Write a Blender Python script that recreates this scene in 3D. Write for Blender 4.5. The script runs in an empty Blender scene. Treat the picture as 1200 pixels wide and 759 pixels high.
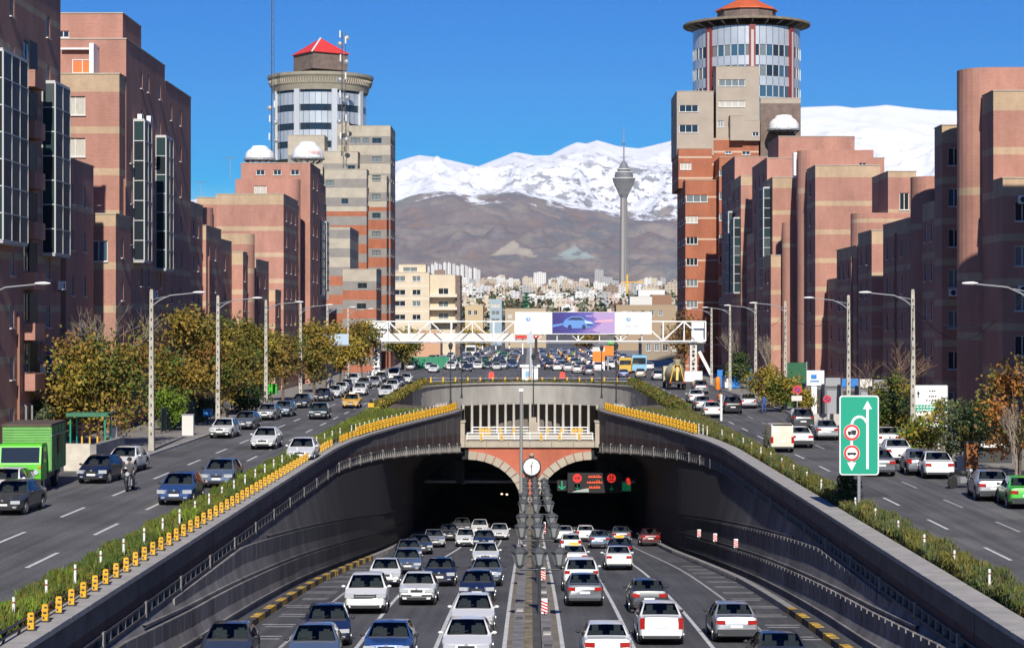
import bpy, bmesh, math, random
import numpy as np
from mathutils import Vector, Matrix, noise, Euler

random.seed(7); rng = np.random.default_rng(7)
SC = bpy.context.scene
COL = SC.collection
R = math.radians

# ------------------------------------------------------------------ camera, light, exposure
CAMH, FOC, VX, VY = 8.4, 2400.0, 621.0, 380.0
cam_data = bpy.data.cameras.new('camera'); cam = bpy.data.objects.new('camera', cam_data); COL.objects.link(cam)
cam_data.sensor_width = 36; cam_data.lens = 72; cam_data.clip_start = 0.5; cam_data.clip_end = 60000
cam.location = (0, 0, CAMH); cam.rotation_euler = (R(90), 0, math.atan(21 / 2400))
SC.camera = cam
SUN_EL, SUN_AZ = R(33), R(2)                 # sun behind the camera, a little to the right
sun_data = bpy.data.lights.new('sun', 'SUN'); sun = bpy.data.objects.new('sun', sun_data); COL.objects.link(sun)
sun_data.energy = 5.0; sun_data.angle = R(0.5); sun_data.color = (1.0, 0.95, 0.86)
sd = Vector((math.sin(SUN_AZ) * math.cos(SUN_EL), -math.cos(SUN_AZ) * math.cos(SUN_EL), math.sin(SUN_EL)))
sun.rotation_euler = sd.to_track_quat('Z', 'Y').to_euler()
world = bpy.data.worlds.new('World'); SC.world = world; world.use_nodes = True
wn, wl = world.node_tree.nodes, world.node_tree.links
bg = wn['Background']
sky = wn.new('ShaderNodeTexSky'); sky.sky_type = 'NISHITA'; sky.sun_disc = False
sky.sun_elevation = SUN_EL; sky.sun_rotation = R(180) - SUN_AZ
sky.altitude = 1200; sky.air_density = 1.0; sky.dust_density = 0.0; sky.ozone_density = 4.0
hs = wn.new('ShaderNodeHueSaturation'); hs.inputs['Saturation'].default_value = 2.25; hs.inputs['Hue'].default_value = 0.521; hs.inputs['Value'].default_value = 1.12
gm = wn.new('ShaderNodeGamma'); gm.inputs['Gamma'].default_value = 1.0
wl.new(sky.outputs[0], hs.inputs['Color']); wl.new(hs.outputs[0], gm.inputs['Color']); wl.new(gm.outputs[0], bg.inputs['Color'])
bg.inputs['Strength'].default_value = 0.078
SC.view_settings.view_transform = 'Standard'; SC.view_settings.look = 'None'
SC.view_settings.exposure = 0.15; SC.view_settings.gamma = 1.0
SC.cycles.max_bounces = 6; SC.cycles.diffuse_bounces = 3; SC.cycles.glossy_bounces = 3

# ------------------------------------------------------------------ pixel -> place helpers (photo pixels, 1200 wide)
def wx(px, Y): return (px - VX) * Y / FOC
def wz(py, Y): return CAMH - (py - VY) * Y / FOC
def gy(py): return CAMH * FOC / (py - VY)          # depth of a point on the street

# ------------------------------------------------------------------ materials
MATS = {}
def mat(name, col, rough=0.75, var=0.0, scale=1.0, metal=0.0, spec=0.5, coat=0.0, emit=None, estr=0.0, bump=0.0, stretch=None, col2=None, detail=5):
    if name in MATS: return MATS[name]
    m = bpy.data.materials.new(name); m.use_nodes = True
    n, l = m.node_tree.nodes, m.node_tree.links
    b = n['Principled BSDF']
    b.inputs['Roughness'].default_value = rough; b.inputs['Metallic'].default_value = metal
    b.inputs['Specular IOR Level'].default_value = spec
    if coat: b.inputs['Coat Weight'].default_value = coat; b.inputs['Coat Roughness'].default_value = 0.06
    if emit: b.inputs['Emission Color'].default_value = (*emit, 1); b.inputs['Emission Strength'].default_value = estr
    b.inputs['Base Color'].default_value = (*col, 1)
    if var or col2:
        g = n.new('ShaderNodeNewGeometry'); mp = n.new('ShaderNodeMapping'); t = n.new('ShaderNodeTexNoise'); r = n.new('ShaderNodeValToRGB')
        if stretch: mp.inputs['Scale'].default_value = stretch
        t.inputs['Scale'].default_value = scale; t.inputs['Detail'].default_value = detail; t.inputs['Roughness'].default_value = 0.65
        c2 = col2 or tuple(min(1, c * (1 + var)) for c in col)
        c1 = tuple(c * (1 - var) for c in col)
        r.color_ramp.elements[0].position = 0.3; r.color_ramp.elements[1].position = 0.7
        r.color_ramp.elements[0].color = (*c1, 1); r.color_ramp.elements[1].color = (*c2, 1)
        l.new(g.outputs['Position'], mp.inputs['Vector']); l.new(mp.outputs[0], t.inputs['Vector'])
        l.new(t.outputs['Fac'], r.inputs['Fac']); l.new(r.outputs[0], b.inputs['Base Color'])
        if bump:
            bp = n.new('ShaderNodeBump'); bp.inputs['Strength'].default_value = bump; bp.inputs['Distance'].default_value = 0.03
            l.new(t.outputs['Fac'], bp.inputs['Height']); l.new(bp.outputs[0], b.inputs['Normal'])
    MATS[name] = m
    return m

def brick_mat(name, c1, c2, mortar):
    """brickwork in world space: real courses 8 cm high, broken by soft weather stains"""
    m = bpy.data.materials.new(name); m.use_nodes = True; MATS[name] = m
    n, l = m.node_tree.nodes, m.node_tree.links; b = n['Principled BSDF']; b.inputs['Roughness'].default_value = 0.9
    g = n.new('ShaderNodeNewGeometry'); sx = n.new('ShaderNodeSeparateXYZ'); add = n.new('ShaderNodeMath'); cx = n.new('ShaderNodeCombineXYZ')
    l.new(g.outputs['Position'], sx.inputs[0]); l.new(sx.outputs[0], add.inputs[0]); l.new(sx.outputs[1], add.inputs[1])
    l.new(add.outputs[0], cx.inputs[0]); l.new(sx.outputs[2], cx.inputs[1])
    bt = n.new('ShaderNodeTexBrick'); bt.inputs['Scale'].default_value = 1.0; bt.inputs['Brick Width'].default_value = 0.36
    bt.inputs['Row Height'].default_value = 0.11; bt.inputs['Mortar Size'].default_value = 0.012
    bt.inputs['Color1'].default_value = (*c1, 1); bt.inputs['Color2'].default_value = (*c2, 1); bt.inputs['Mortar'].default_value = (*mortar, 1)
    l.new(cx.outputs[0], bt.inputs['Vector'])
    t = n.new('ShaderNodeTexNoise'); t.inputs['Scale'].default_value = 0.35; t.inputs['Detail'].default_value = 6; t.inputs['Roughness'].default_value = 0.7
    mp = n.new('ShaderNodeMapping'); mp.inputs['Scale'].default_value = (1, 1, 0.35); l.new(g.outputs['Position'], mp.inputs[0]); l.new(mp.outputs[0], t.inputs['Vector'])
    r = n.new('ShaderNodeMapRange'); r.inputs['From Min'].default_value = 0.3; r.inputs['From Max'].default_value = 0.7; r.inputs['To Min'].default_value = 0.72; r.inputs['To Max'].default_value = 1.16
    l.new(t.outputs['Fac'], r.inputs['Value'])
    mx = n.new('ShaderNodeMix'); mx.data_type = 'RGBA'; mx.blend_type = 'MULTIPLY'; mx.inputs['Factor'].default_value = 1
    l.new(bt.outputs['Color'], mx.inputs['A']); l.new(r.outputs[0], mx.inputs['B']); l.new(mx.outputs['Result'], b.inputs['Base Color'])
    return m

def asphalt_mat(name, base, streak_axis_scale=(2.2, 0.03, 1)):
    m = bpy.data.materials.new(name); m.use_nodes = True; MATS[name] = m
    n, l = m.node_tree.nodes, m.node_tree.links; b = n['Principled BSDF']; b.inputs['Roughness'].default_value = 0.85
    g = n.new('ShaderNodeNewGeometry')
    def nz(scale, mapscale, detail=4):
        mp = n.new('ShaderNodeMapping'); mp.inputs['Scale'].default_value = mapscale; t = n.new('ShaderNodeTexNoise')
        t.inputs['Scale'].default_value = scale; t.inputs['Detail'].default_value = detail
        l.new(g.outputs['Position'], mp.inputs[0]); l.new(mp.outputs[0], t.inputs['Vector']); return t
    a = nz(1.0, streak_axis_scale); c = nz(0.35, (1, 0.5, 1), 7); d = nz(9.0, (1, 1, 1), 2)
    s1 = n.new('ShaderNodeMath'); s1.operation = 'ADD'; s2 = n.new('ShaderNodeMath'); s2.operation = 'ADD'
    l.new(a.outputs['Fac'], s1.inputs[0]); l.new(c.outputs['Fac'], s1.inputs[1]); l.new(s1.outputs[0], s2.inputs[0]); l.new(d.outputs['Fac'], s2.inputs[1])
    r = n.new('ShaderNodeValToRGB'); r.color_ramp.elements[0].position = 0.41; r.color_ramp.elements[1].position = 0.59
    r.color_ramp.elements[0].color = (*[x * 0.66 for x in base], 1); r.color_ramp.elements[1].color = (*[x * 1.4 for x in base], 1)
    dv = n.new('ShaderNodeMath'); dv.operation = 'DIVIDE'; dv.inputs[1].default_value = 3.0
    l.new(s2.outputs[0], dv.inputs[0]); l.new(dv.outputs[0], r.inputs['Fac']); l.new(r.outputs[0], b.inputs['Base Color'])
    return m

brick = brick_mat('pink_brick', (0.43, 0.205, 0.152), (0.39, 0.18, 0.133), (0.43, 0.25, 0.19))
band = brick_mat('beige_brick', (0.50, 0.355, 0.225), (0.45, 0.32, 0.20), (0.50, 0.37, 0.25))
obrick = brick_mat('orange_brick', (0.40, 0.115, 0.05), (0.34, 0.095, 0.045), (0.38, 0.20, 0.13))
stone = mat('pale_stone', (0.41, 0.36, 0.285), 0.85, 0.14, 0.6)
greyband = mat('grey_stone_band', (0.24, 0.22, 0.20), 0.85, 0.12, 0.6)
taupe = mat('taupe_render', (0.37, 0.31, 0.25), 0.85, 0.10, 0.4)
asphalt = asphalt_mat('asphalt', (0.105, 0.102, 0.104))
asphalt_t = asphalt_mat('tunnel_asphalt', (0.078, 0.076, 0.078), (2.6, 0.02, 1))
conc = mat('concrete', (0.30, 0.28, 0.26), 0.9, 0.22, 0.9, bump=0.2)
conc_wall = mat('stained_wall_concrete', (0.13, 0.118, 0.112), 0.85, 0.35, 0.5, stretch=(1, 1, 0.3))
def shade_wall():  # deepening shade painted into the concrete: colour falls to near black towards the portal
    m = mat('shade_graded_wall_concrete', (0.21, 0.195, 0.188), 0.85, 0.5, 0.55, stretch=(1, 1, 0.22)); n, l = m.node_tree.nodes, m.node_tree.links; b = n['Principled BSDF']
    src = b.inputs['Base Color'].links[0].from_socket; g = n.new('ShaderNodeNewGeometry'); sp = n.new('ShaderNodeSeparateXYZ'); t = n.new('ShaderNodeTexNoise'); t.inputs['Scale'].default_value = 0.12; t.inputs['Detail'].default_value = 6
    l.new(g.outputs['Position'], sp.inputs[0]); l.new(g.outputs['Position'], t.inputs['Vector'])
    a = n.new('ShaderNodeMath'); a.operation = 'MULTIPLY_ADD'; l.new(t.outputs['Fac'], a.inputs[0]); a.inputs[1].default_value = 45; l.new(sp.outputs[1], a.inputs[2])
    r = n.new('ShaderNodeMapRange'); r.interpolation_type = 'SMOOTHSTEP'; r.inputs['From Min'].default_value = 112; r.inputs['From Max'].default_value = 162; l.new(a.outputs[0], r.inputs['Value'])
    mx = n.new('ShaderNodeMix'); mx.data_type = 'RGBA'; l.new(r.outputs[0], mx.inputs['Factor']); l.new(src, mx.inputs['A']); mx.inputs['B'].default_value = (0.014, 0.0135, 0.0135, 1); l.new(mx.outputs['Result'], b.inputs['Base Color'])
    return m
conc_shade = shade_wall()
conc_dark = mat('dark_panel_concrete', (0.09, 0.082, 0.08), 0.8, 0.3, 0.6)
fascia_m = mat('fascia_concrete', (0.13, 0.115, 0.108), 0.85, 0.3, 0.5)
conc_pale = mat('pale_concrete', (0.45, 0.42, 0.38), 0.85, 0.15, 0.8)
pave = mat('paving', (0.26, 0.24, 0.22), 0.9, 0.2, 1.2)
soil = mat('soil', (0.12, 0.09, 0.06), 1, 0.3, 2.0)
paint_w = mat('road_paint', (0.62, 0.62, 0.60), 0.7, 0.25, 3.0)
paint_worn = mat('worn_road_paint', (0.40, 0.39, 0.37), 0.8, 0.3, 3.0)
white = mat('white_paint', (0.78, 0.78, 0.76), 0.5)
offwhite = mat('offwhite_frame', (0.62, 0.60, 0.56), 0.6)
steel = mat('grey_steel', (0.33, 0.34, 0.36), 0.45, metal=0.3)
dsteel = mat('dark_steel', (0.045, 0.05, 0.055), 0.5, metal=0.2)
black = mat('black_paint', (0.015, 0.015, 0.017), 0.5)
rubber = mat('tyre_rubber', (0.02, 0.02, 0.02), 0.85)
yellow = mat('yellow_paint', (0.70, 0.38, 0.02), 0.5, 0.12, 2.0)
red = mat('red_paint', (0.62, 0.03, 0.025), 0.5)
redroof = mat('red_roof', (0.66, 0.05, 0.045), 0.55, 0.1, 1.0)
orroof = mat('orange_roof', (0.55, 0.11, 0.035), 0.7, 0.15, 1.0)
orange = mat('orange_plastic', (0.75, 0.22, 0.02), 0.5)
signgreen = mat('sign_green', (0.01, 0.33, 0.20), 0.4)
blue = mat('blue_sheet', (0.02, 0.20, 0.58), 0.5)
ltblue = mat('light_blue', (0.22, 0.45, 0.62), 0.5)
glass = mat('dark_glass', (0.022, 0.028, 0.033), 0.06, spec=0.8)
cglass = bpy.data.materials.new('car_glass'); cglass.use_nodes = True; MATS['car_glass'] = cglass
_n, _l = cglass.node_tree.nodes, cglass.node_tree.links; _n.remove(_n['Principled BSDF'])
_t = _n.new('ShaderNodeBsdfTransparent'); _t.inputs[0].default_value = (0.62, 0.70, 0.69, 1); _g = _n.new('ShaderNodeBsdfGlossy'); _g.inputs['Roughness'].default_value = 0.03; _f = _n.new('ShaderNodeFresnel'); _f.inputs[0].default_value = 1.6; _m = _n.new('ShaderNodeMixShader')
_l.new(_f.outputs[0], _m.inputs[0]); _l.new(_t.outputs[0], _m.inputs[1]); _l.new(_g.outputs[0], _m.inputs[2]); _l.new(_m.outputs[0], _n['Material Output'].inputs[0])
glassb = mat('blue_glass', (0.05, 0.10, 0.15), 0.05, spec=0.9)
curtain = mat('window_with_pale_curtain', (0.50, 0.47, 0.40), 0.15, spec=0.6, var=0.2, scale=3.0, stretch=(6, 6, 0.5))
curtaing = mat('window_with_grey_curtain', (0.17, 0.19, 0.19), 0.1, spec=0.7, var=0.3, scale=3.0, stretch=(6, 6, 0.5))
ocurtain = mat('orange_curtain', (0.70, 0.16, 0.03), 0.5, 0.3, 4.0, stretch=(6, 6, 0.4))
alu = mat('aluminium_panel', (0.50, 0.53, 0.57), 0.32, metal=0.35, var=0.08, scale=0.6)
maroon = mat('maroon_column', (0.20, 0.035, 0.035), 0.6)
terracotta = brick_mat('portal_brick', (0.50, 0.135, 0.075), (0.46, 0.115, 0.065), (0.48, 0.17, 0.11))
wood = mat('bark', (0.13, 0.10, 0.075), 0.95, 0.35, 4.0)
palebark = mat('pale_bark', (0.30, 0.25, 0.19), 0.95, 0.4, 3.0)
chrome = mat('rim_metal', (0.45, 0.46, 0.47), 0.35, metal=0.7)
lens_w = mat('headlight_lens', (0.46, 0.48, 0.50), 0.08, spec=0.9)
lens_r = mat('tail_lens', (0.38, 0.016, 0.012), 0.12, spec=0.7)
lens_o = mat('indicator_lens', (0.75, 0.25, 0.03), 0.2)
trim = mat('black_trim', (0.03, 0.03, 0.032), 0.55)
plate_m = mat('plate_white', (0.72, 0.72, 0.70), 0.5)
skin_m = mat('skin', (0.42, 0.24, 0.16), 0.6)
hair_m = mat('dark_hair', (0.02, 0.015, 0.012), 0.7)

# ------------------------------------------------------------------ mesh builder
class MB:
    def __init__(s): s.v = []; s.f = []; s.m = []
    def quad(s, a, b, c, d, mi=0):
        n = len(s.v); s.v += [a, b, c, d]; s.f.append((n, n + 1, n + 2, n + 3)); s.m.append(mi)
    def poly(s, pts, mi=0):
        n = len(s.v); s.v += list(pts); s.f.append(tuple(range(n, n + len(pts)))); s.m.append(mi)
    def box(s, x0, x1, y0, y1, z0, z1, mi=0):
        n = len(s.v)
        s.v += [(x0, y0, z0), (x1, y0, z0), (x1, y1, z0), (x0, y1, z0), (x0, y0, z1), (x1, y0, z1), (x1, y1, z1), (x0, y1, z1)]
        for q in ((0, 3, 2, 1), (4, 5, 6, 7), (0, 1, 5, 4), (1, 2, 6, 5), (2, 3, 7, 6), (3, 0, 4, 7)):
            s.f.append(tuple(n + k for k in q)); s.m.append(mi)
        return s
    def cbox(s, cx, cy, cz, sx, sy, sz, mi=0): return s.box(cx - sx / 2, cx + sx / 2, cy - sy / 2, cy + sy / 2, cz - sz / 2, cz + sz / 2, mi)
    def obox(s, c, ux, uy, uz, mi=0):
        c = Vector(c); ux, uy, uz = Vector(ux), Vector(uy), Vector(uz); n = len(s.v)
        for k in (-1, 1):
            for (i, j) in ((-1, -1), (1, -1), (1, 1), (-1, 1)): s.v.append(tuple(c + ux * i + uy * j + uz * k))
        for q in ((0, 3, 2, 1), (4, 5, 6, 7), (0, 1, 5, 4), (1, 2, 6, 5), (2, 3, 7, 6), (3, 0, 4, 7)):
            s.f.append(tuple(n + k for k in q)); s.m.append(mi)
        return s
    def bar(s, a, b, w, mi=0):
        a, b = Vector(a), Vector(b); d = b - a
        if d.length < 1e-6: return s
        u = d.normalized(); t = Vector((0, 0, 1)) if abs(u.z) < 0.9 else Vector((1, 0, 0))
        p = u.cross(t).normalized(); q = u.cross(p)
        return s.obox((a + b) / 2, p * w / 2, q * w / 2, d / 2, mi)
    def tube(s, path, rad, n=8, mi=0, cap=True):
        path = [Vector(p) for p in path]
        if not hasattr(rad, '__len__'): rad = [rad] * len(path)
        base = len(s.v); prev = None
        for i, p in enumerate(path):
            d = (path[min(i + 1, len(path) - 1)] - path[max(i - 1, 0)]).normalized()
            if prev is None:
                t = Vector((0, 0, 1)) if abs(d.z) < 0.9 else Vector((1, 0, 0)); a = d.cross(t).normalized()
            else: a = (prev - d * prev.dot(d)).normalized()
            prev = a; b = d.cross(a)
            for k in range(n):
                t = 2 * math.pi * k / n; s.v.append(tuple(p + (a * math.cos(t) + b * math.sin(t)) * rad[i]))
        for i in range(len(path) - 1):
            for k in range(n):
                s.f.append((base + i * n + k, base + i * n + (k + 1) % n, base + (i + 1) * n + (k + 1) % n, base + (i + 1) * n + k)); s.m.append(mi)
        if cap:
            s.f.append(tuple(base + k for k in reversed(range(n)))); s.m.append(mi)
            e = base + (len(path) - 1) * n; s.f.append(tuple(e + k for k in range(n))); s.m.append(mi)
        return s
    def lathe(s, prof, n=16, c=(0, 0, 0), mi=0, axis='z', a0=0.0, a1=2 * math.pi):
        base = len(s.v); full = abs(a1 - a0 - 2 * math.pi) < 1e-6; cols = n if full else n + 1
        for (r, z) in prof:
            for k in range(cols):
                t = a0 + (a1 - a0) * k / n; p = (r * math.cos(t), r * math.sin(t), z)
                if axis == 'y': p = (p[0], p[2], p[1])
                if axis == 'x': p = (p[2], p[0], p[1])
                s.v.append((p[0] + c[0], p[1] + c[1], p[2] + c[2]))
        for i in range(len(prof) - 1):
            for k in range(n):
                k2 = (k + 1) % cols
                s.f.append((base + i * cols + k, base + i * cols + k2, base + (i + 1) * cols + k2, base + (i + 1) * cols + k)); s.m.append(mi)
        if full:
            flat0 = prof[1][0] < prof[0][0] and abs(prof[1][1] - prof[0][1]) < 1e-6; flat1 = prof[-2][0] < prof[-1][0] and abs(prof[-2][1] - prof[-1][1]) < 1e-6
            if prof[0][0] > 1e-4 and not flat0: s.f.append(tuple(base + k for k in reversed(range(cols)))); s.m.append(mi)
            e = base + (len(prof) - 1) * cols
            if prof[-1][0] > 1e-4 and not flat1 and prof[-1] != prof[0]: s.f.append(tuple(e + k for k in range(cols))); s.m.append(mi)
        return s
    def poly_disc(s, r, y, n, mi=0): return s.poly([(r * math.cos(2 * math.pi * k / n), y, r * math.sin(2 * math.pi * k / n)) for k in range(n)], mi) or s
    def prism(s, pts, z0, z1, mi=0):
        n = len(pts); base = len(s.v)
        s.v += [(x, y, z0) for x, y in pts] + [(x, y, z1) for x, y in pts]
        for k in range(n): s.f.append((base + k, base + (k + 1) % n, base + n + (k + 1) % n, base + n + k)); s.m.append(mi)
        s.f.append(tuple(base + n + k for k in range(n))); s.m.append(mi); s.f.append(tuple(base + k for k in reversed(range(n)))); s.m.append(mi)
        return s
    def mesh(s, name, mats, smooth=None):
        me = bpy.data.meshes.new(name); me.from_pydata(s.v, [], s.f)
        for m in (mats if isinstance(mats, (list, tuple)) else [mats]): me.materials.append(m)
        me.polygons.foreach_set('material_index', s.m)
        if smooth is not None:
            me.polygons.foreach_set('use_smooth', [True] * len(s.f)); me.update()
            me.set_sharp_from_angle(angle=R(smooth))
        me.update(); return me
    def build(s, name, mats, parent=None, loc=(0, 0, 0), world=False, smooth=None, kind=None):
        """world=True: coordinates are given in world space and moved into the parent's frame"""
        if world and parent is not None:
            o = parent.location; s.v = [(x - o[0], y - o[1], z - o[2]) for x, y, z in s.v]
        return place(name, s.mesh(name, mats, smooth), parent, loc, kind=kind)

def place(name, me, parent=None, loc=(0, 0, 0), rot=None, scale=None, kind=None):
    o = bpy.data.objects.new(name, me); COL.objects.link(o); o.location = loc
    if rot: o.rotation_euler = rot
    if scale: o.scale = scale
    if parent is not None: o.parent = parent
    if kind: o['kind'] = kind
    return o
def tag(o, label, cat, group=None):
    o['label'] = label; o['category'] = cat
    if group: o['group'] = group
    return o
def thing(name, label, cat, loc=(0, 0, 0), rz=0, group=None):
    o = bpy.data.objects.new(name, None); COL.objects.link(o); o.location = loc; o.rotation_euler = (0, 0, rz); o.empty_display_size = 0.3
    return tag(o, label, cat, group)
KIDS = {}
def copy_tree(o, parent=None):
    c = o.copy(); COL.objects.link(c); c.parent = parent
    for ch in o.children: copy_tree(ch, c)
    return c
def struct(o): o['kind'] = 'structure'; return o

def card_mesh(name, centers, sizes, mats, midx, flat=0.0, blade=False):
    """many small leaf faces: one quad per centre, random facing"""
    n = len(centers); nr = rng.normal(size=(n, 3)); nr[:, 2] = np.abs(nr[:, 2]) + flat; nr /= np.linalg.norm(nr, axis=1)[:, None]
    if blade: nr[:, 2] *= 0.25; nr /= np.linalg.norm(nr, axis=1)[:, None]
    t = rng.normal(size=(n, 3))
    if blade: t = t * 0.35 + np.array([0, 0, 1.0])
    t -= nr * np.sum(t * nr, axis=1)[:, None]; t /= np.linalg.norm(t, axis=1)[:, None]; b = np.cross(nr, t)
    s = np.asarray(sizes)[:, None]; c = np.asarray(centers)
    k6 = 0.16 if blade else 0.6
    v = np.stack([c - t * s, c - b * s * k6, c + t * s, c + b * s * k6], axis=1).reshape(-1, 3)
    me = bpy.data.meshes.new(name); me.vertices.add(4 * n); me.vertices.foreach_set('co', v.ravel())
    me.loops.add(4 * n); me.loops.foreach_set('vertex_index', np.arange(4 * n, dtype=np.int32))
    me.polygons.add(n); me.polygons.foreach_set('loop_start', np.arange(0, 4 * n, 4, dtype=np.int32)); me.polygons.foreach_set('loop_total', np.full(n, 4, dtype=np.int32))
    for m in mats: me.materials.append(m)
    me.polygons.foreach_set('material_index', np.asarray(midx, dtype=np.int32)); me.update(calc_edges=True); me.validate()
    return me
# ------------------------------------------------------------------ the setting
def smooth01(t): t = max(0.0, min(1.0, t)); return t * t * (3 - 2 * t)
_ry = np.array([76, 94, 124, 165, 199, 225, 260, 345.0]); _rz = 8.4 - np.array([11.9, 12.9, 14.85, 17.9, 20.2, 21.6, 22.6, 23.0])
_cf = np.polyfit(_ry, _rz, 4); _RY = np.arange(76, 346, 3.0); _RZ = np.polyval(_cf, _RY); _RZ += (-3.5 - _RZ[0]) * np.clip(1 - (_RY - 76) / 30, 0, 1)
def zroad(Y):
    if Y < 10: return 0.0
    if Y < 76: return -3.5 + (76 - Y) * 0.053
    return float(np.interp(Y, _RY, _RZ))
_XEY = [-60, 100, 136, 146, 155, 165, 175, 184, 192, 200]
_XEX = [13.0, 13.0, 13.0, 12.6, 11.9, 10.8, 9.5, 8.25, 7.2, 6.5]
def XE(Y): return float(np.interp(Y, _XEY, _XEX))                       # inner edge of the parapet ledge
def XF(Y): return float(np.interp(Y, [-60, 110, 150, 200, 400], [12.25, 12.2, 11.5, 11.2, 11.2]))   # foot of the wall
def DF(Y): return float(np.interp(Y, [-60, 140, 158, 175, 190, 200], [0.95, 1.0, 1.4, 2.05, 2.75, 3.3]))  # fascia depth
def HFZ(Y): return float(np.interp(Y, [-60, 110, 150, 200], [0.42, 0.45, 0.6, 0.85]))   # height of the openwork frieze
PORT = 199.0
STREET_R, KERB_L = 24.4, -24.2
def terr(Y): return 0.0 if Y < 900 else (Y - 900) * 0.0242

# ground: one sheet with the slot of the underpass and the light well left open, rising to the foot of the mountains
g = MB()
ys = [-200, 0, 60, 135, 146, 155, 165, 175, 184, 192, 200, 216, 262, 290]
for sgn in (-1, 1):
    for a, b in zip(ys[:-1], ys[1:]):
        q = [(sgn * 15.0, a, -0.02), (sgn * 6000, a, -0.02), (sgn * 6000, b, -0.02), (sgn * 15.0, b, -0.02)]
        g.quad(*(q if sgn > 0 else q[::-1]))
# between the well's bowed back wall and the plaza
bow = [(15 * math.sin(t), 262 + 26 * math.cos(t)) for t in np.linspace(-math.pi / 2, math.pi / 2, 25)]
for (xa, ya), (xb, yb) in zip(bow[:-1], bow[1:]): g.quad((xa, ya, -0.02), (xb, yb, -0.02), (xb, 290, -0.02), (xa, 290, -0.02))
yy = [290, 900, 1500, 2500, 4000, 6000, 7200]
for a, b in zip(yy[:-1], yy[1:]): g.quad((-6000, a, terr(a) - 0.02), (6000, a, terr(a) - 0.02), (6000, b, terr(b) - 0.02), (-6000, b, terr(b) - 0.02))
struct(g.build('ground', mat('dusty_ground', (0.20, 0.17, 0.13), 1, 0.3, 0.02)))

# verge and canopy roof between the parapet ledge and the street
for sgn in (-1, 1):
    v = MB(); yv = list(np.linspace(-60, 140, 6)) + list(np.linspace(144, 200, 15))
    for a, b in zip(yv[:-1], yv[1:]):
        q = [(sgn * XE(a), a, -0.012), (sgn * 15.0, a, -0.012), (sgn * 15.0, b, -0.012), (sgn * XE(b), b, -0.012)]
        v.quad(*(q if sgn > 0 else q[::-1]))
    q = [(sgn * 6.5, 200, -0.012), (sgn * 15.0, 200, -0.012), (sgn * 15.0, 216, -0.012), (sgn * 6.5, 203, -0.012)]
    v.quad(*(q if sgn > 0 else q[::-1]))
    struct(v.build('verge', soil))

# streets on both sides of the underpass, plaza and avenue beyond
def sheet(name, pts, m, z):
    b = MB(); b.poly([(x, y, z) for x, y in pts]); return struct(b.build(name, m))
sheet('street_road', [(-15.3, -80), (-15.3, 290), (-24.2, 290), (-24.2, 126), (-27.6, 121), (-27.6, -80)], asphalt, 0.004)
sheet('street_road', [(15.3, -80), (STREET_R, -80), (STREET_R, 290), (15.3, 290)], asphalt, 0.004)
b = MB(); b.poly([(-24.2, 290.0, 0.004), (24.4, 290.0, 0.004), (24.4, 900, 0.004), (-24.2, 900, 0.004)])
b.quad((-24.2, 900, 0.004), (24.4, 900, 0.004), (24.4, 1500, terr(1500) + 0.1), (-24.2, 1500, terr(1500) + 0.1))
struct(b.build('avenue_road', asphalt))
# pavements are real steps
for name, pts in (('pavement', [(-24.2, 126), (-24.2, 900), (-45, 900), (-45, -80), (-27.6, -80), (-27.6, 121)]),
                  ('pavement', [(24.4, -80), (45, -80), (45, 900), (24.4, 900)])):
    b = MB(); b.prism(pts, -0.01, 0.14); struct(b.build(name, pave))
# kerbstones along both pavements
ks = MB().box(0, 0.16, 0, 1.96, 0, 0.165).mesh('kerbstone', conc_pale)
kerb_l = thing('street_kerb', 'pale concrete kerb along the tree-lined street left of the underpass', 'kerb', (-24.2, 126, 0))
for i in range(80): place('kerbstone', ks, kerb_l, (-0.02, i * 2.0, 0))
kerb_r = thing('street_kerb', 'pale concrete kerb along the street right of the underpass', 'kerb', (24.24, 60, 0))
for i in range(112): place('kerbstone', ks, kerb_r, (0, i * 2.0, 0))

# painted dashes
dash = {}
def dashes(xs, y0, y1, step, ln, w, m, z):
    for x in xs:
        y = y0
        while y < y1:
            key = (ln, w, m.name)
            if key not in dash: dash[key] = MB().box(-w / 2, w / 2, 0, ln, 0, 0.004).mesh('lane_dash', m)
            struct(place('lane_dash', dash[key], None, (x, y, z))); y += step
dashes([-17.35], 59.5, 285, 11.0, 4.6, 0.16, paint_w, 0.006)
dashes([-20.4], 56.0, 285, 11.0, 4.6, 0.16, paint_w, 0.006)
dashes([17.1], 62.0, 285, 11.0, 4.2, 0.14, paint_w, 0.006)
dashes([19.8], 61.0, 285, 11.0, 4.2, 0.14, paint_worn, 0.006)
dashes([-15.0, -11, -7, 7, 11, 15.0], 296, 620, 12.0, 4.0, 0.16, paint_worn, 0.006)

# repair patches in the asphalt
patch_m = asphalt_mat('patched_asphalt', (0.074, 0.072, 0.073)); patch_l = asphalt_mat('worn_asphalt', (0.135, 0.130, 0.125))
pr_ = random.Random(21)
for k in range(26):
    sgn = -1 if k % 2 else 1; y = pr_.uniform(60, 230); x = sgn * pr_.uniform(16.2, 23.2); w, ln = pr_.uniform(.3, 1.0), pr_.uniform(1.5, 9)
    sheet('asphalt_patch', [(x - w, y), (x + w * pr_.uniform(.7, 1.2), y + pr_.uniform(-.4, .4)), (x + w, y + ln), (x - w * pr_.uniform(.7, 1.2), y + ln + pr_.uniform(-.4, .4))], patch_m if k % 3 else patch_l, 0.0055 + k * 0.00001)
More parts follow.
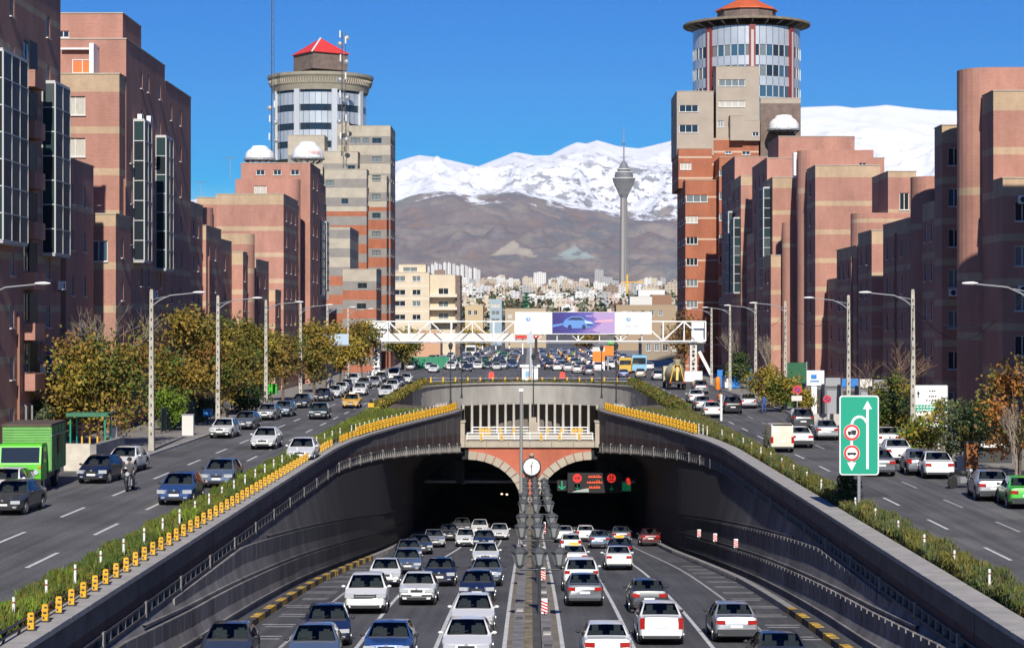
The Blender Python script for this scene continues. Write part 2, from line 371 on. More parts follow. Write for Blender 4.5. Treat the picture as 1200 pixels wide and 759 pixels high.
# road in the underpass
def rstrip(name, x0f, x1f, ya, yb, m, dz, step=6.0):
    b = MB(); n = max(1, int(round((yb - ya) / step))); L = [ya + (yb - ya) * i / n for i in range(n + 1)]
    for p, q in zip(L[:-1], L[1:]):
        b.quad((x0f(p), p, zroad(p) + dz), (x1f(p), p, zroad(p) + dz), (x1f(q), q, zroad(q) + dz), (x0f(q), q, zroad(q) + dz))
    return struct(b.build(name, m))
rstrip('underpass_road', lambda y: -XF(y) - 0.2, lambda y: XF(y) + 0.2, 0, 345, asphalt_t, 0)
K = lambda a: (lambda y: a)
cv = lambda a, s: (lambda y: s * (a - 0.9 * smooth01((y - 118) / 60)))       # lines drift inward towards the portal
for a, w in ((3.45, 0.16), (6.35, 0.16), (9.15, 0.15)):
    for s in (-1, 1):
        aa = a + (0.35 if s > 0 else 0)
        if a > 9: aa = 9.15
        rstrip('lane_line', lambda y, aa=aa, s=s, w=w: cv(aa, s)(y) - w / 2, lambda y, aa=aa, s=s, w=w: cv(aa, s)(y) + w / 2, 30, 205, paint_w if a < 9 else paint_worn, 0.005, 4.0)
rstrip('lane_line', K(-1.02), K(-0.86), 30, 205, paint_w, 0.005); rstrip('lane_line', K(1.12), K(1.28), 30, 205, paint_w, 0.005)
# rough bars painted across the hard shoulders
for s in (-1, 1):
    for i, y in enumerate(np.arange(64, 132, 4.6)):
        for k in range(2):
            w = random.uniform(1.1, 1.7); x0 = s * 9.55 if s > 0 else -9.55 - w; y2 = y + k * 0.9
            rstrip('shoulder_bar', K(x0), K(x0 + w), y2, y2 + 0.28, paint_worn, 0.005, 1)

# --------------------------------------------------------------- retaining walls with the curved canopy
NT = 12
def wall_profile(Y, s):
    """points from the foot of the wall up to the underside of the fascia"""
    xf, xe, zb = XF(Y), XE(Y), zroad(Y); zt = -DF(Y) - HFZ(Y); zt = max(zt, zb + 0.1)
    if xe >= xf - 0.02: return [(s * (xf + (xe - xf) * k / (NT + 2)), zb + (zt - zb) * k / (NT + 2)) for k in range(NT + 3)]
    r = min(2.6, xf - xe); pts = [(s * xf, zb), (s * xf, zt - r)]
    for i in range(1, NT + 1):
        t = i / NT * math.pi / 2; pts.append((s * (xf - r * (1 - math.cos(t))), zt - r + r * math.sin(t)))
    return pts + [(s * xe, zt)]
def wall_x(Y, z):
    p = wall_profile(Y, 1); return float(np.interp(z, [q[1] for q in p], [q[0] for q in p]))
YS = list(np.arange(20, 136, 8.0)) + list(np.arange(136, 199, 3.5)) + [199.0]
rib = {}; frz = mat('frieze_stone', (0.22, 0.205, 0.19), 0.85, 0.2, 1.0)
for s, side in ((-1, 'left'), (1, 'right')):
    root = thing('retaining_wall', 'stained concrete retaining wall with curved canopy on the %s of the underpass' % ('side where traffic comes out' if s < 0 else 'side where traffic drives in'), 'wall', (s * 12.2, 90, 0))
    b = MB()
    P = [wall_profile(y, s) for y in YS]
    for i in range(len(YS) - 1):
        for k in range(len(P[0]) - 1):
            q = [(*P[i][k][:1], YS[i], P[i][k][1]), (P[i][k + 1][0], YS[i], P[i][k + 1][1]), (P[i + 1][k + 1][0], YS[i + 1], P[i + 1][k + 1][1]), (P[i + 1][k][0], YS[i + 1], P[i + 1][k][1])]
            b.quad(*q)
    b.build('wall_surface', conc_shade, root, world=True, smooth=40)
    # fascia in cast lengths with open joints
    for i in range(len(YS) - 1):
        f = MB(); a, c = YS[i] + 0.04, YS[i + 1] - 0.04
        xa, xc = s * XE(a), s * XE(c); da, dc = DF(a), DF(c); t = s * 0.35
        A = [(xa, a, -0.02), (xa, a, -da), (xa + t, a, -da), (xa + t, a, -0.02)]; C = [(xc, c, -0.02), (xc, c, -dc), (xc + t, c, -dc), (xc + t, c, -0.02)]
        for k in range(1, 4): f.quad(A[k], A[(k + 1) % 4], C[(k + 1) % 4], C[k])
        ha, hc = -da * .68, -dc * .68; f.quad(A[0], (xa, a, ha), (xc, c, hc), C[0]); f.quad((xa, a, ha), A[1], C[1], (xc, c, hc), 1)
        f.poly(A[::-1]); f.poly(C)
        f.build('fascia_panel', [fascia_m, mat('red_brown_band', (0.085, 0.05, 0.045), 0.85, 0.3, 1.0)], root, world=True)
    # string course at the foot of the fascia
    f = MB()
    for i in range(len(YS) - 1):
        a, c = YS[i], YS[i + 1]
        for z0, z1, out in ((0.0, 0.08, 0.07), ('b', 'c', 0.09)):
            za_, zc_ = (z0, z1) if z0 == 0.0 else (HFZ(a) - .08, HFZ(a) + .02); z0a, z1a = za_, zc_; z0c, z1c = (z0, z1) if z0 == 0.0 else (HFZ(c) - .08, HFZ(c) + .02)
            A = [(s * (XE(a) - out), a, -DF(a) - z0a), (s * (XE(a) - out), a, -DF(a) - z1a), (s * (XE(a) + 0.3), a, -DF(a) - z1a), (s * (XE(a) + 0.3), a, -DF(a) - z0a)]
            C = [(s * (XE(c) - out), c, -DF(c) - z0c), (s * (XE(c) - out), c, -DF(c) - z1c), (s * (XE(c) + 0.3), c, -DF(c) - z1c), (s * (XE(c) + 0.3), c, -DF(c) - z0c)]
            for k in range(4): f.quad(A[k], A[(k + 1) % 4], C[(k + 1) % 4], C[k])
    f.build('string_course', fascia_m, root, world=True)
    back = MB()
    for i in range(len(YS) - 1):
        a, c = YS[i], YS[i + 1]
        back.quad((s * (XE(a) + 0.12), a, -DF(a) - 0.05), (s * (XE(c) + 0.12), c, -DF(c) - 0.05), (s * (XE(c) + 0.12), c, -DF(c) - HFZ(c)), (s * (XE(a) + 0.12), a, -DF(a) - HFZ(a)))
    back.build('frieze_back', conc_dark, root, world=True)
    # little posts of the frieze, single ones where they show
    pm = MB().box(-0.06, 0.06, -0.07, 0.07, -0.93, -0.06).mesh('baluster', frz); pw = MB().box(-0.10, 0.10, -0.14, 0.14, -1.08, 0.12).mesh('baluster', frz)
    y = 62.0; k = 0
    while y < 197.5:
        place('baluster', pw if k % 6 == 0 else pm, root, (s * (XE(y) - 0.01) - root.location.x, y - root.location.y, -DF(y)), scale=(1, 1, HFZ(y))); k += 1; y += 0.85 if y > 140 else 1.15
    # vertical ribs of the wall cladding and its two ledges
    y = 50.0; pw_, gap_ = (1.36, 0.05) if s < 0 else (1.0, 0.24)
    while y < 188:
        for za, zb2 in ((0.30, 1.32), (1.52, 2.72)):
            t0, t1 = [min(zroad(q) + zb2, -DF(q) - HFZ(q) - 0.10) for q in (y, y + pw_)]; b0, b1 = zroad(y) + za, zroad(y + pw_) + za
            if min(t0 - b0, t1 - b1) < 0.3: continue
            o0, o1 = wall_x(y, (b0 + t0) / 2) - .045, wall_x(y + pw_, (b1 + t1) / 2) - .045; P_ = MB()
            f = [(s * o0, y, b0), (s * o1, y + pw_, b1), (s * o1, y + pw_, t1), (s * o0, y, t0)]; k_ = [(x + s * .14, yy2, z) for x, yy2, z in f]
            P_.quad(*f); [P_.quad(f[q], f[(q + 1) % 4], k_[(q + 1) % 4], k_[q]) for q in range(4)]; P_.build('wall_panel', conc_shade, root, world=True)
        y += pw_ + gap_
    for z0 in (0.22, 1.36, 2.76):
        L = MB()
        for i in range(len(YS) - 1):
            a, c = YS[i], YS[i + 1]; za, zc = zroad(a) + z0, zroad(c) + z0
            if za > -DF(a) - HFZ(a) - 0.2 or zc > -DF(c) - HFZ(c) - 0.2: continue
            h = 0.11; A = [(s * (wall_x(a, za) - 0.08), a, za), (s * (wall_x(a, za) - 0.08), a, za + h), (s * (wall_x(a, za) + 0.1), a, za + h), (s * (wall_x(a, za) + 0.1), a, za)]
            C = [(s * (wall_x(c, zc) - 0.08), c, zc), (s * (wall_x(c, zc) - 0.08), c, zc + h), (s * (wall_x(c, zc) + 0.1), c, zc + h), (s * (wall_x(c, zc) + 0.1), c, zc)]
            for k in range(4): L.quad(A[k], A[(k + 1) % 4], C[(k + 1) % 4], C[k])
        L.build('wall_ledge', conc_shade, root, world=True)
    w = MB(); fs = [(11.3, -17), (11.02, -17)] + [(6 + 5.02 * math.cos(t), -9.15 + 4.30 * math.sin(t)) for t in np.linspace(0, math.pi / 2, 13)]
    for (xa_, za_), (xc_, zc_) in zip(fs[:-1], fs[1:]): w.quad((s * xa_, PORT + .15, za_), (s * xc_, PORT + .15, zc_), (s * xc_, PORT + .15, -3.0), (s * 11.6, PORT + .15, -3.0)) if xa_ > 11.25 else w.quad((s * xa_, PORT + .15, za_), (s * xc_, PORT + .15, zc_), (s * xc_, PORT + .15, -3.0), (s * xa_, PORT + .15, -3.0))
    w.build('portal_return', MATS['near_black_concrete'] if 'near_black_concrete' in MATS else mat('near_black_concrete', (0.02, 0.019, 0.018), 0.9), root, world=True)  # one flat near-black colour
    # ledge on top, stone by stone
    yl = 40.0
    while yl < 197:
        a, c = yl + 0.02, yl + 2.48; f = MB()
        A = [(s * (XE(a) - 0.10), a), (s * (XE(a) + 0.85), a), (s * (XE(c) + 0.85), c), (s * (XE(c) - 0.10), c)]
        f.prism(A if s > 0 else A[::-1], 0.0, 0.16); f.build('coping_stone', mat('coping_concrete', (0.37, 0.35, 0.325), 0.9, 0.18, 1.2), root, world=True); yl += 2.5
    # kerb stones at the foot, black and yellow
    kr = thing('tunnel_kerb', 'black and yellow kerb at the foot of the %s' % ('left wall of the underpass' if s < 0 else 'right wall of the underpass'), 'kerb', (s * 11.3, 60, 0))
    ky = MB().box(-0.17, 0.17, 0, 0.98, -0.05, 0.27).mesh('kerbstone', mat('faded_yellow', (0.52, 0.32, 0.05), 0.8, 0.4, 3.0)); kb = MB().box(-0.17, 0.17, 0, 0.98, -0.05, 0.27).mesh('kerbstone', mat('faded_black', (0.06, 0.055, 0.05), 0.85, 0.4, 3.0)); kc = MB().box(-0.17, 0.17, 0, 0.98, -0.05, 0.27).mesh('kerbstone', conc)
    for i in range(125):
        y = 60 + i; plain = (s > 0 and y > 88) or (s < 0 and y > 138)
        place('kerbstone', kc if plain else (ky if (i // 2) % 2 == 0 else kb), kr, (s * (XF(y) - 0.9) - s * 11.3, i, zroad(y)), rot=(-0.065, 0, 0))
    # dark lining behind the canopy so the well side is closed
    w = MB()
    zt = -7.5
    w.quad((s * 15, 216, 0.1), (s * 15, 262, 0.1), (s * 15, 262, zt), (s * 15, 216, zt))
    w.quad((s * 15, 216, -0.02), (s * 6.5, 203, -0.02), (s * 6.5, 203, zt), (s * 15, 216, zt))
    w.box(s * 15.0 - 0.02, s * 15.0 + 0.5 * s if s > 0 else s * 15.0 + 0.02, 216, 262, -0.02, 0.14) if s > 0 else w.box(-15.5, -14.98, 216, 262, -0.02, 0.14)
    w.build('well_wall', conc_wall, root, world=True)

# tunnel tubes behind the portal
def arch_z(x, dz=0.0, rr=0.0):
    u = min(1.0, abs(abs(x) - 6.0) / (5.2 + rr)); return -9.15 + (4.45 + rr) * math.sqrt(max(0, 1 - u * u)) + dz
tun = thing('tunnel', 'twin dark tunnel tubes swallowing the underpass road', 'tunnel', (0, 260, -10))
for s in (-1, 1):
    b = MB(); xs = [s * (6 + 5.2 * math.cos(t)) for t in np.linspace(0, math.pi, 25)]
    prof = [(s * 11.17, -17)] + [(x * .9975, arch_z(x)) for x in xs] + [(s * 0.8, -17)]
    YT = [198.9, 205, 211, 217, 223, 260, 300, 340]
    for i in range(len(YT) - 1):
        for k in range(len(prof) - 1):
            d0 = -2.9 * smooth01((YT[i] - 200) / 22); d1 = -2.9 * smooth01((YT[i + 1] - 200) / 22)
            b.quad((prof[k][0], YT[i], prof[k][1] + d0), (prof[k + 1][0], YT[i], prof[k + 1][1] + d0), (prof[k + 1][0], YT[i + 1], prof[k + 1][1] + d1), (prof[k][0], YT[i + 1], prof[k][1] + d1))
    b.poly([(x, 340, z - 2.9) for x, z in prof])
    b.build('tube_lining', mat('near_black_lining', (0.02, 0.019, 0.019), 0.9, 0.3, 0.5), tun, world=True, smooth=40)  # near-black all over, tone varies at random
    zz = MB()
    zz.quad((s * 0.8, 199.2, -4.6), (s * 15, 216, -4.6), (s * 15, 345, -4.6), (s * 0.8, 345, -4.6)); zz.v = [(x, y, z + 0.02) for x, y, z in zz.v]

# portal: brick spandrel, stone rings, beam
por = thing('tunnel_portal', 'red brick tunnel portal with two stone arch rings and pale beam', 'tunnel portal', (0, PORT, -10))
b = MB(); N = 48; xs = np.linspace(-5.95, 5.95, N + 1)
def low(x): return max(-8.3, arch_z(x, 0, 0.0)) if abs(x) > 0.8 else -8.3
for a, c in zip(xs[:-1], xs[1:]): b.quad((a, PORT, max(-14, low(a))), (c, PORT, max(-14, low(c))), (c, PORT, -3.55), (a, PORT, -3.55))
b.build('spandrel', terracotta, por, world=True)
b = MB(); b.box(-0.84, 0.84, PORT - 0.05, PORT + 0.9, -14, -8.28); b.build('pier', mat('sooty_pier', (0.13, 0.115, 0.10), 0.9, 0.3, 1.0), por, world=True)
for s in (-1, 1):
    th = np.linspace(math.pi / 2, math.pi * 0.995, 11)
    for a, c in zip(th[:-1], th[1:]):
        a2, c2 = a + 0.008, c - 0.008; q = []
        for (r1, r2, t) in ((5.15, 4.4, a2), (5.15, 4.4, c2)): q.append((s * (6 + r1 * math.cos(t)), -9.15 + r2 * math.sin(t)))
        for (r1, r2, t) in ((5.95, 5.2, c2), (5.95, 5.2, a2)): q.append((s * (6 + r1 * math.cos(t)), -9.15 + r2 * math.sin(t)))
        v = MB(); f0 = [(x, PORT - 0.16, z) for x, z in q]; f1 = [(x, PORT + 0.1, z) for x, z in q]
        v.poly(f0 if s < 0 else f0[::-1]); 
        for k in range(4): v.quad(f0[k], f0[(k + 1) % 4], f1[(k + 1) % 4], f1[k])
        v.build('arch_stone', stone, por, world=True)
for i in range(6):
    x0 = -6.3 + i * 2.1; b = MB(); b.box(x0 + 0.015, x0 + 2.085, PORT - 0.3, PORT + 0.9, -3.56, -3.0); b.build('beam_stone', stone, por, world=True)
# lower pavilion steps either side of the beam, ending in stone vases
for s in (-1, 1):
    for (x, w, z0, z1) in ((6.75, 0.9, -3.5, -1.1), (7.6, 0.8, -2.9, -0.1), (8.5, 0.9, -1.2, 0.55)):
        b = MB(); b.box(s * x - w / 2, s * x + w / 2, PORT - 1.3 - (x - 6.75) * 1.6, PORT + 0.5, z0, z1); b.box(s * x - w / 2 - 0.08, s * x + w / 2 + 0.08, PORT - 1.4 - (x - 6.75) * 1.6, PORT + 0.55, z1, z1 + 0.16); b.build('stepped_pier', stone, por, world=True)
# clock on the brick
clk = thing('clock', 'round white clock on the red brick between the two tunnel arches', 'clock', (wx(623, PORT), PORT - 0.1, wz(547, PORT)))
MB().lathe([(0.0, 0.0), (0.86, 0.0), (0.92, -0.06), (0.92, -0.2), (0.8, -0.22), (0.8, -0.14)], 28, axis='y').build('bezel', dsteel, clk, smooth=40)
MB().poly_disc(0.79, -0.225, 28).build('dial', white, clk)
h = MB(); h.obox((0.03, -0.245, 0.24), (0.035, 0, 0), (0, 0.01, 0), (0.03, 0, 0.28)); h.build('hour_hand', black, clk)
h = MB(); h.obox((-0.02, -0.26, -0.24), (0.03, 0, 0), (0, 0.01, 0), (-0.06, 0, 0.42)); h.build('minute_hand', black, clk)
for k in range(12):
    t = k * math.pi / 6; MB().cbox(0.69 * math.sin(t), -0.235, 0.69 * math.cos(t), 0.05, 0.015, 0.05).build('hour_mark', black, clk)
MB().lathe([(0.0, 0), (0.2, 0.05), (0.24, 0.18), (0.12, 0.32), (0, 0.36)], 12, c=(0, -0.08, 0.98)).build('finial', stone, clk, smooth=50)
pl = thing('name_plaque', 'dark openwork lettering plaque under the clock on the red brick', 'plaque', (wx(624, PORT), PORT - 0.12, wz(560, PORT)))
for k in range(9):
    x = -0.78 + k * 0.195; q = MB(); q.tube([(x, 0, 0.02), (x + 0.05, 0, 0.22 + 0.06 * (k % 3)), (x + 0.15, 0, 0.1), (x + 0.2, 0, 0.02 + 0.05 * (k % 2))], 0.035, 5)
    if k % 3 == 1: q.cbox(x + 0.1, 0, -0.12, 0.08, 0.05, 0.07)
    q.build('letter', black, pl)
MB().box(-0.9, 0.9, -0.02, 0.05, -0.06, 0.0).build('base_bar', black, pl)

# white railing with yellow posts above the portal
def railing(name, label, x0, x1, y, z, posts, zt=1.1):
    r = thing(name, label, 'railing', ((x0 + x1) / 2, y, z)); c = (x0 + x1) / 2
    for h in (0.1, zt * .55, zt): MB().tube([(x0 - c, 0, h), (x1 - c, 0, h)], 0.055, 8).build('rail', white, r)
    n = int((x1 - x0) / 1.45)
    for k in range(n + 1): MB().cbox(x0 - c + (x1 - x0) * k / n, 0, zt / 2, 0.07, 0.07, zt).build('rail_post', white, r)
    return r
railing('front_railing', 'white pipe railing on the beam right above the red brick', -6.1, 6.1, PORT - 0.15, -2.83, 0, 0.66)
railing('rear_railing', 'white pipe railing behind the front one at the edge of the light well', -5.7, 5.7, PORT + 3.2, -2.45, 0, 0.66)
b = MB(); b.box(-6.3, 6.3, PORT + 0.95, PORT + 4.2, -4.28, -2.47); b.build('well_parapet', stone, por, world=True)
ybm = MB(); ybm.box(-0.13, 0.13, -0.09, 0.09, 0, 0.16); ybm.box(-0.1, 0.1, -0.08, 0.08, 0.22, 0.62); ybm.box(-0.12, 0.12, -0.09, 0.09, 0.3, 0.36); ybm = ybm.mesh('yellow_bollard', yellow)
for x in (-4.7, -2.75, 1.1, 2.9, 4.8):
    tag(place('yellow_bollard', ybm, None, (x, PORT - 0.45, -2.84)), 'short yellow bollard in front of the lower white railing above the portal', 'bollard', 'yellow bollards on the portal beam')
for x in (-4.9, -4.6, -4.3, -4.0, -2.9, -1.6, 1.75, 3.1, 4.2, 4.5, 4.8, 5.1):
    tag(place('yellow_bollard', ybm, None, (x, PORT + 2.7, -2.46)), 'short yellow bollard in front of the upper white railing above the portal', 'bollard', 'yellow bollards by the light well')
# pedestal with lamp in the middle of the upper railing
ped = thing('lamp_pedestal', 'pale stone pedestal with slim dark lamp in the middle of the portal railing', 'lamp post', (wx(625, 203), PORT + 2.3, -2.46))
q = MB(); q.box(-0.75, 0.75, -0.4, 0.4, 0, 0.3); q.box(-0.45, 0.45, -0.35, 0.35, 0.3, 1.2); q.box(-0.28, 0.28, -0.28, 0.28, 1.2, 1.7); q.build('pedestal', stone, ped)
MB().tube([(0, 0, 1.7), (0, 0, 7.3)], [0.07, 0.045], 8).build('pole', dsteel, ped)
MB().lathe([(0, 0), (0.16, 0.05), (0.22, 0.4), (0.25, 0.42), (0, 0.7)], 8, c=(0, 0, 7.3)).build('lantern', dsteel, ped)

# light well: bowed back wall, colonnade
well = thing('light_well', 'bowed light well behind the portal with a row of pale columns', 'light well', (0, 285, -7))
wellc = mat('well_concrete', (0.33, 0.315, 0.29), 0.85, 0.2, 0.5, stretch=(1, 1, 0.4))
def bowp(t, k=1.0): return (15 * math.sin(t) * k, 262 + 26 * math.cos(t) * k)
TT = np.linspace(-math.pi / 2, math.pi / 2, 33)
for i, (a, c) in enumerate(zip(TT[:-1], TT[1:])):
    (xa, ya), (xc, yc) = bowp(a), bowp(c); open_ = abs(xa + xc) / 2 < 9.6
    b = MB(); zb = -2.75 if open_ else -7.6
    b.quad((xa, ya, 0.12), (xc, yc, 0.12), (xc, yc, zb), (xa, ya, zb)); b.quad((xa, ya, zb), (xc, yc, zb), (xc, yc + 2, zb), (xa, ya + 2, zb))
    b.build('wall_panel', wellc, well, world=True)
    b = MB(); d = 0.22
    (x2, y2), (x3, y3) = bowp(a, 0.985), bowp(c, 0.985); b.prism([(x2, y2), (x3, y3), (xc, yc + 0.4), (xa, ya + 0.4)], 0.0, 0.22); b.prism([(x2, y2), (x3, y3), (xc, yc + 0.3), (xa, ya + 0.3)], -2.85, -2.6) if open_ else None
    b.build('cornice_stone', wellc, well, world=True)
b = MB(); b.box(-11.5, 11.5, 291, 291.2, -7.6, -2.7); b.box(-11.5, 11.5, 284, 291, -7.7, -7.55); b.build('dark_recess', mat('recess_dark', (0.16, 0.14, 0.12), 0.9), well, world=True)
b = MB(); b.box(-15.1, 15.1, 204.3, 290, -7.45, -7.2); b.build('well_floor', conc, well, world=True)
cm = MB(); cm.lathe([(0.26, 0), (0.20, 0.3), (0.18, 4.3), (0.26, 4.6)], 10); cm = cm.mesh('column', conc_pale, 40)
for k in range(17):
    x = -9.4 + k * 1.18; t = math.asin(x / 15); px_, py_ = bowp(t, 0.975); place('column', cm, well, (px_ - well.location.x, py_ - well.location.y, -7.3 + 7.0))
# dark lamp posts on the light well corners
for (px, Y, lab) in ((528, 199, 'slim dark lamp post on the left end of the portal, by the yellow bollards'), (541, 232, 'slim dark lamp post at the left wall of the light well'), (705, 232, 'slim dark lamp post at the right wall of the light well'), (722, 199, 'slim dark lamp post on the right end of the portal, by the yellow bollards')):
    zb = 0.6 if Y < 200 else 0.0
    L = thing('lamp_post', lab, 'lamp post', (wx(px, Y), Y, zb), 0, 'slim lamp posts round the light well')
    MB().tube([(0, 0, 0), (0, 0, 0.6), (0, 0, 5.3)], [0.16, 0.07, 0.045], 8).build('pole', dsteel, L)
    MB().lathe([(0, 0), (0.15, 0.04), (0.22, 0.42), (0.27, 0.45), (0.05, 0.7), (0, 0.75)], 6, c=(0, 0, 5.3)).build('lantern', dsteel, L)
# guard rail and yellow posts on the far edge of the well
fr = thing('well_guard_rail', 'low dark guard rail with yellow posts along the far rim of the light well', 'guard rail', (0, 289, 0))
for z in (0.35, 0.7): MB().tube([(-14, 0.3, z), (14, 0.3, z)], 0.05, 6).build('rail', steel, fr)
for k in range(17): MB().cbox(-14 + k * 1.75, 0.1, 0.45, 0.22, 0.16, 0.9).build('rail_post', yellow, fr)

# --------------------------------------------------------------- median of the underpass
med = thing('median_barrier', 'low concrete median barrier with an earth trough down the middle of the underpass', 'barrier', (0.16, 70, zroad(70)))
for s, x0, x1 in ((-1, -0.62, -0.2), (1, 0.42, 0.82)):
    y = 40.0
    while y < 199:
        b = MB(); a, c = y + 0.03, y + 2.97
        if c > 199: break
        b.v = [(x0, a, zroad(a)), (x1, a, zroad(a)), (x1, c, zroad(c)), (x0, c, zroad(c)), (x0, a, zroad(a) + 0.55), (x1, a, zroad(a) + 0.55), (x1, c, zroad(c) + 0.55), (x0, c, zroad(c) + 0.55)]
        for q in ((0, 3, 2, 1), (4, 5, 6, 7), (0, 1, 5, 4), (1, 2, 6, 5), (2, 3, 7, 6), (3, 0, 4, 7)): b.f.append(q); b.m.append(0)
        b.build('barrier_block', mat('dirty_barrier_concrete', (0.21, 0.20, 0.195), 0.9, 0.35, 1.2), med, world=True); y += 3.0
b = MB(); YM = np.arange(40, 199, 3.0)
for a, c in zip(YM[:-1], YM[1:]): b.quad((-0.2, a, zroad(a) + 0.32), (0.10, a, zroad(a) + 0.32), (0.10, c, zroad(c) + 0.32), (-0.2, c, zroad(c) + 0.32)); b.quad((0.10, a, zroad(a) + 0.30), (0.42, a, zroad(a) + 0.30), (0.42, c, zroad(c) + 0.30), (0.10, c, zroad(c) + 0.30), 1)
b.build('earth_trough', [mat('sandy_earth', (0.10, 0.085, 0.065), 1, 0.3, 0.9, col2=(0.36, 0.30, 0.19), detail=3), conc_dark], med, world=True)
for k in range(46):
    y = 44 + k * 3.3 + random.uniform(-1, 1); sx = random.choice((-.41, .62)); MB().cbox(sx - .16, y - 70, zroad(y) + .585 - zroad(70), .28, .5, .07).build('drain_cover', conc_dark if k % 3 else conc_pale, med)
struct_gap = None
for s, x0, x1 in ((-1, -0.86, -0.62), (1, 0.82, 1.12)): rstrip('gutter', K(x0), K(x1), 30, 199, mat('dusty_gutter', (0.20, 0.17, 0.14), 1, 0.3, 1.0), 0.008)

# --------------------------------------------------------------- mountains
def interp(px, pts): return float(np.interp(px, [p[0] for p in pts], [p[1] for p in pts]))
TOP = [(-400, 260), (0, 250), (120, 243), (215, 236), (300, 225), (400, 205), (455, 192), (470, 187), (491, 181), (512, 184), (539, 191), (560, 196), (580, 188), (603, 179), (625, 183), (645, 182), (660, 174), (676, 167), (687, 169), (700, 165), (724, 172), (748, 175), (770, 170), (786, 166), (850, 145), (938, 127), (979, 125), (1000, 128), (1037, 124), (1060, 127), (1125, 131), (1250, 140), (1600, 190)]
MID = [(-400, 290), (300, 265), (440, 242), (470, 233), (510, 221), (530, 221), (553, 227), (580, 226), (604, 222), (632, 231), (655, 238), (680, 244), (700, 247), (724, 255), (760, 259), (786, 260), (900, 250), (1100, 262), (1600, 280)]
def mountain_mesh():
    pxs = np.concatenate([np.arange(-300, 420, 9.0), np.arange(420, 1140, 2.5), np.arange(1140, 1501, 9.0)]); D = list(np.linspace(7000, 11000, 60)) + list(np.linspace(11060, 12200, 12)) + list(np.linspace(12300, 16200, 74)) + list(np.linspace(16400, 19000, 8))
    V = []; nx = len(pxs)
    hr = random.Random(4); hills = [(602, 283, 8700, 0.62), (673, 290, 8700, 0.55), (516, 250, 10200, .5), (575, 262, 9900, .5), (636, 256, 10000, .5), (706, 268, 9800, .5), (762, 272, 9700, .5), (478, 268, 9500, .5), (548, 286, 9000, .55), (640, 292, 8500, .5), (720, 296, 8600, .5), (492, 300, 8400, .5), (570, 304, 8000, .5), (755, 302, 8300, .5), (660, 310, 7900, .5), (445, 290, 9000, .5), (800, 290, 9000, .5), (530, 312, 7800, .45), (615, 314, 7700, .45)]
    hills = [(wx(p, d), d, wz(y, d), k) for p, y, d, k in hills]
    for d in D:
        for px in pxs:
            yt, ym = interp(px, TOP), interp(px, MID)
            z0 = terr(7000) - 4; zm = wz(ym, 11000); zt = wz(yt, 16200); X = wx(px, d)
            if d <= 11000:
                t = (d - 7000) / 4000; z = z0 + (zm - z0) * (0.35 * t + 0.65 * t ** 1.7); amp = math.sin(math.pi * min(1, t * 0.97)) ** 0.7
            elif d <= 12200:
                t = (d - 11000) / 1200; zv = zm + (zt - zm) * 0.06; z = zm + (zv - zm) * t - 35 * math.sin(math.pi * t); amp = 0.25
            elif d <= 16200:
                t = (d - 12200) / 4000; zv = zm + (zt - zm) * 0.06; z = zv + (zt - zv) * (0.5 * t + 0.5 * t ** 1.3); amp = math.sin(math.pi * min(1, t)) ** 0.8 * 1.15
            else: z = zt - (d - 16200) * 0.35; amp = 0.07
            if 13600 < d <= 16200: amp = max(amp * (.12 + .88 * (16200 - d) / 2600), .04)
            p = Vector((X / 950, d / 1500, 0.3))
            rg = noise.ridged_multi_fractal(p, 1.0, 2.1, 6, 1.0, 2.0) - 1.1
            rg2 = noise.fractal(Vector((X / 260, d / 700, 2.0)), 0.9, 2.2, 5)
            rg3 = noise.ridged_multi_fractal(Vector((X / 330, d / 520, 5.1)), 1.0, 2.2, 5, 1.0, 2.0) - 1.0
            far_ = d > 11500; rg4 = noise.ridged_multi_fractal(Vector((X / 150 + d / 900, d / 420, 8.3)), 1.0, 2.2, 4, 1.0, 2.0) - 0.9; z += amp * ((150 if far_ else 120) * rg + 38 * rg2 + (80 if far_ else 34) * rg3 + (16 if far_ else 14) * rg4)
            if d < 11200:
                wob = 1 + .28 * noise.fractal(Vector((X / 140, d / 260, 1.7)), .8, 2.1, 4)
                for hx_, hd_, hz_, hk in hills:
                    dx, dd = X - hx_, d - hd_
                    if abs(dx) > 1100: continue
                    rr = math.sqrt(dx * dx + (dd * (.42 if dd < 0 else .75)) ** 2); zh = hz_ - hk * rr * wob
                    df = zh - z
                    if df > -60: z = z + (df + math.sqrt(df * df + 900)) / 2 - (0 if df > 0 else 0) if df > -60 else z
            V.append((X, d, z))
    F = []
    for j in range(len(D) - 1):
        for i in range(nx - 1): a = j * nx + i; F.append((a, a + 1, a + nx + 1, a + nx))
    me = bpy.data.meshes.new('mountain_range'); me.from_pydata(V, [], F); me.polygons.foreach_set('use_smooth', [True] * len(F)); me.update(); return me
mm = bpy.data.materials.new('mountain_rock_and_snow'); mm.use_nodes = True
n, l = mm.node_tree.nodes, mm.node_tree.links; pb = n['Principled BSDF']; pb.inputs['Roughness'].default_value = 1; pb.inputs['Specular IOR Level'].default_value = 0.1
ge = n.new('ShaderNodeNewGeometry'); sp = n.new('ShaderNodeSeparateXYZ'); l.new(ge.outputs['Position'], sp.inputs[0])
def nt(scale, det, rough=0.6, ms=(1, 1, 1)):
    m_ = n.new('ShaderNodeMapping'); m_.inputs['Scale'].default_value = ms; t = n.new('ShaderNodeTexNoise'); t.inputs['Scale'].default_value = scale; t.inputs['Detail'].default_value = det; t.inputs['Roughness'].default_value = rough
    l.new(ge.outputs['Position'], m_.inputs[0]); l.new(m_.outputs[0], t.inputs['Vector']); return t
ta = nt(0.0024, 9, 0.66, (1, 0.45, 1.6)); cr = n.new('ShaderNodeValToRGB')
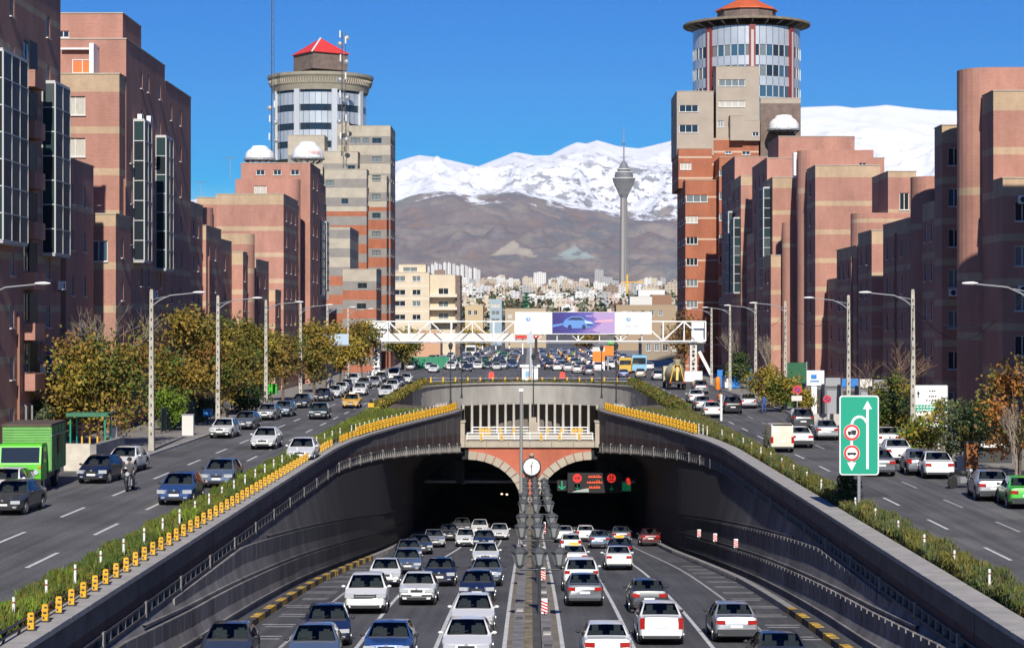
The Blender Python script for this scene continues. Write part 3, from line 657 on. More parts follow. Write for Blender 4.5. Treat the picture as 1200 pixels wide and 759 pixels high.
els = cr.color_ramp.elements; els[0].position = 0.30; els[0].color = (0.15, 0.118, 0.122, 1); els[1].position = 0.72; els[1].color = (0.30, 0.30, 0.255, 1)
for p_, c_ in ((0.41, (0.27, 0.20, 0.17, 1)), (0.48, (0.205, 0.175, 0.178, 1)), (0.56, (0.30, 0.25, 0.215, 1)), (0.63, (0.21, 0.22, 0.21, 1))):
    e = els.new(p_); e.color = c_
l.new(ta.outputs['Fac'], cr.inputs['Fac'])
tb = nt(0.006, 8, 0.72, (1, 0.5, 1)); mr = n.new('ShaderNodeMapRange'); mr.inputs['From Min'].default_value = 0.25; mr.inputs['From Max'].default_value = 0.75; mr.inputs['To Min'].default_value = -330; mr.inputs['To Max'].default_value = 330
l.new(tb.outputs['Fac'], mr.inputs['Value'])
tc = nt(0.0009, 3, 0.5); mr2 = n.new('ShaderNodeMapRange'); mr2.inputs['From Min'].default_value = 0.3; mr2.inputs['From Max'].default_value = 0.7; mr2.inputs['To Min'].default_value = -110; mr2.inputs['To Max'].default_value = 110
l.new(tc.outputs['Fac'], mr2.inputs['Value'])
def ma(op, a, b_):
    m_ = n.new('ShaderNodeMath'); m_.operation = op
    for i_, q in enumerate((a, b_)):
        if isinstance(q, (int, float)): m_.inputs[i_].default_value = q
        else: l.new(q, m_.inputs[i_])
    return m_.outputs[0]
far = n.new('ShaderNodeMapRange'); far.inputs['From Min'].default_value = 10800; far.inputs['From Max'].default_value = 12400; far.inputs['To Min'].default_value = -95; far.inputs['To Max'].default_value = 105
l.new(sp.outputs[1], far.inputs['Value'])
hgt = ma('ADD', ma('ADD', ma('ADD', sp.outputs[2], mr.outputs[0]), mr2.outputs[0]), far.outputs[0])
sn = n.new('ShaderNodeMapRange'); sn.inputs['From Min'].default_value = 690; sn.inputs['From Max'].default_value = 790; l.new(hgt, sn.inputs['Value'])
mx = n.new('ShaderNodeMix'); mx.data_type = 'RGBA'; 
rock = cr.outputs[0]
for px_, py_, d_, hgt_, c_ in ((602, 283, 8700, 75, (0.47, 0.41, 0.32, 1)), (673, 290, 8700, 62, (0.34, 0.40, 0.37, 1))):   # pale scree cones
    dz_ = ma('SUBTRACT', wz(py_, d_) + 12, sp.outputs[2]); ax = n.new('ShaderNodeMath'); ax.operation = 'ABSOLUTE'; l.new(ma('SUBTRACT', sp.outputs[0], wx(px_, d_)), ax.inputs[0])
    edge = ma('ADD', ma('SUBTRACT', ma('MULTIPLY', dz_, 1.35), ax.outputs[0]), ma('MULTIPLY', mr.outputs[0], .09)); f1 = n.new('ShaderNodeMapRange'); f1.inputs['From Min'].default_value = 0; f1.inputs['From Max'].default_value = 14; l.new(edge, f1.inputs['Value'])
    f2 = n.new('ShaderNodeMapRange'); f2.inputs['From Min'].default_value = hgt_ + 22; f2.inputs['From Max'].default_value = hgt_ - 5; l.new(ma('ADD', dz_, ma('MULTIPLY', mr.outputs[0], .10)), f2.inputs['Value'])
    f3 = n.new('ShaderNodeMapRange'); f3.inputs['From Min'].default_value = 9000; f3.inputs['From Max'].default_value = 8800; l.new(sp.outputs[1], f3.inputs['Value'])
    mq = n.new('ShaderNodeMix'); mq.data_type = 'RGBA'; l.new(ma('MULTIPLY', ma('MULTIPLY', f1.outputs[0], f2.outputs[0]), f3.outputs[0]), mq.inputs['Factor']); l.new(rock, mq.inputs['A']); mq.inputs['B'].default_value = c_; rock = mq.outputs['Result']
l.new(sn.outputs[0], mx.inputs['Factor']); l.new(rock, mx.inputs['A']); mx.inputs['B'].default_value = (0.86, 0.87, 0.90, 1)
tr = nt(0.0085, 9, 0.7, (1, 0.35, 1.6)); rk = n.new('ShaderNodeMapRange'); rk.inputs['From Min'].default_value = 0.515; rk.inputs['From Max'].default_value = 0.565; l.new(tr.outputs['Fac'], rk.inputs['Value'])
rz_ = n.new('ShaderNodeMapRange'); rz_.inputs['From Min'].default_value = 1480; rz_.inputs['From Max'].default_value = 1180; l.new(hgt, rz_.inputs['Value']); rx_ = n.new('ShaderNodeMapRange'); rx_.inputs['From Min'].default_value = -900; rx_.inputs['From Max'].default_value = 250; rx_.inputs['To Min'].default_value = .18; l.new(sp.outputs[0], rx_.inputs['Value'])
rx2 = n.new('ShaderNodeMapRange'); rx2.inputs['From Min'].default_value = 1900; rx2.inputs['From Max'].default_value = 1200; rx2.inputs['To Min'].default_value = .1; l.new(sp.outputs[0], rx2.inputs['Value'])
mk = ma('MULTIPLY', .85, ma('MULTIPLY', ma('MULTIPLY', rk.outputs[0], rz_.outputs[0]), ma('MULTIPLY', rx_.outputs[0], rx2.outputs[0])))
my = n.new('ShaderNodeMix'); my.data_type = 'RGBA'; l.new(mk, my.inputs['Factor']); l.new(mx.outputs['Result'], my.inputs['A']); my.inputs['B'].default_value = (0.17, 0.17, 0.185, 1); l.new(my.outputs['Result'], pb.inputs['Base Color'])
mo = bpy.data.objects.new('mountain_range', mountain_mesh()); mo.data.materials.append(mm); COL.objects.link(mo); struct(mo)
# pale scree cones at the foot of the range
# ------------------------------------------------------------------ buildings
WIN = {}
def win_mesh(w, h, fm, mull):
    key = (round(w, 2), round(h, 2), fm.name, mull)
    if key not in WIN:
        b = MB(); t = 0.07
        b.box(-w / 2, w / 2, -0.05, 0.05, 0, t); b.box(-w / 2, w / 2, -0.05, 0.05, h - t, h)
        b.box(-w / 2, -w / 2 + t, -0.05, 0.05, t, h - t); b.box(w / 2 - t, w / 2, -0.05, 0.05, t, h - t)
        for k in range(mull):
            x = -w / 2 + w * (k + 1) / (mull + 1); b.box(x - 0.035, x + 0.035, -0.045, 0.045, t, h - t)
        s = MB(); s.box(-w / 2 - 0.06, w / 2 + 0.06, -0.30, -0.05, -0.07, 0.0)
        WIN[key] = (b.mesh('window', fm), s.mesh('sill', offwhite), {})
    return WIN[key]
def pane_mesh(entry, w, h, m):
    d = entry[2]
    if m.name not in d: d[m.name] = MB().box(-w / 2 + 0.03, w / 2 - 0.03, 0.0, 0.03, 0.03, h - 0.03).mesh('pane', m)
    return d[m.name]
PANES = [glass, glass, glass, glassb, curtaing, curtaing, curtain]
def add_window(parent, o, u, nrm, op, fm=None, mull=1, depth=0.16, pane=None, sill=True):
    """o: world (x, y) of the facade's left foot, u along it, nrm outward"""
    u0, u1, z0, z1 = op; w, h = u1 - u0, z1 - z0; e = win_mesh(w, h, fm or offwhite, mull)
    uc = (u0 + u1) / 2; x = o[0] + u[0] * uc - nrm[0] * depth; y = o[1] + u[1] * uc - nrm[1] * depth
    rz = math.atan2(u[1], u[0]); l0 = parent.location
    wdw = place('window', e[0], parent, (x - l0[0], y - l0[1], z0 - l0[2]), (0, 0, rz))
    place('pane', pane_mesh(e, w, h, pane or random.choice(PANES)), wdw)
    if sill: place('sill', e[1], wdw)
    return wdw
def facade(mb, o, u, nrm, W, z0, z1, ops, bands, depth=0.25):
    zs = sorted(set([z0, z1] + [z for op in ops for z in op[2:4]] + [z for a in bands for z in a if z0 < z < z1]))
    us = sorted(set([0.0, W] + [q for op in ops for q in op[0:2]]))
    P = lambda a, z, d=0.0: (o[0] + u[0] * a - nrm[0] * d, o[1] + u[1] * a - nrm[1] * d, z)
    for za, zb in zip(zs[:-1], zs[1:]):
        zc = (za + zb) / 2; mi = 1 if any(a <= zc <= b for a, b in bands) else 0
        run = None
        for ua, ub in zip(us[:-1], us[1:]):
            uc = (ua + ub) / 2
            hole = any(p[0] < uc < p[1] and p[2] < zc < p[3] for p in ops)
            if hole:
                if run: mb.quad(P(run[0], za), P(run[1], za), P(run[1], zb), P(run[0], zb), mi); run = None
            else: run = (run[0], ub) if run else (ua, ub)
        if run: mb.quad(P(run[0], za), P(run[1], za), P(run[1], zb), P(run[0], zb), mi)
    for (a, b, za, zb) in ops:
        mb.quad(P(a, za), P(b, za), P(b, za, depth), P(a, za, depth)); mb.quad(P(a, zb, depth), P(b, zb, depth), P(b, zb), P(a, zb))
        mb.quad(P(a, za), P(a, za, depth), P(a, zb, depth), P(a, zb)); mb.quad(P(b, za, depth), P(b, za), P(b, zb), P(b, zb, depth))
        mb.quad(P(a, za, depth), P(b, za, depth), P(b, zb, depth), P(a, zb, depth), 2)
def levels(zt, n, cap=1.4, st=3.3, h=1.5, gap=0.35):
    return [(zt - cap - gap - st * k - h, zt - cap - gap - st * k) for k in range(n)]
def bands_for(zt, cap=1.4, st=3.3, bh=0.55, top=True):
    out = [(zt - cap, zt + 1)] if top else []; z = zt - cap
    while z > 3: z -= st; out.append((z, z + bh))
    return out
def block(parent, x0, x1, y0, y1, zt, S=(), W=(), E=(), z0=0.0, m=(None, None), bands=None, r=0.0, corner=None, cap=1.4, st=3.3, name='wall', coping=True, fm=None, mull=1, panes=None, top=True):
    m0, m1 = m[0] or brick, m[1] or band; bands = bands_for(zt, cap, st, top=top) if bands is None else bands
    b = MB(); rw = r if corner in ('W', 'both') else 0; re = r if corner in ('E', 'both') else 0
    facade(b, (x0 + rw, y0), (1, 0), (0, -1), x1 - x0 - rw - re, z0, zt, S, bands)
    facade(b, (x0 + rw, y1), (0, -1), (-1, 0), y1 - y0 - 2 * rw, z0, zt, W, bands)
    facade(b, (x1 - re, y0 + 2 * re), (0, 1), (1, 0), y1 - y0 - 2 * re, z0, zt, E, bands)
    for side, rr in (('W', rw), ('E', re)):
        if not rr: continue
        n = 14; cx = x0 + rr if side == 'W' else x1 - rr; cy = y0 + rr
        a0, a1 = (.5 * math.pi, 1.5 * math.pi) if side == 'W' else (1.5 * math.pi, 2.5 * math.pi)
        for k in range(n):
            ta, tb = a0 + (a1 - a0) * k / n, a0 + (a1 - a0) * (k + 1) / n
            pa = (cx + rr * math.cos(ta), cy + rr * math.sin(ta)); pb_ = (cx + rr * math.cos(tb), cy + rr * math.sin(tb)); d = math.dist(pa, pb_)
            uu = ((pb_[0] - pa[0]) / d, (pb_[1] - pa[1]) / d); facade(b, pa, uu, (uu[1], -uu[0]), d, z0, zt, (), bands)
    b.quad((x1 - re, y1, z0), (x0 + rw, y1, z0), (x0 + rw, y1, zt), (x1 - re, y1, zt))
    roof = []
    if rw: roof += [(x0 + rw + rw * math.cos(t), y0 + rw + rw * math.sin(t), zt - .02) for t in np.linspace(.5 * math.pi, 1.5 * math.pi, 11)]
    else: roof += [(x0, y1, zt - .02), (x0, y0, zt - .02)]
    if re: roof += [(x1 - re + re * math.cos(t), y0 + re + re * math.sin(t), zt - .02) for t in np.linspace(-.5 * math.pi, .5 * math.pi, 11)]
    else: roof += [(x1, y0, zt - .02), (x1, y1, zt - .02)]
    if rw: roof += [(x0 + rw, y1, zt - .02)]
    if re: roof.insert(len(roof) - (1 if rw else 0), (x1 - re, y1, zt - .02))
    b.poly(roof)
    wall = b.build(name, [m0, m1, dsteel], parent, world=True)
    if coping and not r:
        c = MB(); c.box(x0 - 0.06, x1 + 0.06, y0 - 0.06, y0 + 0.3, zt, zt + 0.09)
        c.box(x0 - 0.06, x0 + 0.3, y0 + 0.3, y1, zt, zt + 0.09); c.box(x1 - 0.3, x1 + 0.06, y0 + 0.3, y1, zt, zt + 0.09); c.build('coping', stone, parent, world=True)
    for ops, o, u, nn in ((S, (x0 + rw, y0), (1, 0), (0, -1)), (W, (x0 + rw, y1), (0, -1), (-1, 0)), (E, (x1 - re, y0 + 2 * re), (0, 1), (1, 0))):
        for op in ops: add_window(parent, o, u, nn, op, fm, mull if op[1] - op[0] > 0.9 else 0, pane=(random.choice(panes) if panes else None))
    return wall
def cols(us, zs, w=1.3, skip=0.0):
    return [(u - w / 2, u + w / 2, a, b) for u in us for a, b in zs if a > 0.6 and random.random() >= skip]
bglass = mat('bay_glass', (0.015, 0.022, 0.028), 0.5, spec=0.1); teal = mat('teal_glass', (0.022, 0.045, 0.05), 0.45, spec=0.1); BAYP = [bglass, teal, teal, bglass, mat('netted_glass', (0.06, 0.075, 0.08), 0.5, spec=0.1, var=0.25, scale=3.0, stretch=(6, 6, 0.5))]
def bay(parent, x, y0, y1, z0, z1, out, nx, rows, side=1):
    """glazed bay on a street face; side=+1 faces +x (left buildings), -1 faces -x"""
    root = MB(); fr = 0.07; xa, xb = (x, x + out) if side > 0 else (x - out, x)
    xo = xb if side > 0 else xa
    root.box(xa, xb, y0, y1, z0 - 0.18, z0); root.box(xa, xb, y0, y1, z1, z1 + 0.18)
    for k in range(nx + 1):
        yy_ = y0 + (y1 - y0) * k / nx; root.box(xo - 0.05, xo + 0.05, yy_ - fr / 2, yy_ + fr / 2, z0, z1)
    for k in range(rows + 1):
        zz_ = z0 + (z1 - z0) * k / rows; root.box(xo - 0.045, xo + 0.045, y0, y1, zz_ - fr / 2, zz_ + fr / 2); root.box(xa, xb, y0 - 0.04, y0 + 0.04, zz_ - fr / 2, zz_ + fr / 2)
    root.box(xa, xa + fr, y0 - 0.045, y0 + 0.045, z0, z1)
    w = root.build('bay_window', mat('bay_frame', (0.46, 0.46, 0.45), 0.6), parent, world=True)
    ph, pw = (z1 - z0) / rows - fr, (y1 - y0) / nx - fr
    for k in range(rows):
        zc = z0 + (z1 - z0) * (k + 0.5) / rows
        for j in range(nx):
            yc = y0 + (y1 - y0) * (j + 0.5) / nx
            p = MB(); p.cbox(xo, yc, zc, 0.03, pw, ph); o = p.build('pane', random.choice(BAYP), None)
            o.parent = w; l0 = parent.location; o.data.transform(Matrix.Translation((-l0[0], -l0[1], -l0[2])))
        p = MB(); p.cbox((xa + xb) / 2, y0, zc, abs(out) - fr, 0.03, ph); o = p.build('pane', random.choice(BAYP), None)
        o.parent = w; o.data.transform(Matrix.Translation((-l0[0], -l0[1], -l0[2])))
    return w
acm = None
def ac(parent, x, y, z, rz=0):
    b = MB(); b.cbox(0, 0, 0, 0.85, 0.35, 0.6, 0); b.lathe([(0, -0.185), (0.22, -0.185), (0.22, -0.19)], 12, c=(-0.1, 0, 0), mi=1, axis='y'); b.cbox(-0.3, 0.1, -0.36, 0.05, 0.4, 0.1, 1); b.cbox(0.3, 0.1, -0.36, 0.05, 0.4, 0.1, 1)
    o = b.build('air_conditioner', [white, trim], parent); l0 = parent.location; o.location = (x - l0[0], y - l0[1], z - l0[2]); o.rotation_euler = (0, 0, rz); return o
def pipe(parent, x, y, z0, z1):
    b = MB(); b.tube([(x, y, z0), (x, y, z1)], 0.09, 6); b.build('drain_pipe', mat('rust_pipe', (0.32, 0.16, 0.11), 0.7), parent, world=True)
def antenna(parent, x, y, z, h=2.6):
    b = MB(); b.tube([(x, y, z), (x, y, z + h)], 0.035, 5)
    b.tube([(x - 0.9, y, z + h), (x + 0.9, y, z + h)], 0.03, 4)
    for k in range(7): b.tube([(x - 0.9 + k * 0.3, y - 0.3 - 0.02 * k, z + h), (x - 0.9 + k * 0.3, y + 0.3, z + h)], 0.02, 4)
    b.build('roof_antenna', steel, parent, world=True)
def X(px, Y): return wx(px, Y)
def Z(py, Y): return wz(py, Y)

# ---- right side, near to far
B = thing('brick_apartment_block', 'pink brick apartment block with rounded corner at the right edge, beige banded front', 'building', (40, 158, 0))
zt = Z(80, 158); x0 = X(1128, 158)
block(B, x0, 62, 158, 169, zt, W=(), r=2.2, corner='W', bands=[(zt - 9.8, zt - 9.2), (zt - 16.4, zt - 15.8), (zt - 21, zt - 20.4)])
zt = Z(108, 154.2); x1 = X(1163, 154.2)
block(B, x1, 60, 154.2, 157.95, zt, S=cols([6, 12], levels(zt, 7), 1.5), bands=bands_for(zt, 1.45))
zt = Z(210, 151); x2 = X(1174, 151)
block(B, x2, 58, 151, 154.15, zt, S=cols([1.45, 6, 11], levels(zt, 5, 1.3), 1.15), bands=bands_for(zt, 1.3))
for py in (235, 340): ac(B, x2 + 1.5, 150.75, Z(py, 151))
# its unseen southern neighbour, which shades its foot
B = thing('brick_apartment_block', 'pink brick apartment block just outside the frame on the right, shading its neighbour', 'building', (42, 128, 0))
block(B, 34.0, 62, 104, 125, 35.5, W=cols([4, 9, 14, 18], levels(35.5, 9), 1.3, 0.1))
block(B, 36.5, 62, 60, 103.9, 26, W=cols([4, 10, 16, 22, 28, 34, 40], levels(26, 7), 1.3, 0.1))

B = thing('brick_apartment_block', 'brick block with narrow dark window column and air conditioners, second from the right edge', 'building', (38, 168, 0))
zt = Z(148, 168); x0 = X(1103, 168)
block(B, 36.2, 60, 171.2, 177.5, zt - 2.0, bands=[])
block(B, x0 - 0.0, x0 + 2.6, 168, 171.1, zt, S=[(0.5, 1.5, a, b) for a, b in levels(zt, 7, 1.45, 3.33)], W=(), bands=bands_for(zt, 1.45, 3.33))
for k in (3, 6): ac(B, x0 + 0.95, 167.75, levels(zt, 7, 1.45, 3.33)[k][0] - 0.4)
x = 33.6; zt = Z(238, 172); block(B, x0 + .02, x0 + 2.4, 171.2, 176.5, zt, W=cols([1.5, 4.2], levels(zt, 5), 0.9), bands=bands_for(zt, 1.4))

B = thing('brick_apartment_block', 'brick block with rounded turret and stepped dark wings, behind the white road sign', 'building', (38, 180, 0))
zt = Z(207, 178); x0 = X(1071, 178)
block(B, x0, 58, 178, 184, zt, r=1.8, corner='W', bands=[(zt - 4.6, zt - 4.1)])
zt = Z(257, 181); block(B, 33.4, 50, 180.5, 194, zt, W=cols([2.5, 6, 10], levels(zt, 5), 0.9), S=(), bands=bands_for(zt, 1.2))
pipe(B, 33.3, 187, 3, zt - 1)
zt = Z(271, 201); x0 = X(1021, 201); block(B, x0, 44, 201, 209.4, zt, W=cols([2, 5.5], levels(zt, 4), 0.9), bands=bands_for(zt, 1.3))
zt = Z(250, 211); x0 = X(1000, 211); block(B, x0, 60, 211, 220, zt, r=2.0, corner='W', bands=[(zt - 1.0, zt - 0.6)])
zt = Z(290, 212); x0 = 33.36; block(B, x0, 40, 209.5, 223, zt, W=cols([2, 5, 8.5], levels(zt, 4), 1.0), bands=bands_for(zt, 1.2))
pipe(B, 33.26, 212, 3, zt - 1)
zt = Z(328, 226); block(B, 33.37, 40, 223.1, 229.8, zt, W=cols([3], levels(zt, 3), 1.0), bands=bands_for(zt, 1.2))
zt = Z(202, 214); block(B, X(1040, 214), X(1073, 214), 214, 224, zt, S=[(1.2, 2.2, zt - 4.0, zt - 2.2)], bands=[(zt - 0.6, zt), (zt - 5, zt - 3.9)])

B = thing('brick_apartment_block', 'tall pink brick block with plain sunlit end wall, rising behind the green road sign', 'building', (36, 230, 0))
zt = Z(195, 230); x0 = X(955, 230)
block(B, x0, X(1031, 230), 230, 237, zt, W=cols([3], levels(zt, 7), 0.9), bands=bands_for(zt, 1.3, 3.2))
zt2 = Z(172, 232); x1 = X(943, 232)
block(B, x1, X(1032, 232), 237.2, 252, zt2, S=[(5.3, 6.2, zt2 - 2.5, zt2 - 1.5)], W=cols([3, 7], levels(zt2, 8), 0.9, 0.1), r=1.6, corner='W', bands=[(zt2 - 5, zt2 - 4.4)])
block(B, X(912, 268), X(1001, 268), 268, 280, Z(161, 268), bands=[])
antenna(B, X(1000, 240), 240, zt2, 1.6)

B = thing('brick_apartment_block', 'brick block with tall glazed bay and white balcony frame, left of the plain end wall', 'building', (34, 255, 0))
zt = Z(209, 255); x0 = X(905, 255)
block(B, x0, X(943, 255), 255, 266, zt, bands=bands_for(zt, 1.3, 3.3), W=cols([3, 8], levels(zt, 7), 1.0, 0.2))
bay(B, x0, 257, 261.5, Z(337, 258), Z(222, 258), 0.9, 2, 10, -1)
zt3 = Z(183, 262); block(B, X(903, 262), 46, 266.2, 284, zt3, S=[(3.5, 5.8, zt3 - 3.3, zt3 - 1.3)], bands=[], W=cols([4, 9, 14], levels(zt3, 8), 1.0, 0.2), mull=2)
b = MB(); b.box(X(921, 262), X(924, 262), 254.6, 255.6, zt - 0.1, zt + 3.1); b.box(X(921, 262), X(942, 262), 255.2, 255.5, zt + 2.9, zt + 3.15); b.build('balcony_frame', white, B, world=True)
zt = Z(262, 246); block(B, X(915, 246), 40, 244, 254.9, zt, r=1.2, corner='W', W=(), bands=[(zt - 3, zt - 2.5)])
zt = Z(300, 246); block(B, X(905, 246) - 0.2, X(915, 246), 246, 254.8, zt, W=cols([3, 6], levels(zt, 4), 0.9), bands=bands_for(zt))

B = thing('brick_apartment_block', 'brick block with two blue glazed bays beside the orange striped tower base', 'building', (32, 290, 0))
zt = Z(207, 290); x0 = X(868, 290)
block(B, x0, X(905, 290), 290, 304, zt, bands=bands_for(zt, 1.3), W=cols([4, 10], levels(zt, 8), 1.0, 0.2))
bay(B, x0, 291, 296, Z(343, 292), Z(257, 292), 0.9, 2, 8, -1)
bay(B, x0, 299, 303.5, Z(343, 300), Z(250, 300), 0.9, 2, 8, -1)
zt = Z(185, 305); block(B, X(868, 305) - 1, 44, 304.2, 325, zt, bands=[(zt - 6, zt - 5.5)], W=cols([4, 9, 15], levels(zt, 9), 1.0, 0.2))
zt = Z(275, 284); block(B, X(880, 284), X(900, 284), 280, 289.9, zt, bands=bands_for(zt), W=cols([4], levels(zt, 5), 0.9))

# ---- stepped office tower on the right with drum and ring
def stripes(z0, z1, st=3.45, h=0.32, o=0.0):
    out = []; z = z0 + o
    while z < z1: out.append((z, z + h)); z += st
    return out
YT = 345.0
T = thing('office_tower', 'stepped orange brick office tower with silver drum, ring and orange cone roof', 'office tower', (30, YT, 0))
OB = (obrick, mat('pale_string_course', (0.52, 0.38, 0.27), 0.8))
def rowz(py0, n, Y, st=24.7, h=8.5): return [(Z(py0 + st * k + h, Y), Z(py0 + st * k, Y)) for k in range(n)]
zs = rowz(229, 7, 345)
x0, x1 = X(803, 345), X(841, 345)
def tw(px0, px1, xw, zl, Y=345): return [(X(px0, Y) - xw, X(px1, Y) - xw, a, b) for a, b in zl]
lw = [(u - 1.6, u + 1.6, a, b) for a, b in zs for u in (3.2, 9.4, 15.6)]
block(T, x0, x1, 345, 364, Z(212, 345), S=tw(804, 817.5, x0, zs[1:]) + tw(804, 829, x0, zs[:1]), W=lw, m=OB, bands=stripes(0, 50, 3.55, 0.3, 1.2), fm=white, panes=[curtaing, glass, curtain], mull=2)
zs2 = [(Z(199, 349), Z(191, 349))]
block(T, X(795, 350), X(834, 350), 350, 366, Z(175, 350), S=tw(797, 810, X(795, 350), zs2, 350), m=OB, z0=Z(212, 345) - 1, bands=stripes(0, 60, 3.55, 0.3, 1.2), fm=white, panes=[curtaing, curtain], mull=2)
zb = [(Z(156, 352), Z(147, 352)), (Z(132, 352), Z(124, 352))]
block(T, X(793, 352), X(836, 352), 352, 366, Z(108, 352), S=tw(796, 818, X(793, 352), zb, 352), W=[(2, 5, a, b) for a, b in zb], z0=Z(175, 350) - 1, m=(taupe, taupe), bands=[], fm=white, panes=[curtaing, curtain, glass], mull=2)
block(T, x1 + 0.02, X(874, 343), 341, 352, Z(185, 341), S=tw(842.5, 856, x1, rowz(226, 6, 341), 341) + tw(842.5, 873, x1, [(Z(207, 341), Z(200, 341))], 341), m=OB, bands=stripes(0, 60, 3.55, 0.3, 1.2), fm=white, panes=[curtaing, glass, curtain], mull=1)
block(T, X(835, 348), X(892, 348), 352.2, 364, Z(163, 352), S=[(2.5, 3.6, Z(181, 352), Z(178, 352)), (5.4, 6.8, Z(182, 352), Z(178, 352))], z0=Z(218, 352), m=OB, bands=stripes(0, 70, 2.2, 0.3, 0.4), fm=white)
# tall taupe shaft
zb = [(Z(102, 353), Z(94, 353)), (Z(126, 353), Z(119, 353)), (Z(150, 353), Z(142, 353))]
block(T, X(839, 353), X(889, 353), 353, 362, Z(79, 353), S=tw(842, 873, X(839, 353), zb[:2], 353) + tw(840.5, 848, X(839, 353), zb[2:], 353), z0=Z(165, 353), m=(taupe, taupe), bands=[], fm=white, panes=[curtaing, glass, curtain], mull=3)
block(T, X(856, 350), X(872, 350), 350.5, 352.9, Z(136, 350), z0=Z(165, 350), m=(taupe, taupe), bands=[])
block(T, X(872, 350), X(891, 350), 351, 352.9, Z(141, 350), S=[(1.5, 2.6, Z(160, 350), Z(155, 350))], z0=Z(165, 350), m=(taupe, taupe), bands=[], fm=white)
# brown-grey block behind the water tank
gb = mat('grey_brown_brick', (0.17, 0.125, 0.105), 0.9, 0.3, 1.0)
zt = Z(116, 356); block(T, X(891, 356), X(938, 356), 356, 366, zt, z0=Z(190, 356), m=(gb, taupe), bands=[(zt - 0.9, zt + 1)])
# drum
def drum(parent, cx, cy, rad, z0, z1, levels_, cols_, nseg=48, panem=glassb, ribm=maroon, wallm=alu):
    """curved panels between columns; each storey has a glazed strip"""
    n = len(cols_); edges = []
    for k in range(nseg):
        a, c = math.radians(180 + k * 360 / nseg), math.radians(180 + (k + 1) * 360 / nseg)
        if math.sin((a + c) / 2) > 0.35: continue
        zprev = z0; am, cm_ = a + 0.004, c - 0.004
        for (za, zb) in levels_ + [(z1, z1)]:
            b = MB(); r = rad
            for (ra, rb) in ((r, r),):
                b.quad((r * math.cos(am), r * math.sin(am), zprev), (r * math.cos(cm_), r * math.sin(cm_), zprev), (r * math.cos(cm_), r * math.sin(cm_), za), (r * math.cos(am), r * math.sin(am), za))
            if za > zprev: b.v = [(x + cx - parent.location.x, y + cy - parent.location.y, z) for x, y, z in b.v]; b.build('cladding_panel', wallm, parent)
            if zb > za:
                g_ = MB(); r2 = rad - 0.12; g_.quad((r2 * math.cos(a), r2 * math.sin(a), za), (r2 * math.cos(c), r2 * math.sin(c), za), (r2 * math.cos(c), r2 * math.sin(c), zb), (r2 * math.cos(a), r2 * math.sin(a), zb))
                for q in (a,): g_.tube([((rad) * math.cos(q), (rad) * math.sin(q), za), (rad * math.cos(q), rad * math.sin(q), zb)], 0.06 if ribm is maroon else 0.03, 4, 1)
                g_.v = [(x + cx - parent.location.x, y + cy - parent.location.y, z) for x, y, z in g_.v]; g_.build('window', [random.choice(panem) if isinstance(panem, list) else panem, white if ribm is maroon else dsteel], parent)
            zprev = zb
    for t in cols_:
        b = MB(); q = math.radians(t); d = Vector((math.cos(q), math.sin(q), 0)); e = Vector((-math.sin(q), math.cos(q), 0))
        b.obox(Vector((cx, cy, (z0 + z1) / 2)) + d * (rad + 0.1) - Vector((parent.location.x, parent.location.y, 0)), e * 0.55, d * 0.3, Vector((0, 0, (z1 - z0) / 2)), 0)
        cl0 = b.build('column', ribm, parent)
        if ribm is maroon: b = MB(); b.obox(Vector((cx, cy, (z0 + z1) / 2)) + d * (rad + 0.36) - Vector((parent.location.x, parent.location.y, 0)), e * 0.24, d * 0.06, Vector((0, 0, (z1 - z0) / 2 - 0.9)), 0); b.build('pale_stripe', mat('pale_pink_render', (0.50, 0.42, 0.40), 0.8), cl0)
    b = MB(); b.lathe([(rad - 0.3, z0), (rad - 0.3, z1 - 0.1), (0, z1 - 0.1)], nseg, c=(cx - parent.location.x, cy - parent.location.y, 0)); b.build('drum_core', dsteel, parent)
Yd = 366.0; rad = (X(937, Yd) - X(812, Yd)) / 2; cx = X(874.5, Yd)
drum(T, cx, Yd, rad, Z(150, Yd), Z(39, Yd), [(Z(114, 357), Z(101, 357)), (Z(90, 357), Z(77, 357)), (Z(66, 357), Z(53, 357))], [222, 270, 318], 48, [glassb, glassb, curtaing, glass], maroon)
b = MB(); b.lathe([(rad - 0.8, 0.35), (rad + 1.75, 0.0), (rad + 1.8, 0.25), (rad + 1.75, 0.4), (rad - 0.8, 0.65), (rad - 0.8, 0.35)], 56, c=(cx - T.location.x, Yd - T.location.y, Z(33, 366))); b.build('ring', mat('weathered_ring', (0.20, 0.16, 0.115), 0.8, 0.4, 1.5), T, smooth=40)
for k in range(24):
    t = 2 * math.pi * k / 24; b = MB(); b.bar((cx - T.location.x + (rad - 2) * math.cos(t), Yd - T.location.y + (rad - 2) * math.sin(t), Z(40, 366)), (cx - T.location.x + (rad + 1) * math.cos(t), Yd - T.location.y + (rad + 1) * math.sin(t), Z(33.5, 366)), 0.2); b.build('ring_strut', steel, T)
b = MB(); b.lathe([(5.2, Z(40, Yd)), (5.2, Z(14, Yd)), (0, Z(14, Yd))], 10, c=(cx - T.location.x, Yd - T.location.y, 0)); b.build('penthouse', gb, T)
b = MB(); b.lathe([(5.6, Z(15, Yd)), (5.55, Z(13.4, Yd)), (2.0, Z(2, Yd)), (1.2, Z(-5, Yd)), (0, Z(-10, Yd))], 10, c=(cx - T.location.x, Yd - T.location.y, 0)); b.build('cone_roof', orroof, T)
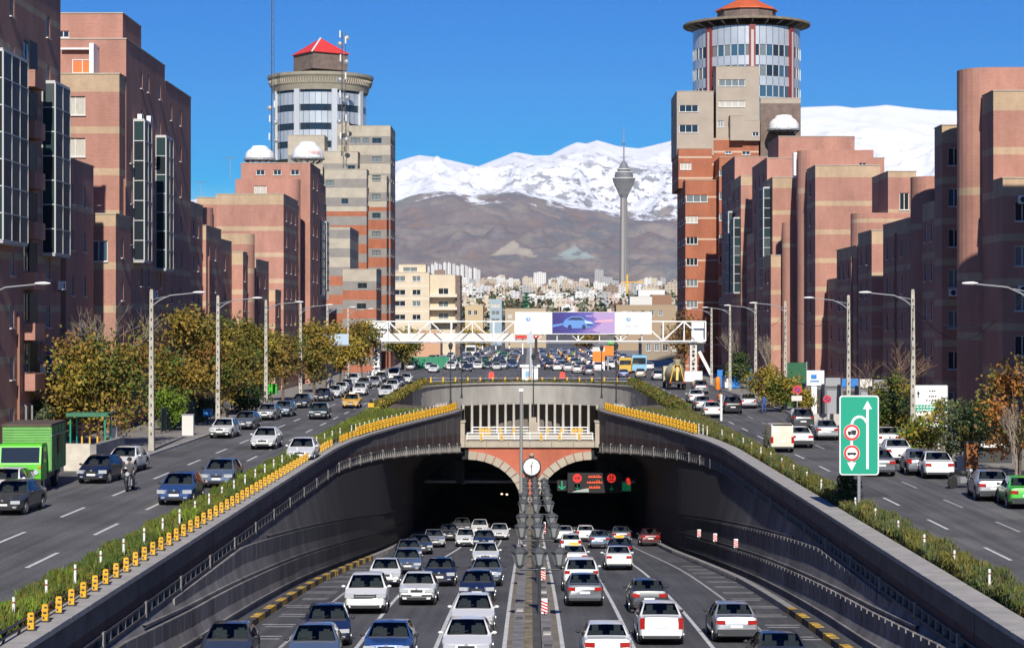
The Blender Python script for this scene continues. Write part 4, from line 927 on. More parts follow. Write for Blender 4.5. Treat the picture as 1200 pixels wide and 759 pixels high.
def water_tank(label, cx, cy, z, r, h, text=None):
    t = thing('water_tank', label, 'water tank', (cx, cy, z))
    b = MB(); b.lathe([(r, 0.0), (r * 1.0, h * 0.28), (r * 0.93, h * 0.45), (r * 0.8, h * 0.62), (r * 0.62, h * 0.74), (r * 0.5, h * 0.94), (0.0, h)], 20, c=(0, 0, 1.1)); b.build('shell', white, t, smooth=25)
    b = MB(); b.lathe([(r * 1.05, 0.8), (r * 1.1, 0.8), (r * 1.1, 1.1), (r * 1.05, 1.1)], 20); b.build('ring_beam', steel, t)
    for k in range(12):
        a = 2 * math.pi * k / 12; b = MB(); b.bar((r * 0.6 * math.cos(a), r * 0.6 * math.sin(a), 0), (r * math.cos(a + 0.2), r * math.sin(a + 0.2), 0.8), 0.12); b.build('strut', dsteel, t)
    for k in range(8):
        a = 2 * math.pi * k / 8 + 0.2; b = MB(); b.tube([(r * 1.005 * math.cos(a), r * 1.005 * math.sin(a), 1.15), (r * 0.94 * math.cos(a), r * 0.94 * math.sin(a), 1.1 + h * 0.45)], 0.05, 4); b.build('shell_seam', steel, t)
    return t
water_tank('white domed water tank on the roof in front of the right drum tower', X(919, 352), 353.0, Z(155, 352) - 0.6, 2.6, 2.5)

# ---- left side
B = thing('brick_apartment_block', 'tall dark-faced brick block at the left edge with two glazed bay columns and balconies', 'building', (-38, 135, 0))
zt = 31.2; xe = -33.0; ye = 143.7
ops = [(u - 0.55, u + 0.55, a, b) for u in (12.2, 22.0) for a, b in levels(zt, 9)] + [(15.2, 17.6, a - 0.3, b + 0.1) for a, b in levels(zt, 7, 4.0)]
ops += [(u - 0.5, u + 0.5, a, b) for u in (1.5, 4.0, 7.5) for a, b in levels(zt, 9)]
block(B, -60, xe, 118, ye, zt, E=[o for o in ops if o[2] > 0.8], bands=[(z, z + 0.45) for z in np.arange(2.6, 30, 3.3)], panes=[glass, glassb, curtaing])
for a, b_ in levels(zt, 7, 4.0):
    q = MB(); q.box(xe, xe + 0.8, 118 + 15.0, 118 + 17.8, a - 1.5, a - 0.4); q.build('balcony', brick, B, world=True)
    q = MB(); q.box(xe + 0.3, xe + 0.36, 118 + 15.3, 118 + 17.5, a - 0.3, b_ + 0.1); q.build('balcony_glazing', random.choice(BAYP), B, world=True)
bay(B, xe, 124.5, 130.6, Z(284, 128), Z(68, 128), 0.9, 3, 7, 1)
bay(B, xe, 138.2, 142.6, Z(298, 140), Z(101, 140), 0.9, 2, 7, 1)
ac(B, xe + 0.5, 142, Z(335, 142), R(90)); ac(B, xe + 0.45, 137, Z(432, 138), R(90))
pipe(B, xe + 0.1, 131.5, 1, 9)
b = MB(); b.cbox(xe + 0.3, 140.6, Z(430, 140), 0.4, 1.4, 1.6); b.build('wall_lightbox', blue, B, world=True); b = MB(); b.cbox(xe + 0.32, 141.8, Z(430, 140), 0.44, 0.8, 1.8); b.build('wall_cabinet', white, B, world=True)
# neighbour toward the camera (shades the block)
B = thing('brick_apartment_block', 'brick apartment block just outside the frame on the left', 'building', (-40, 95, 0))
block(B, -62, -33.5, 60, 117.8, 27.5, E=cols([6, 14, 22, 30, 38, 46, 54], levels(27.5, 7), 1.3))

B = thing('brick_apartment_block', 'sunlit pink brick block with orange curtained penthouse window at the upper left', 'building', (-38, 165, 0))
xe = X(139, 162); zt = Z(87, 162); L = levels(zt, 8)
block(B, -60, xe, 162, 164.4, zt, S=[(60 + X(75, 162), 60 + X(99, 162), a, b) for a, b in L[:3]] , bands=bands_for(zt), panes=[curtain], fm=offwhite)
zt2 = Z(46, 164.5); xe2 = X(147, 164.5)
block(B, -60, xe2, 164.5, 182, zt2, S=[], E=cols([2, 6.5, 9.5, 15], [q for q in levels(zt2, 9)], 1.0, 0.25), bands=[(z, z + 0.5) for z in np.arange(3, 20, 3.3)] )
# penthouse window, white frame and top storey
o = add_window(B, (X(84, 164.5), 164.5), (1, 0), (0, -1), (0, X(108, 164.5) - X(84, 164.5), Z(87, 164.5) + 0.05, Z(70, 164.5)), offwhite, 1, depth=-0.09, pane=ocurtain); o['label'] = 'window with bright orange curtains'
b = MB(); b.box(X(109, 164), X(114, 164), 162.3, 164.4, zt, Z(54, 164)); b.box(X(70, 164), X(114, 164), 164.0, 164.45, Z(58, 164), Z(56, 164)); b.build('terrace_frame', white, B, world=True)
xe3 = X(143, 168); block(B, -60, xe3, 168, 176, Z(16, 168), S=[(60 + X(66, 168), 60 + X(80, 168), Z(44, 168), Z(36, 168))], z0=zt2 - 0.1, bands=[])
block(B, -60, X(193, 182.2), 182.2, 196, Z(98, 184), E=cols([3, 8], levels(Z(98, 184), 8), 1.0), bands=[(z, z + 0.5) for z in np.arange(3, 20, 3.3)])
bay(B, xe2, 167.5, 170.7, Z(306, 169), Z(144, 169), 0.9, 2, 7, 1)
bay(B, xe2, 177.5, 181.0, Z(316, 180), Z(164, 180), 0.9, 2, 7, 1)
ac(B, xe2 + 0.4, 168.5, Z(138, 168), R(90)); ac(B, xe2 + 0.4, 172.5, Z(140, 172), R(90)); ac(B, xe2 + 0.4, 175, Z(345, 175), R(90))
zt = Z(253, 158); block(B, X(95, 158), X(141, 158), 156, 161.9, zt, S=[(1.0, 2.4, zt - 3.6, zt - 2)], E=cols([2.5], levels(zt, 4), 1.0), bands=bands_for(zt, 0.9))
zt = Z(196, 155); block(B, -60, X(108, 155), 146, 155.2, zt, S=[], E=cols([2, 6], levels(zt, 6), 0.9), bands=[(zt - 3.6, zt - 3.1)])
pipe(B, X(139, 162) + 0.12, 163.5, 1, 20); antenna(B, X(107, 158), 157, zt - 6, 3.2)

B = thing('brick_apartment_block', 'low stepped brick block with rounded turret between the two big left blocks', 'building', (-34, 205, 0))
zt = Z(232, 190); block(B, -55, X(213, 192), 196.2, 204, zt, E=cols([2, 5], levels(zt, 6), 1.0), bands=bands_for(zt))
zt = Z(243, 208); block(B, -52, X(246, 208), 208, 222, zt, r=1.8, corner='E', bands=[(zt - 4.5, zt - 4)])
zt = Z(266, 200); block(B, -50, X(228, 200), 204.1, 207.9, zt, S=[(50 + X(215, 200), 50 + X(222, 200), Z(318, 200), Z(298, 200))], E=cols([2], levels(zt, 5), 0.9), bands=bands_for(zt))
zt = Z(265, 204); block(B, X(228, 204), X(241, 204), 204, 214, zt, E=cols([2, 6], levels(zt, 5), 0.9), bands=bands_for(zt)); pipe(B, X(241, 204) + 0.1, 205, 2, zt - 3)
zt = Z(280, 218); block(B, X(246, 218), X(255, 218), 215, 228, zt, E=cols([3, 8], levels(zt, 5), 1.0), bands=bands_for(zt))
zt = Z(274, 232); block(B, -50, X(296, 232), 232, 240, zt, r=1.4, corner='E', bands=bands_for(zt, 1.2))
zt = Z(295, 226); block(B, X(262, 226), X(281, 226), 228.2, 231.8, zt, E=cols([1.5], levels(zt, 4), 1.0), bands=bands_for(zt))
zt = Z(305, 242); block(B, X(285, 242), X(302, 242), 240.2, 252, zt, E=cols([3, 8], levels(zt, 4), 1.0), bands=bands_for(zt)); pipe(B, X(302, 242) + 0.1, 241, 2, zt - 2)
zt = Z(340, 250); block(B, X(300, 252), X(322, 252), 252.2, 257.8, zt, E=cols([3], levels(zt, 3), 1.0), bands=bands_for(zt))

B = thing('brick_apartment_block', 'broad pink brick block with stepped roof in front of the left drum tower', 'building', (-32, 258, 0))
zt = Z(228, 258); xe = X(332, 258)
block(B, X(253, 258), xe, 258, 274, zt, E=cols([3, 8, 13], levels(zt, 7), 1.0, 0.2), bands=bands_for(zt, 1.3))
zt2 = Z(209, 264); block(B, X(262, 264), X(340, 264), 274.2, 284, zt2 + 0.6, S=[(2.5, 4.2, zt2 - 2.0, zt2 - 0.3)], r=1.4, corner='E', bands=[])
zt3 = Z(192, 276); block(B, X(283, 285), X(364, 285), 284.2, 298, Z(192, 285), S=[(2.1, 3.3, Z(206, 285), Z(200, 285)), (4.5, 5.6, Z(206, 285), Z(200, 285)), (6.9, 8.1, Z(206, 285), Z(200, 285))], bands=[], E=cols([4, 9], levels(Z(192, 285), 8), 1.0))
zt4 = Z(236, 268); block(B, X(230, 262), X(253, 262) - 0.01, 262, 272, Z(232, 262), bands=[(Z(240, 262), 40)])
antenna(B, X(268, 275), 276, zt2 + 0.6, 3.0); antenna(B, X(235, 265), 265, Z(232, 262), 2.2)
B = thing('brick_apartment_block', 'narrow brick block with tall glazed bay beside the beige tower base on the left', 'building', (-30, 285, 0))
zt = Z(233, 300); xe = X(368, 300)
block(B, X(330, 300), xe, 300, 318, zt, E=cols([12, 15], levels(zt, 7), 1.0), bands=bands_for(zt, 1.2))
bay(B, xe, 301.5, 306, Z(346, 304), Z(260, 304), 0.9, 2, 8, 1)
bay(B, xe, 309, 313, Z(340, 311), Z(262, 311), 0.9, 2, 7, 1)
zt = Z(213, 318); block(B, X(341, 318), X(371, 318), 318.2, 332, zt, S=[(1.0, 3.0, Z(233, 318), Z(224, 318))], bands=[])
zt = Z(280, 290); block(B, X(347, 290), X(358, 290), 288, 299.9, zt, r=1.0, corner='E', bands=[(zt - 3, zt - 2.5)])

# left drum tower
YL = 387.0
T = thing('office_tower', 'stepped beige and red brick office tower with silver drum and red pyramid roof', 'office tower', (-34, YL, 0))
LB = (obrick, greyband); LT = (stone, greyband)
def lstr(z0, z1, top): return [(z, z + 1.65) for z in np.arange(z0, z1, 3.55) if z < top]
def wrow(px0, px1, xw, pys, Y, h=6.5): return [(X(px0, Y) - xw, X(px1, Y) - xw, Z(p + h, Y), Z(p, Y)) for p in pys]
def mixed(parent, px0, px1, Y, dep, pyt, pymid, wins, epx=(3, 8)):
    x0, x1 = X(px0, Y), X(px1, Y); zt = Z(pyt, Y); zm = Z(pymid, Y)
    p0_ = wins[0][2] if wins else 162; gb_ = [(Z(p + 8.5, Y), Z(p - 2.0, Y)) for p in np.arange(p0_ - 21.9 * 6, 450, 21.9) if Z(p - 2, Y) < zt - .2 and Z(p + 8.5, Y) > .3]
    eb = [(u - 0.7, u + 0.7, Z(p + 6.5, Y), Z(p, Y)) for (_, _, p) in wins for u in epx if u < dep - 1]
    ops = [(X(a, Y) - x0, X(b, Y) - x0, Z(p + 6.5, Y), Z(p, Y)) for a, b, p in wins]
    if zm > 0.5: block(parent, x0, x1, Y, Y + dep, min(zm, zt), S=[o for o in ops if o[3] < zm], E=[o for o in eb if o[3] < zm], m=LB, bands=gb_, coping=zm >= zt, fm=dsteel, panes=[glass, glass, curtaing])
    if zt > zm: block(parent, x0, x1, Y, Y + dep, zt, z0=max(0, zm), S=[o for o in ops if o[2] > zm], E=[o for o in eb if o[2] > zm], m=LT, bands=gb_, fm=dsteel, panes=[glass, curtaing])
st = 21.9
mixed(T, 424, 457.5, 390, 14, 148, 235, [(436, 447, 162 + st * k) for k in range(10)] + [(414 + 11, 414 + 18, 162)] )
mixed(T, 409, 424.3, 391, 12, 148, 235, [(411, 422, 162), (411, 420, 184)])
mixed(T, 364, 409, 396, 12, 144, 235, [])
mixed(T, 378, 419, 386, 8.9, 178, 245, [(407, 416, 194)])
mixed(T, 380, 429.5, 380, 5.9, 199, 248, [(382, 391, 212), (400, 408, 233)])
mixed(T, 385, 410, 362, 17.9, 267, 322, [], ())
mixed(T, 401.5, 441, 350, 11.8, 316, 330, [(419, 430, 332), (418, 429, 356), (418, 429, 381)])
mixed(T, 429, 453, 384, 5.8, 209, 243, [(436, 446, 206 + st * k) for k in range(9)], (2,))
mixed(T, 337, 380, 389, 9, 159, 250, [])
drum(T, X(375, 404), 404, (X(429, 404) - X(321.5, 404)) / 2, Z(190, 404), Z(104, 395), [(Z(173, 395), Z(165, 395)), (Z(152, 395), Z(144, 395)), (Z(130, 395), Z(122, 395)), (Z(109, 395), Z(101, 395))][:3] + [(Z(108, 395), Z(104.2, 395))], [205, 247, 293, 335], 48, glass, mat('pale_alu', (0.55, 0.57, 0.60), 0.4, metal=0.2))
rd = (X(429, 404) - X(321.5, 404)) / 2; cxl = X(375.5, 404)
b = MB(); b.lathe([(rd - 0.2, Z(105, 395)), (rd + 0.3, Z(105, 395)), (rd + 0.55, Z(99, 395)), (rd + 1.0, Z(90, 395)), (rd + 1.35, Z(88, 395)), (rd + 1.4, Z(84.5, 395)), (rd - 1, Z(83, 395)), (0, Z(81, 395))], 56, c=(cxl - T.location.x, 404 - T.location.y, 0)); b.build('crown_ring', mat('beige_metal', (0.30, 0.27, 0.21), 0.6, 0.15, 1.0), T, smooth=30)
for k in range(64):
    t = math.pi + math.pi * (k + 0.5) / 64 * 1.1 - 0.15; b = MB(); d = Vector((math.cos(t), math.sin(t), 0)); b.bar(Vector((cxl - T.location.x, 404 - T.location.y, Z(97, 395))) + d * (rd + 0.75), Vector((cxl - T.location.x, 404 - T.location.y, Z(91, 395))) + d * (rd + 1.1), 0.22); b.build('crown_fin', stone, T)
s_ = (X(407, 404) - X(344, 404)) / 2 * 0.74
b = MB(); b.prism([(cxl - T.location.x + s_ * 1.414 * math.cos(q), 404 - T.location.y + s_ * 1.414 * math.sin(q)) for q in (R(-100), R(-10), R(80), R(170))], Z(84, 404), Z(64, 404)); b.build('penthouse', gb, T)
b = MB(); ap = (cxl - T.location.x, 404 - T.location.y, Z(45, 404)); ring = [(cxl - T.location.x + s_ * 1.56 * math.cos(q), 404 - T.location.y + s_ * 1.56 * math.sin(q), Z(65, 404)) for q in (R(-100), R(-10), R(80), R(170))]
for k in range(4): b.poly([ring[k], ring[(k + 1) % 4], ap])
b.poly(ring[::-1]); b.build('pyramid_roof', redroof, T)
b = MB(); b.tube([ring[0], ap], 0.16, 5); b.build('roof_ridge', white, T)
# masts
def lattice_mast(label, x, y, z0, z1, w0, w1, dishes, seg=None, m=dsteel):
    t = thing('lattice_mast', label, 'mast', (x, y, z0)); n = seg or int((z1 - z0) / 1.6)
    for k in range(3):
        a = 2 * math.pi * k / 3; b = MB(); b.tube([(w0 * math.cos(a), w0 * math.sin(a), 0), (w1 * math.cos(a), w1 * math.sin(a), z1 - z0)], 0.05, 5); b.build('leg', m, t)
    b = MB()
    for k in range(n):
        f0, f1 = k / n, (k + 1) / n; r0, r1 = w0 + (w1 - w0) * f0, w0 + (w1 - w0) * f1
        for j in range(3):
            a, c = 2 * math.pi * j / 3, 2 * math.pi * (j + 1) / 3
            b.bar((r0 * math.cos(a), r0 * math.sin(a), f0 * (z1 - z0)), (r1 * math.cos(c), r1 * math.sin(c), f1 * (z1 - z0)), 0.05)
    o = b.build('bracing', m, t)
    for (f, sx) in dishes:
        b = MB(); b.lathe([(0, 0), (0.3, 0.05), (0.5, 0.22), (0.46, 0.24), (0, 0.1)], 12, c=(sx, -0.3, f * (z1 - z0)), axis='y'); b.build('dish', steel, t, smooth=40)
        b = MB(); b.cbox(-sx * 0.8, -0.2, f * (z1 - z0) + 0.7, 0.25, 0.2, 1.3); b.build('panel_antenna', offwhite, t)
    return t
lattice_mast('tall thin guyed lattice mast left of the left drum tower, reaching out of the frame', X(319, 385), 385, Z(190, 385), Z(-20, 385), 0.35, 0.28, [(0.12, 0.7), (0.3, -0.5), (0.22, 0.6)])
lattice_mast('grey lattice mast with dishes in front of the left drum tower', X(402, 382), 382, Z(178, 382), Z(38, 382), 0.45, 0.4, [(0.1, 0.6), (0.25, -0.7), (0.45, 0.7), (0.6, -0.6), (0.75, 0.6), (0.95, 0.7), (0.9, -0.6)])
wt = water_tank('white domed water tank with red lettering on the left tower roof', X(358.5, 378), 381, Z(191, 378), 2.9, 3.1)
def text_obj(parent, name, s, size, m, loc, rot=(R(90), 0, 0), ext=0.01, align='CENTER', bend=None):
    cu = bpy.data.curves.new(name, 'FONT'); cu.body = s; cu.size = size; cu.extrude = ext; cu.align_x = align; cu.align_y = 'CENTER'; cu.resolution_u = 2
    o = bpy.data.objects.new(name, cu); COL.objects.link(o); bpy.context.view_layer.update()
    me = bpy.data.meshes.new_from_object(o.evaluated_get(bpy.context.evaluated_depsgraph_get())); bpy.data.objects.remove(o)
    if bend: 
        for v in me.vertices: t = v.co.x / bend; v.co = Vector((bend * math.sin(t), v.co.y, bend * (math.cos(t) - 1) + v.co.z))
    me.materials.clear(); me.materials.append(m); return place(name, me, parent, loc, rot)
text_obj(wt, 'lettering', 'S. B SANSON', 0.78, red, (0.55, -2.84, 1.95), bend=2.9)
water_tank('plain white domed water tank on the brick roof left of the lettered one', X(303, 295), 296, Z(192, 295) - .3, 2.1, 1.9)
# ------------------------------------------------------------------ vegetation
LEAF = {k: mat('leaf_' + k, c, 0.7, 0.25, 6.0, spec=0.25) for k, c in dict(green=(0.075, 0.11, 0.02), olive=(0.14, 0.125, 0.025), ochre=(0.25, 0.165, 0.03), gold=(0.31, 0.23, 0.035), rust=(0.21, 0.10, 0.03), orange=(0.36, 0.14, 0.03), dark=(0.03, 0.055, 0.02), brown=(0.15, 0.085, 0.04), bright=(0.14, 0.22, 0.02), grey=(0.10, 0.12, 0.06)).items()}
def tree(label, x, y, h, r, pal, trunk_h=None, n=5200, leaf=0.17, seed=0, cat='tree', group=None, z0=0.0, squash=1.0, name='tree', bare=0.0):
    rs = np.random.default_rng(seed); t = thing(name, label, cat, (x, y, z0), 0, group); trunk_h = trunk_h or h * 0.28
    cz = (h + trunk_h) / 2; rz_ = (h - trunk_h) / 2 * 1.05
    nc = 46; cl = []
    while len(cl) < nc:
        p = rs.uniform(-1, 1, 3); d = np.linalg.norm(p)
        if d < 1 and d > 0.25: cl.append(p * (0.72 + 0.34 * rs.random()))
    cl = np.array(cl) * np.array([r, r, rz_ * squash]) + np.array([0, 0, cz])
    b = MB(); lean = rs.uniform(-0.25, 0.25, 2)
    top = (lean[0], lean[1], trunk_h * 1.5)
    b.tube([(0, 0, 0), (lean[0] * 0.3, lean[1] * 0.3, trunk_h * 0.6), top], [0.05 + r * 0.055, 0.04 + r * 0.042, 0.03 + r * 0.028], 8)
    b.build('trunk', wood, t, smooth=60)
    lb = MB()
    for k in range(0, nc, 4):
        c = cl[k]; s0 = Vector((lean[0] * 0.6, lean[1] * 0.6, trunk_h * (0.8 + 0.5 * rs.random()))); mid = (s0 + Vector(c)) / 2 + Vector((0, 0, 0.3 * rs.random()))
        lb.tube([s0, mid, Vector(c)], [0.02 + r * 0.018, 0.012 + r * 0.011, 0.012], 5)
    lb.build('limb', wood, t, smooth=60)
    names = list(pal.keys()); w = np.array(list(pal.values()), float); w /= w.sum()
    cm = rs.choice(len(names), nc, p=w); w2 = rs.uniform(0.5, 1.5, nc); w2 /= w2.sum()
    ci = rs.choice(nc, n, p=w2); rad = r * 0.33
    off = rs.normal(size=(n, 3)) * np.array([rad, rad, rad * 0.8]) * 0.62
    c = cl[ci] + off; mi = np.where(rs.random(n) < 0.92, cm[ci], rs.choice(len(names), n, p=w))
    keep = c[:, 2] > trunk_h * 0.55
    c, mi = c[keep], mi[keep]
    o = place('crown', card_mesh('crown', c, rs.uniform(0.6, 1.3, len(c)) * leaf, [LEAF[q] for q in names], mi), t)
    return t
def bare_tree(label, x, y, h, r, seed=0, m=None, lv=0):
    rs = random.Random(seed); t = thing('bare_tree', label, 'tree', (x, y, 0.0)); m = m or palebark
    b = MB(); b.tube([(0, 0, 0), (0.05, 0, h * 0.35)], [0.14, 0.1], 7); b.build('trunk', m, t, smooth=60); q = MB(); tips = []
    def grow(p, d, ln, rad, dep):
        e = p + d * ln; mid = (p + e) / 2 + Vector((rs.uniform(-1, 1), rs.uniform(-1, 1), 0)) * ln * 0.08
        q.tube([p, mid, e], [rad, rad * 0.8, rad * 0.6], 4, cap=False)
        if dep == 0: tips.append(e); return
        for _ in range(rs.choice((2, 3, 3))):
            nd = (d + Vector((rs.uniform(-1, 1) * r, rs.uniform(-1, 1) * r, rs.uniform(-0.1, 0.55)))).normalized(); grow(e, nd, ln * rs.uniform(0.6, 0.85), rad * 0.6, dep - 1)
    for k in range(5): grow(Vector((0.05, 0, h * (0.22 + 0.03 * k))), Vector((rs.uniform(-1, 1) * r, rs.uniform(-1, 1) * r, 1)).normalized(), h * 0.22, 0.06, 4)
    q.build('branches', m, t, smooth=60)
    if lv:
        c = np.array([list(random.Random(seed + i).choice(tips)) for i in range(lv)]) + rng.normal(size=(lv, 3)) * 0.18
        place('crown', card_mesh('crown', c, np.full(lv, 0.1), [LEAF['ochre'], LEAF['brown']], rng.integers(0, 2, lv)), t)
    return t
LT_ = 'street trees on the left pavement'
tree('broad ochre and olive autumn tree right behind the green truck', X(118, 137), 137, 7.4, 3.7, dict(ochre=3, olive=4, gold=2.5, rust=0.7, green=2.5), 1.6, 8500, 0.15, 11, group=LT_)
tree('small olive autumn tree between the green truck and the dark-faced block', X(72, 141), 141, 5.2, 2.4, dict(olive=3, grey=3, ochre=2, rust=1), 0.9, 4200, 0.14, 31, group=LT_)
tree('rust brown tall autumn tree just right of the nearest left lamp pole', X(214, 164), 164, 9.4, 3.2, dict(rust=1, ochre=3, brown=1, olive=4, green=2), 1.8, 7500, 0.16, 12, group=LT_)
tree('olive green autumn tree in front of the second left lamp pole', X(262, 184), 184, 8.6, 3.1, dict(olive=4, green=3, ochre=2, gold=1), 1.9, 6500, 0.16, 13, group=LT_)
tree('olive and brown autumn tree, third lamp pole on the left at its back', X(296, 200), 200, 8.7, 2.9, dict(olive=5, ochre=2, green=3, gold=1), 1.9, 5500, 0.17, 14, group=LT_)
tree('narrow brown autumn tree between the third and fourth left lamp poles', X(331, 219), 219, 7.6, 2.2, dict(brown=1.5, ochre=2.5, olive=4, green=1), 1.8, 4000, 0.17, 15, group=LT_)
tree('bushy gold and olive tree under the blue two-panel sign', X(368, 246), 246, 8.6, 2.8, dict(gold=3, olive=4, ochre=2), 1.8, 4800, 0.19, 16, group=LT_)
tree('golden tree right of the blue two-panel sign', X(398, 268), 268, 8.4, 2.5, dict(gold=4, ochre=3, olive=2), 1.8, 4200, 0.2, 17, group=LT_)
tree('tall brownish tree beside the left gantry column', X(424, 296), 296, 9.6, 2.4, dict(ochre=2.5, rust=1, olive=4, gold=1), 1.9, 3800, 0.2, 18, group=LT_)
tree('round green and gold tree seen under the gantry right of its left column', X(475, 372), 372, 7.2, 3.4, dict(green=3, gold=2, olive=3), 1.4, 4200, 0.24, 19)
tree('distant golden tree row clump beyond the gantry on the left', X(545, 640), 640, 6.2, 4.2, dict(gold=3, ochre=3, olive=2), 1.2, 2600, 0.4, 20)
tree('distant golden tree beyond the gantry left of the red canopy', X(566, 660), 660, 5.6, 3.6, dict(gold=3, ochre=3), 1.2, 2200, 0.4, 21)
tree('distant brown tree beyond the billboard right of the avenue', X(686, 620), 620, 6.2, 3.6, dict(ochre=3, brown=2, olive=2), 1.2, 2200, 0.38, 22)
tree('bright green bush by the fence at the left kerb, behind the nearest left lamp pole', X(196, 158), 158, 3.6, 1.5, dict(bright=4, green=2), 0.6, 2200, 0.13, 23, 'bush', name='bush')
tree('dark green conifer-like bush behind the truck, beside the grey awning', X(42, 136), 136, 3.6, 1.3, dict(grey=3, dark=3), 0.4, 2200, 0.13, 24, 'bush', name='bush')
tree('low dark bush under the rust brown tree', X(232, 172), 172, 2.4, 1.9, dict(dark=3, green=2), 0.3, 2400, 0.13, 25, 'bush', name='bush')
tree('low dark bush under the olive tree further back on the left', X(290, 192), 192, 2.6, 2.2, dict(dark=3, green=2), 0.3, 2400, 0.14, 26, 'bush', name='bush')
bare_tree('leafless pale-branched tree in front of the dark left block', X(132, 146), 146, 10.6, 0.75, 3)
bare_tree('leafless small brown tree by the leftmost ochre tree', X(86, 146), 146, 7.0, 0.6, 8, m=mat('brown_bark', (0.20, 0.11, 0.06), 0.95), lv=250)
# right side
RT_ = 'trees on the right pavement'
tree('orange red autumn tree at the right edge by the green taxi', X(1192, 109), 109, 6.5, 2.0, dict(orange=3, rust=3, olive=3, brown=1.5), 1.5, 5200, 0.11, 41, group=RT_)
tree('grey-green olive bush tree left of the orange red tree', X(1134, 117), 117, 4.4, 1.65, dict(grey=4, dark=3, olive=1), 0.8, 5200, 0.10, 42, group=RT_)
tree('dark olive tree between the two road signs', X(1046, 141), 141, 5.0, 1.9, dict(olive=4, green=3, dark=2, gold=1), 1.0, 5200, 0.12, 43, group=RT_)
tree('leafy dark olive tree just left of the white road sign', X(1024, 147), 147, 3.6, 1.3, dict(olive=3, green=3, dark=2), 0.7, 3000, 0.12, 44, group=RT_)
tree('yellowing bush in front of the white road sign', X(1103, 128), 128, 3.9, 0.95, dict(gold=3, bright=2, olive=2), 1.3, 420, 0.15, 45, group=RT_)
tree('yellow green bush around the third right lamp pole', X(917, 196), 196, 3.8, 2.0, dict(gold=3, olive=3, green=2), 0.6, 3600, 0.14, 46, group=RT_)
tree('yellow olive bush left of the third right lamp pole', X(893, 205), 205, 4.4, 1.8, dict(olive=3, gold=3, brown=1), 0.7, 3400, 0.14, 47, group=RT_)
tree('dark green bush against the glazed block right of the blue hoarding', X(866, 262), 262, 4.6, 1.8, dict(dark=3, green=2, grey=1), 0.7, 2600, 0.17, 48, group=RT_)
tree('brown autumn tree behind the gantry on the right', X(799, 318), 318, 11.0, 3.0, dict(brown=5, rust=2, ochre=2), 2.2, 1700, 0.22, 49, group=RT_)
tree('small yellow bush by the no stopping sign', X(941, 178), 178, 2.8, 1.1, dict(gold=3, bright=1, olive=2), 0.4, 1800, 0.12, 50, 'bush', name='bush')
tree('ragged yellow bush by the right pavement wall under the white road sign', X(1082, 131), 131, 2.6, 1.5, dict(bright=2, gold=2, olive=3), 0.3, 2400, 0.11, 51, 'bush', name='bush')
bare_tree('leafless twisted brown tree in front of the dark wall, right of the second lamp pole', X(1036, 150), 150, 7.6, 0.95, 14, m=mat('brown_bark2', (0.24, 0.15, 0.09), 0.95))
bare_tree('leafless pale tree right of the fourth right lamp pole', X(899, 232), 232, 7.0, 0.5, 6)
bare_tree('leafless brown tree right of the orange tower base', X(862, 280), 280, 8.0, 0.5, 9)
bare_tree('slim pale trunk under the orange red tree', X(1190, 106), 106, 4.2, 0.4, 21)

# hedges along both parapets: nobody could count the shoots
def hedge(label, sgn, x_in, x_out, y0, y1, h, n, pal, leaf, seed, zbase=0.0, blade=False):
    rs = np.random.default_rng(seed); u = rs.random(n) ** 1.35; y = y0 + (y1 - y0) * u
    xi = np.array([x_in(v) for v in y]); x = xi + (x_out - xi) * rs.random(n)
    f = 0.55 + 0.3 * np.sin(y * 1.9 + 1.3 * np.sin(y * 0.37)) + 0.25 * np.sin(y * 0.7 + x * 3)
    z = zbase + h * (0.45 + 0.55 * np.clip(f, 0.1, 1)) * rs.random(n) ** 0.75
    names = list(pal); w = np.array([pal[k] for k in names], float); w /= w.sum()
    blk = (np.sin(y * 0.9) + np.sin(y * 0.23 + 1) + rs.normal(size=n) * 0.9); order = np.argsort(np.argsort(blk)) / n
    mi = np.searchsorted(np.cumsum(w), order, side='right').clip(0, len(names) - 1)
    c = np.stack([sgn * x, y, z], 1)
    me = card_mesh('hedge', c, rs.uniform(0.6, 1.5, n) * leaf, [LEAF[k] for k in names], mi, blade=blade)
    o = place('hedge', me); o['kind'] = 'stuff'; tag(o, label, 'hedge'); return o
hedge('long grassy green hedge along the left parapet of the underpass', -1, lambda v: XE(v) + 0.95, 15.15, 44, 192, 0.58, 110000, dict(green=5, olive=3, bright=1.8), 0.16, 1, blade=True)
hedge('olive shrub hedge along the right parapet of the underpass', 1, lambda v: XE(v) + 0.9, 15.0, 50, 192, 0.74, 60000, dict(olive=4, grey=3, green=3, brown=0.7, gold=0.3), 0.13, 2, blade=True)
hedge('yellowing hedge along the left rim of the light well', -1, lambda v: 14.4 if v < 262 else 14.2, 15.25, 194, 288, 0.9, 9000, dict(olive=4, gold=2, green=2, ochre=1), 0.15, 3)
hedge('olive hedge along the right rim of the light well', 1, lambda v: 13.6, 15.25, 194, 288, 0.95, 9000, dict(olive=4, brown=1, green=3), 0.15, 4)
def rim(label, seed):
    rs = np.random.default_rng(seed); n = 5000; t = rs.uniform(-1.45, 1.45, n); k = rs.uniform(1.005, 1.05, n)
    c = np.stack([15 * np.sin(t) * k, 262 + 26 * np.cos(t) * k, rs.random(n) * 0.5], 1)
    o = place('ground_cover', card_mesh('ground_cover', c, rs.uniform(0.1, 0.2, n), [LEAF['olive'], LEAF['brown'], LEAF['green']], rs.integers(0, 3, n))); o['kind'] = 'stuff'; tag(o, label, 'plants')
rim('low brownish planting along the bowed far rim of the light well', 5)
tree('dark round shrub beside the foot of the green road sign', X(993, 92.5), 92.5, 1.7, 0.55, dict(dark=5, green=1), 0.2, 1500, 0.07, 60, 'shrub', name='shrub')
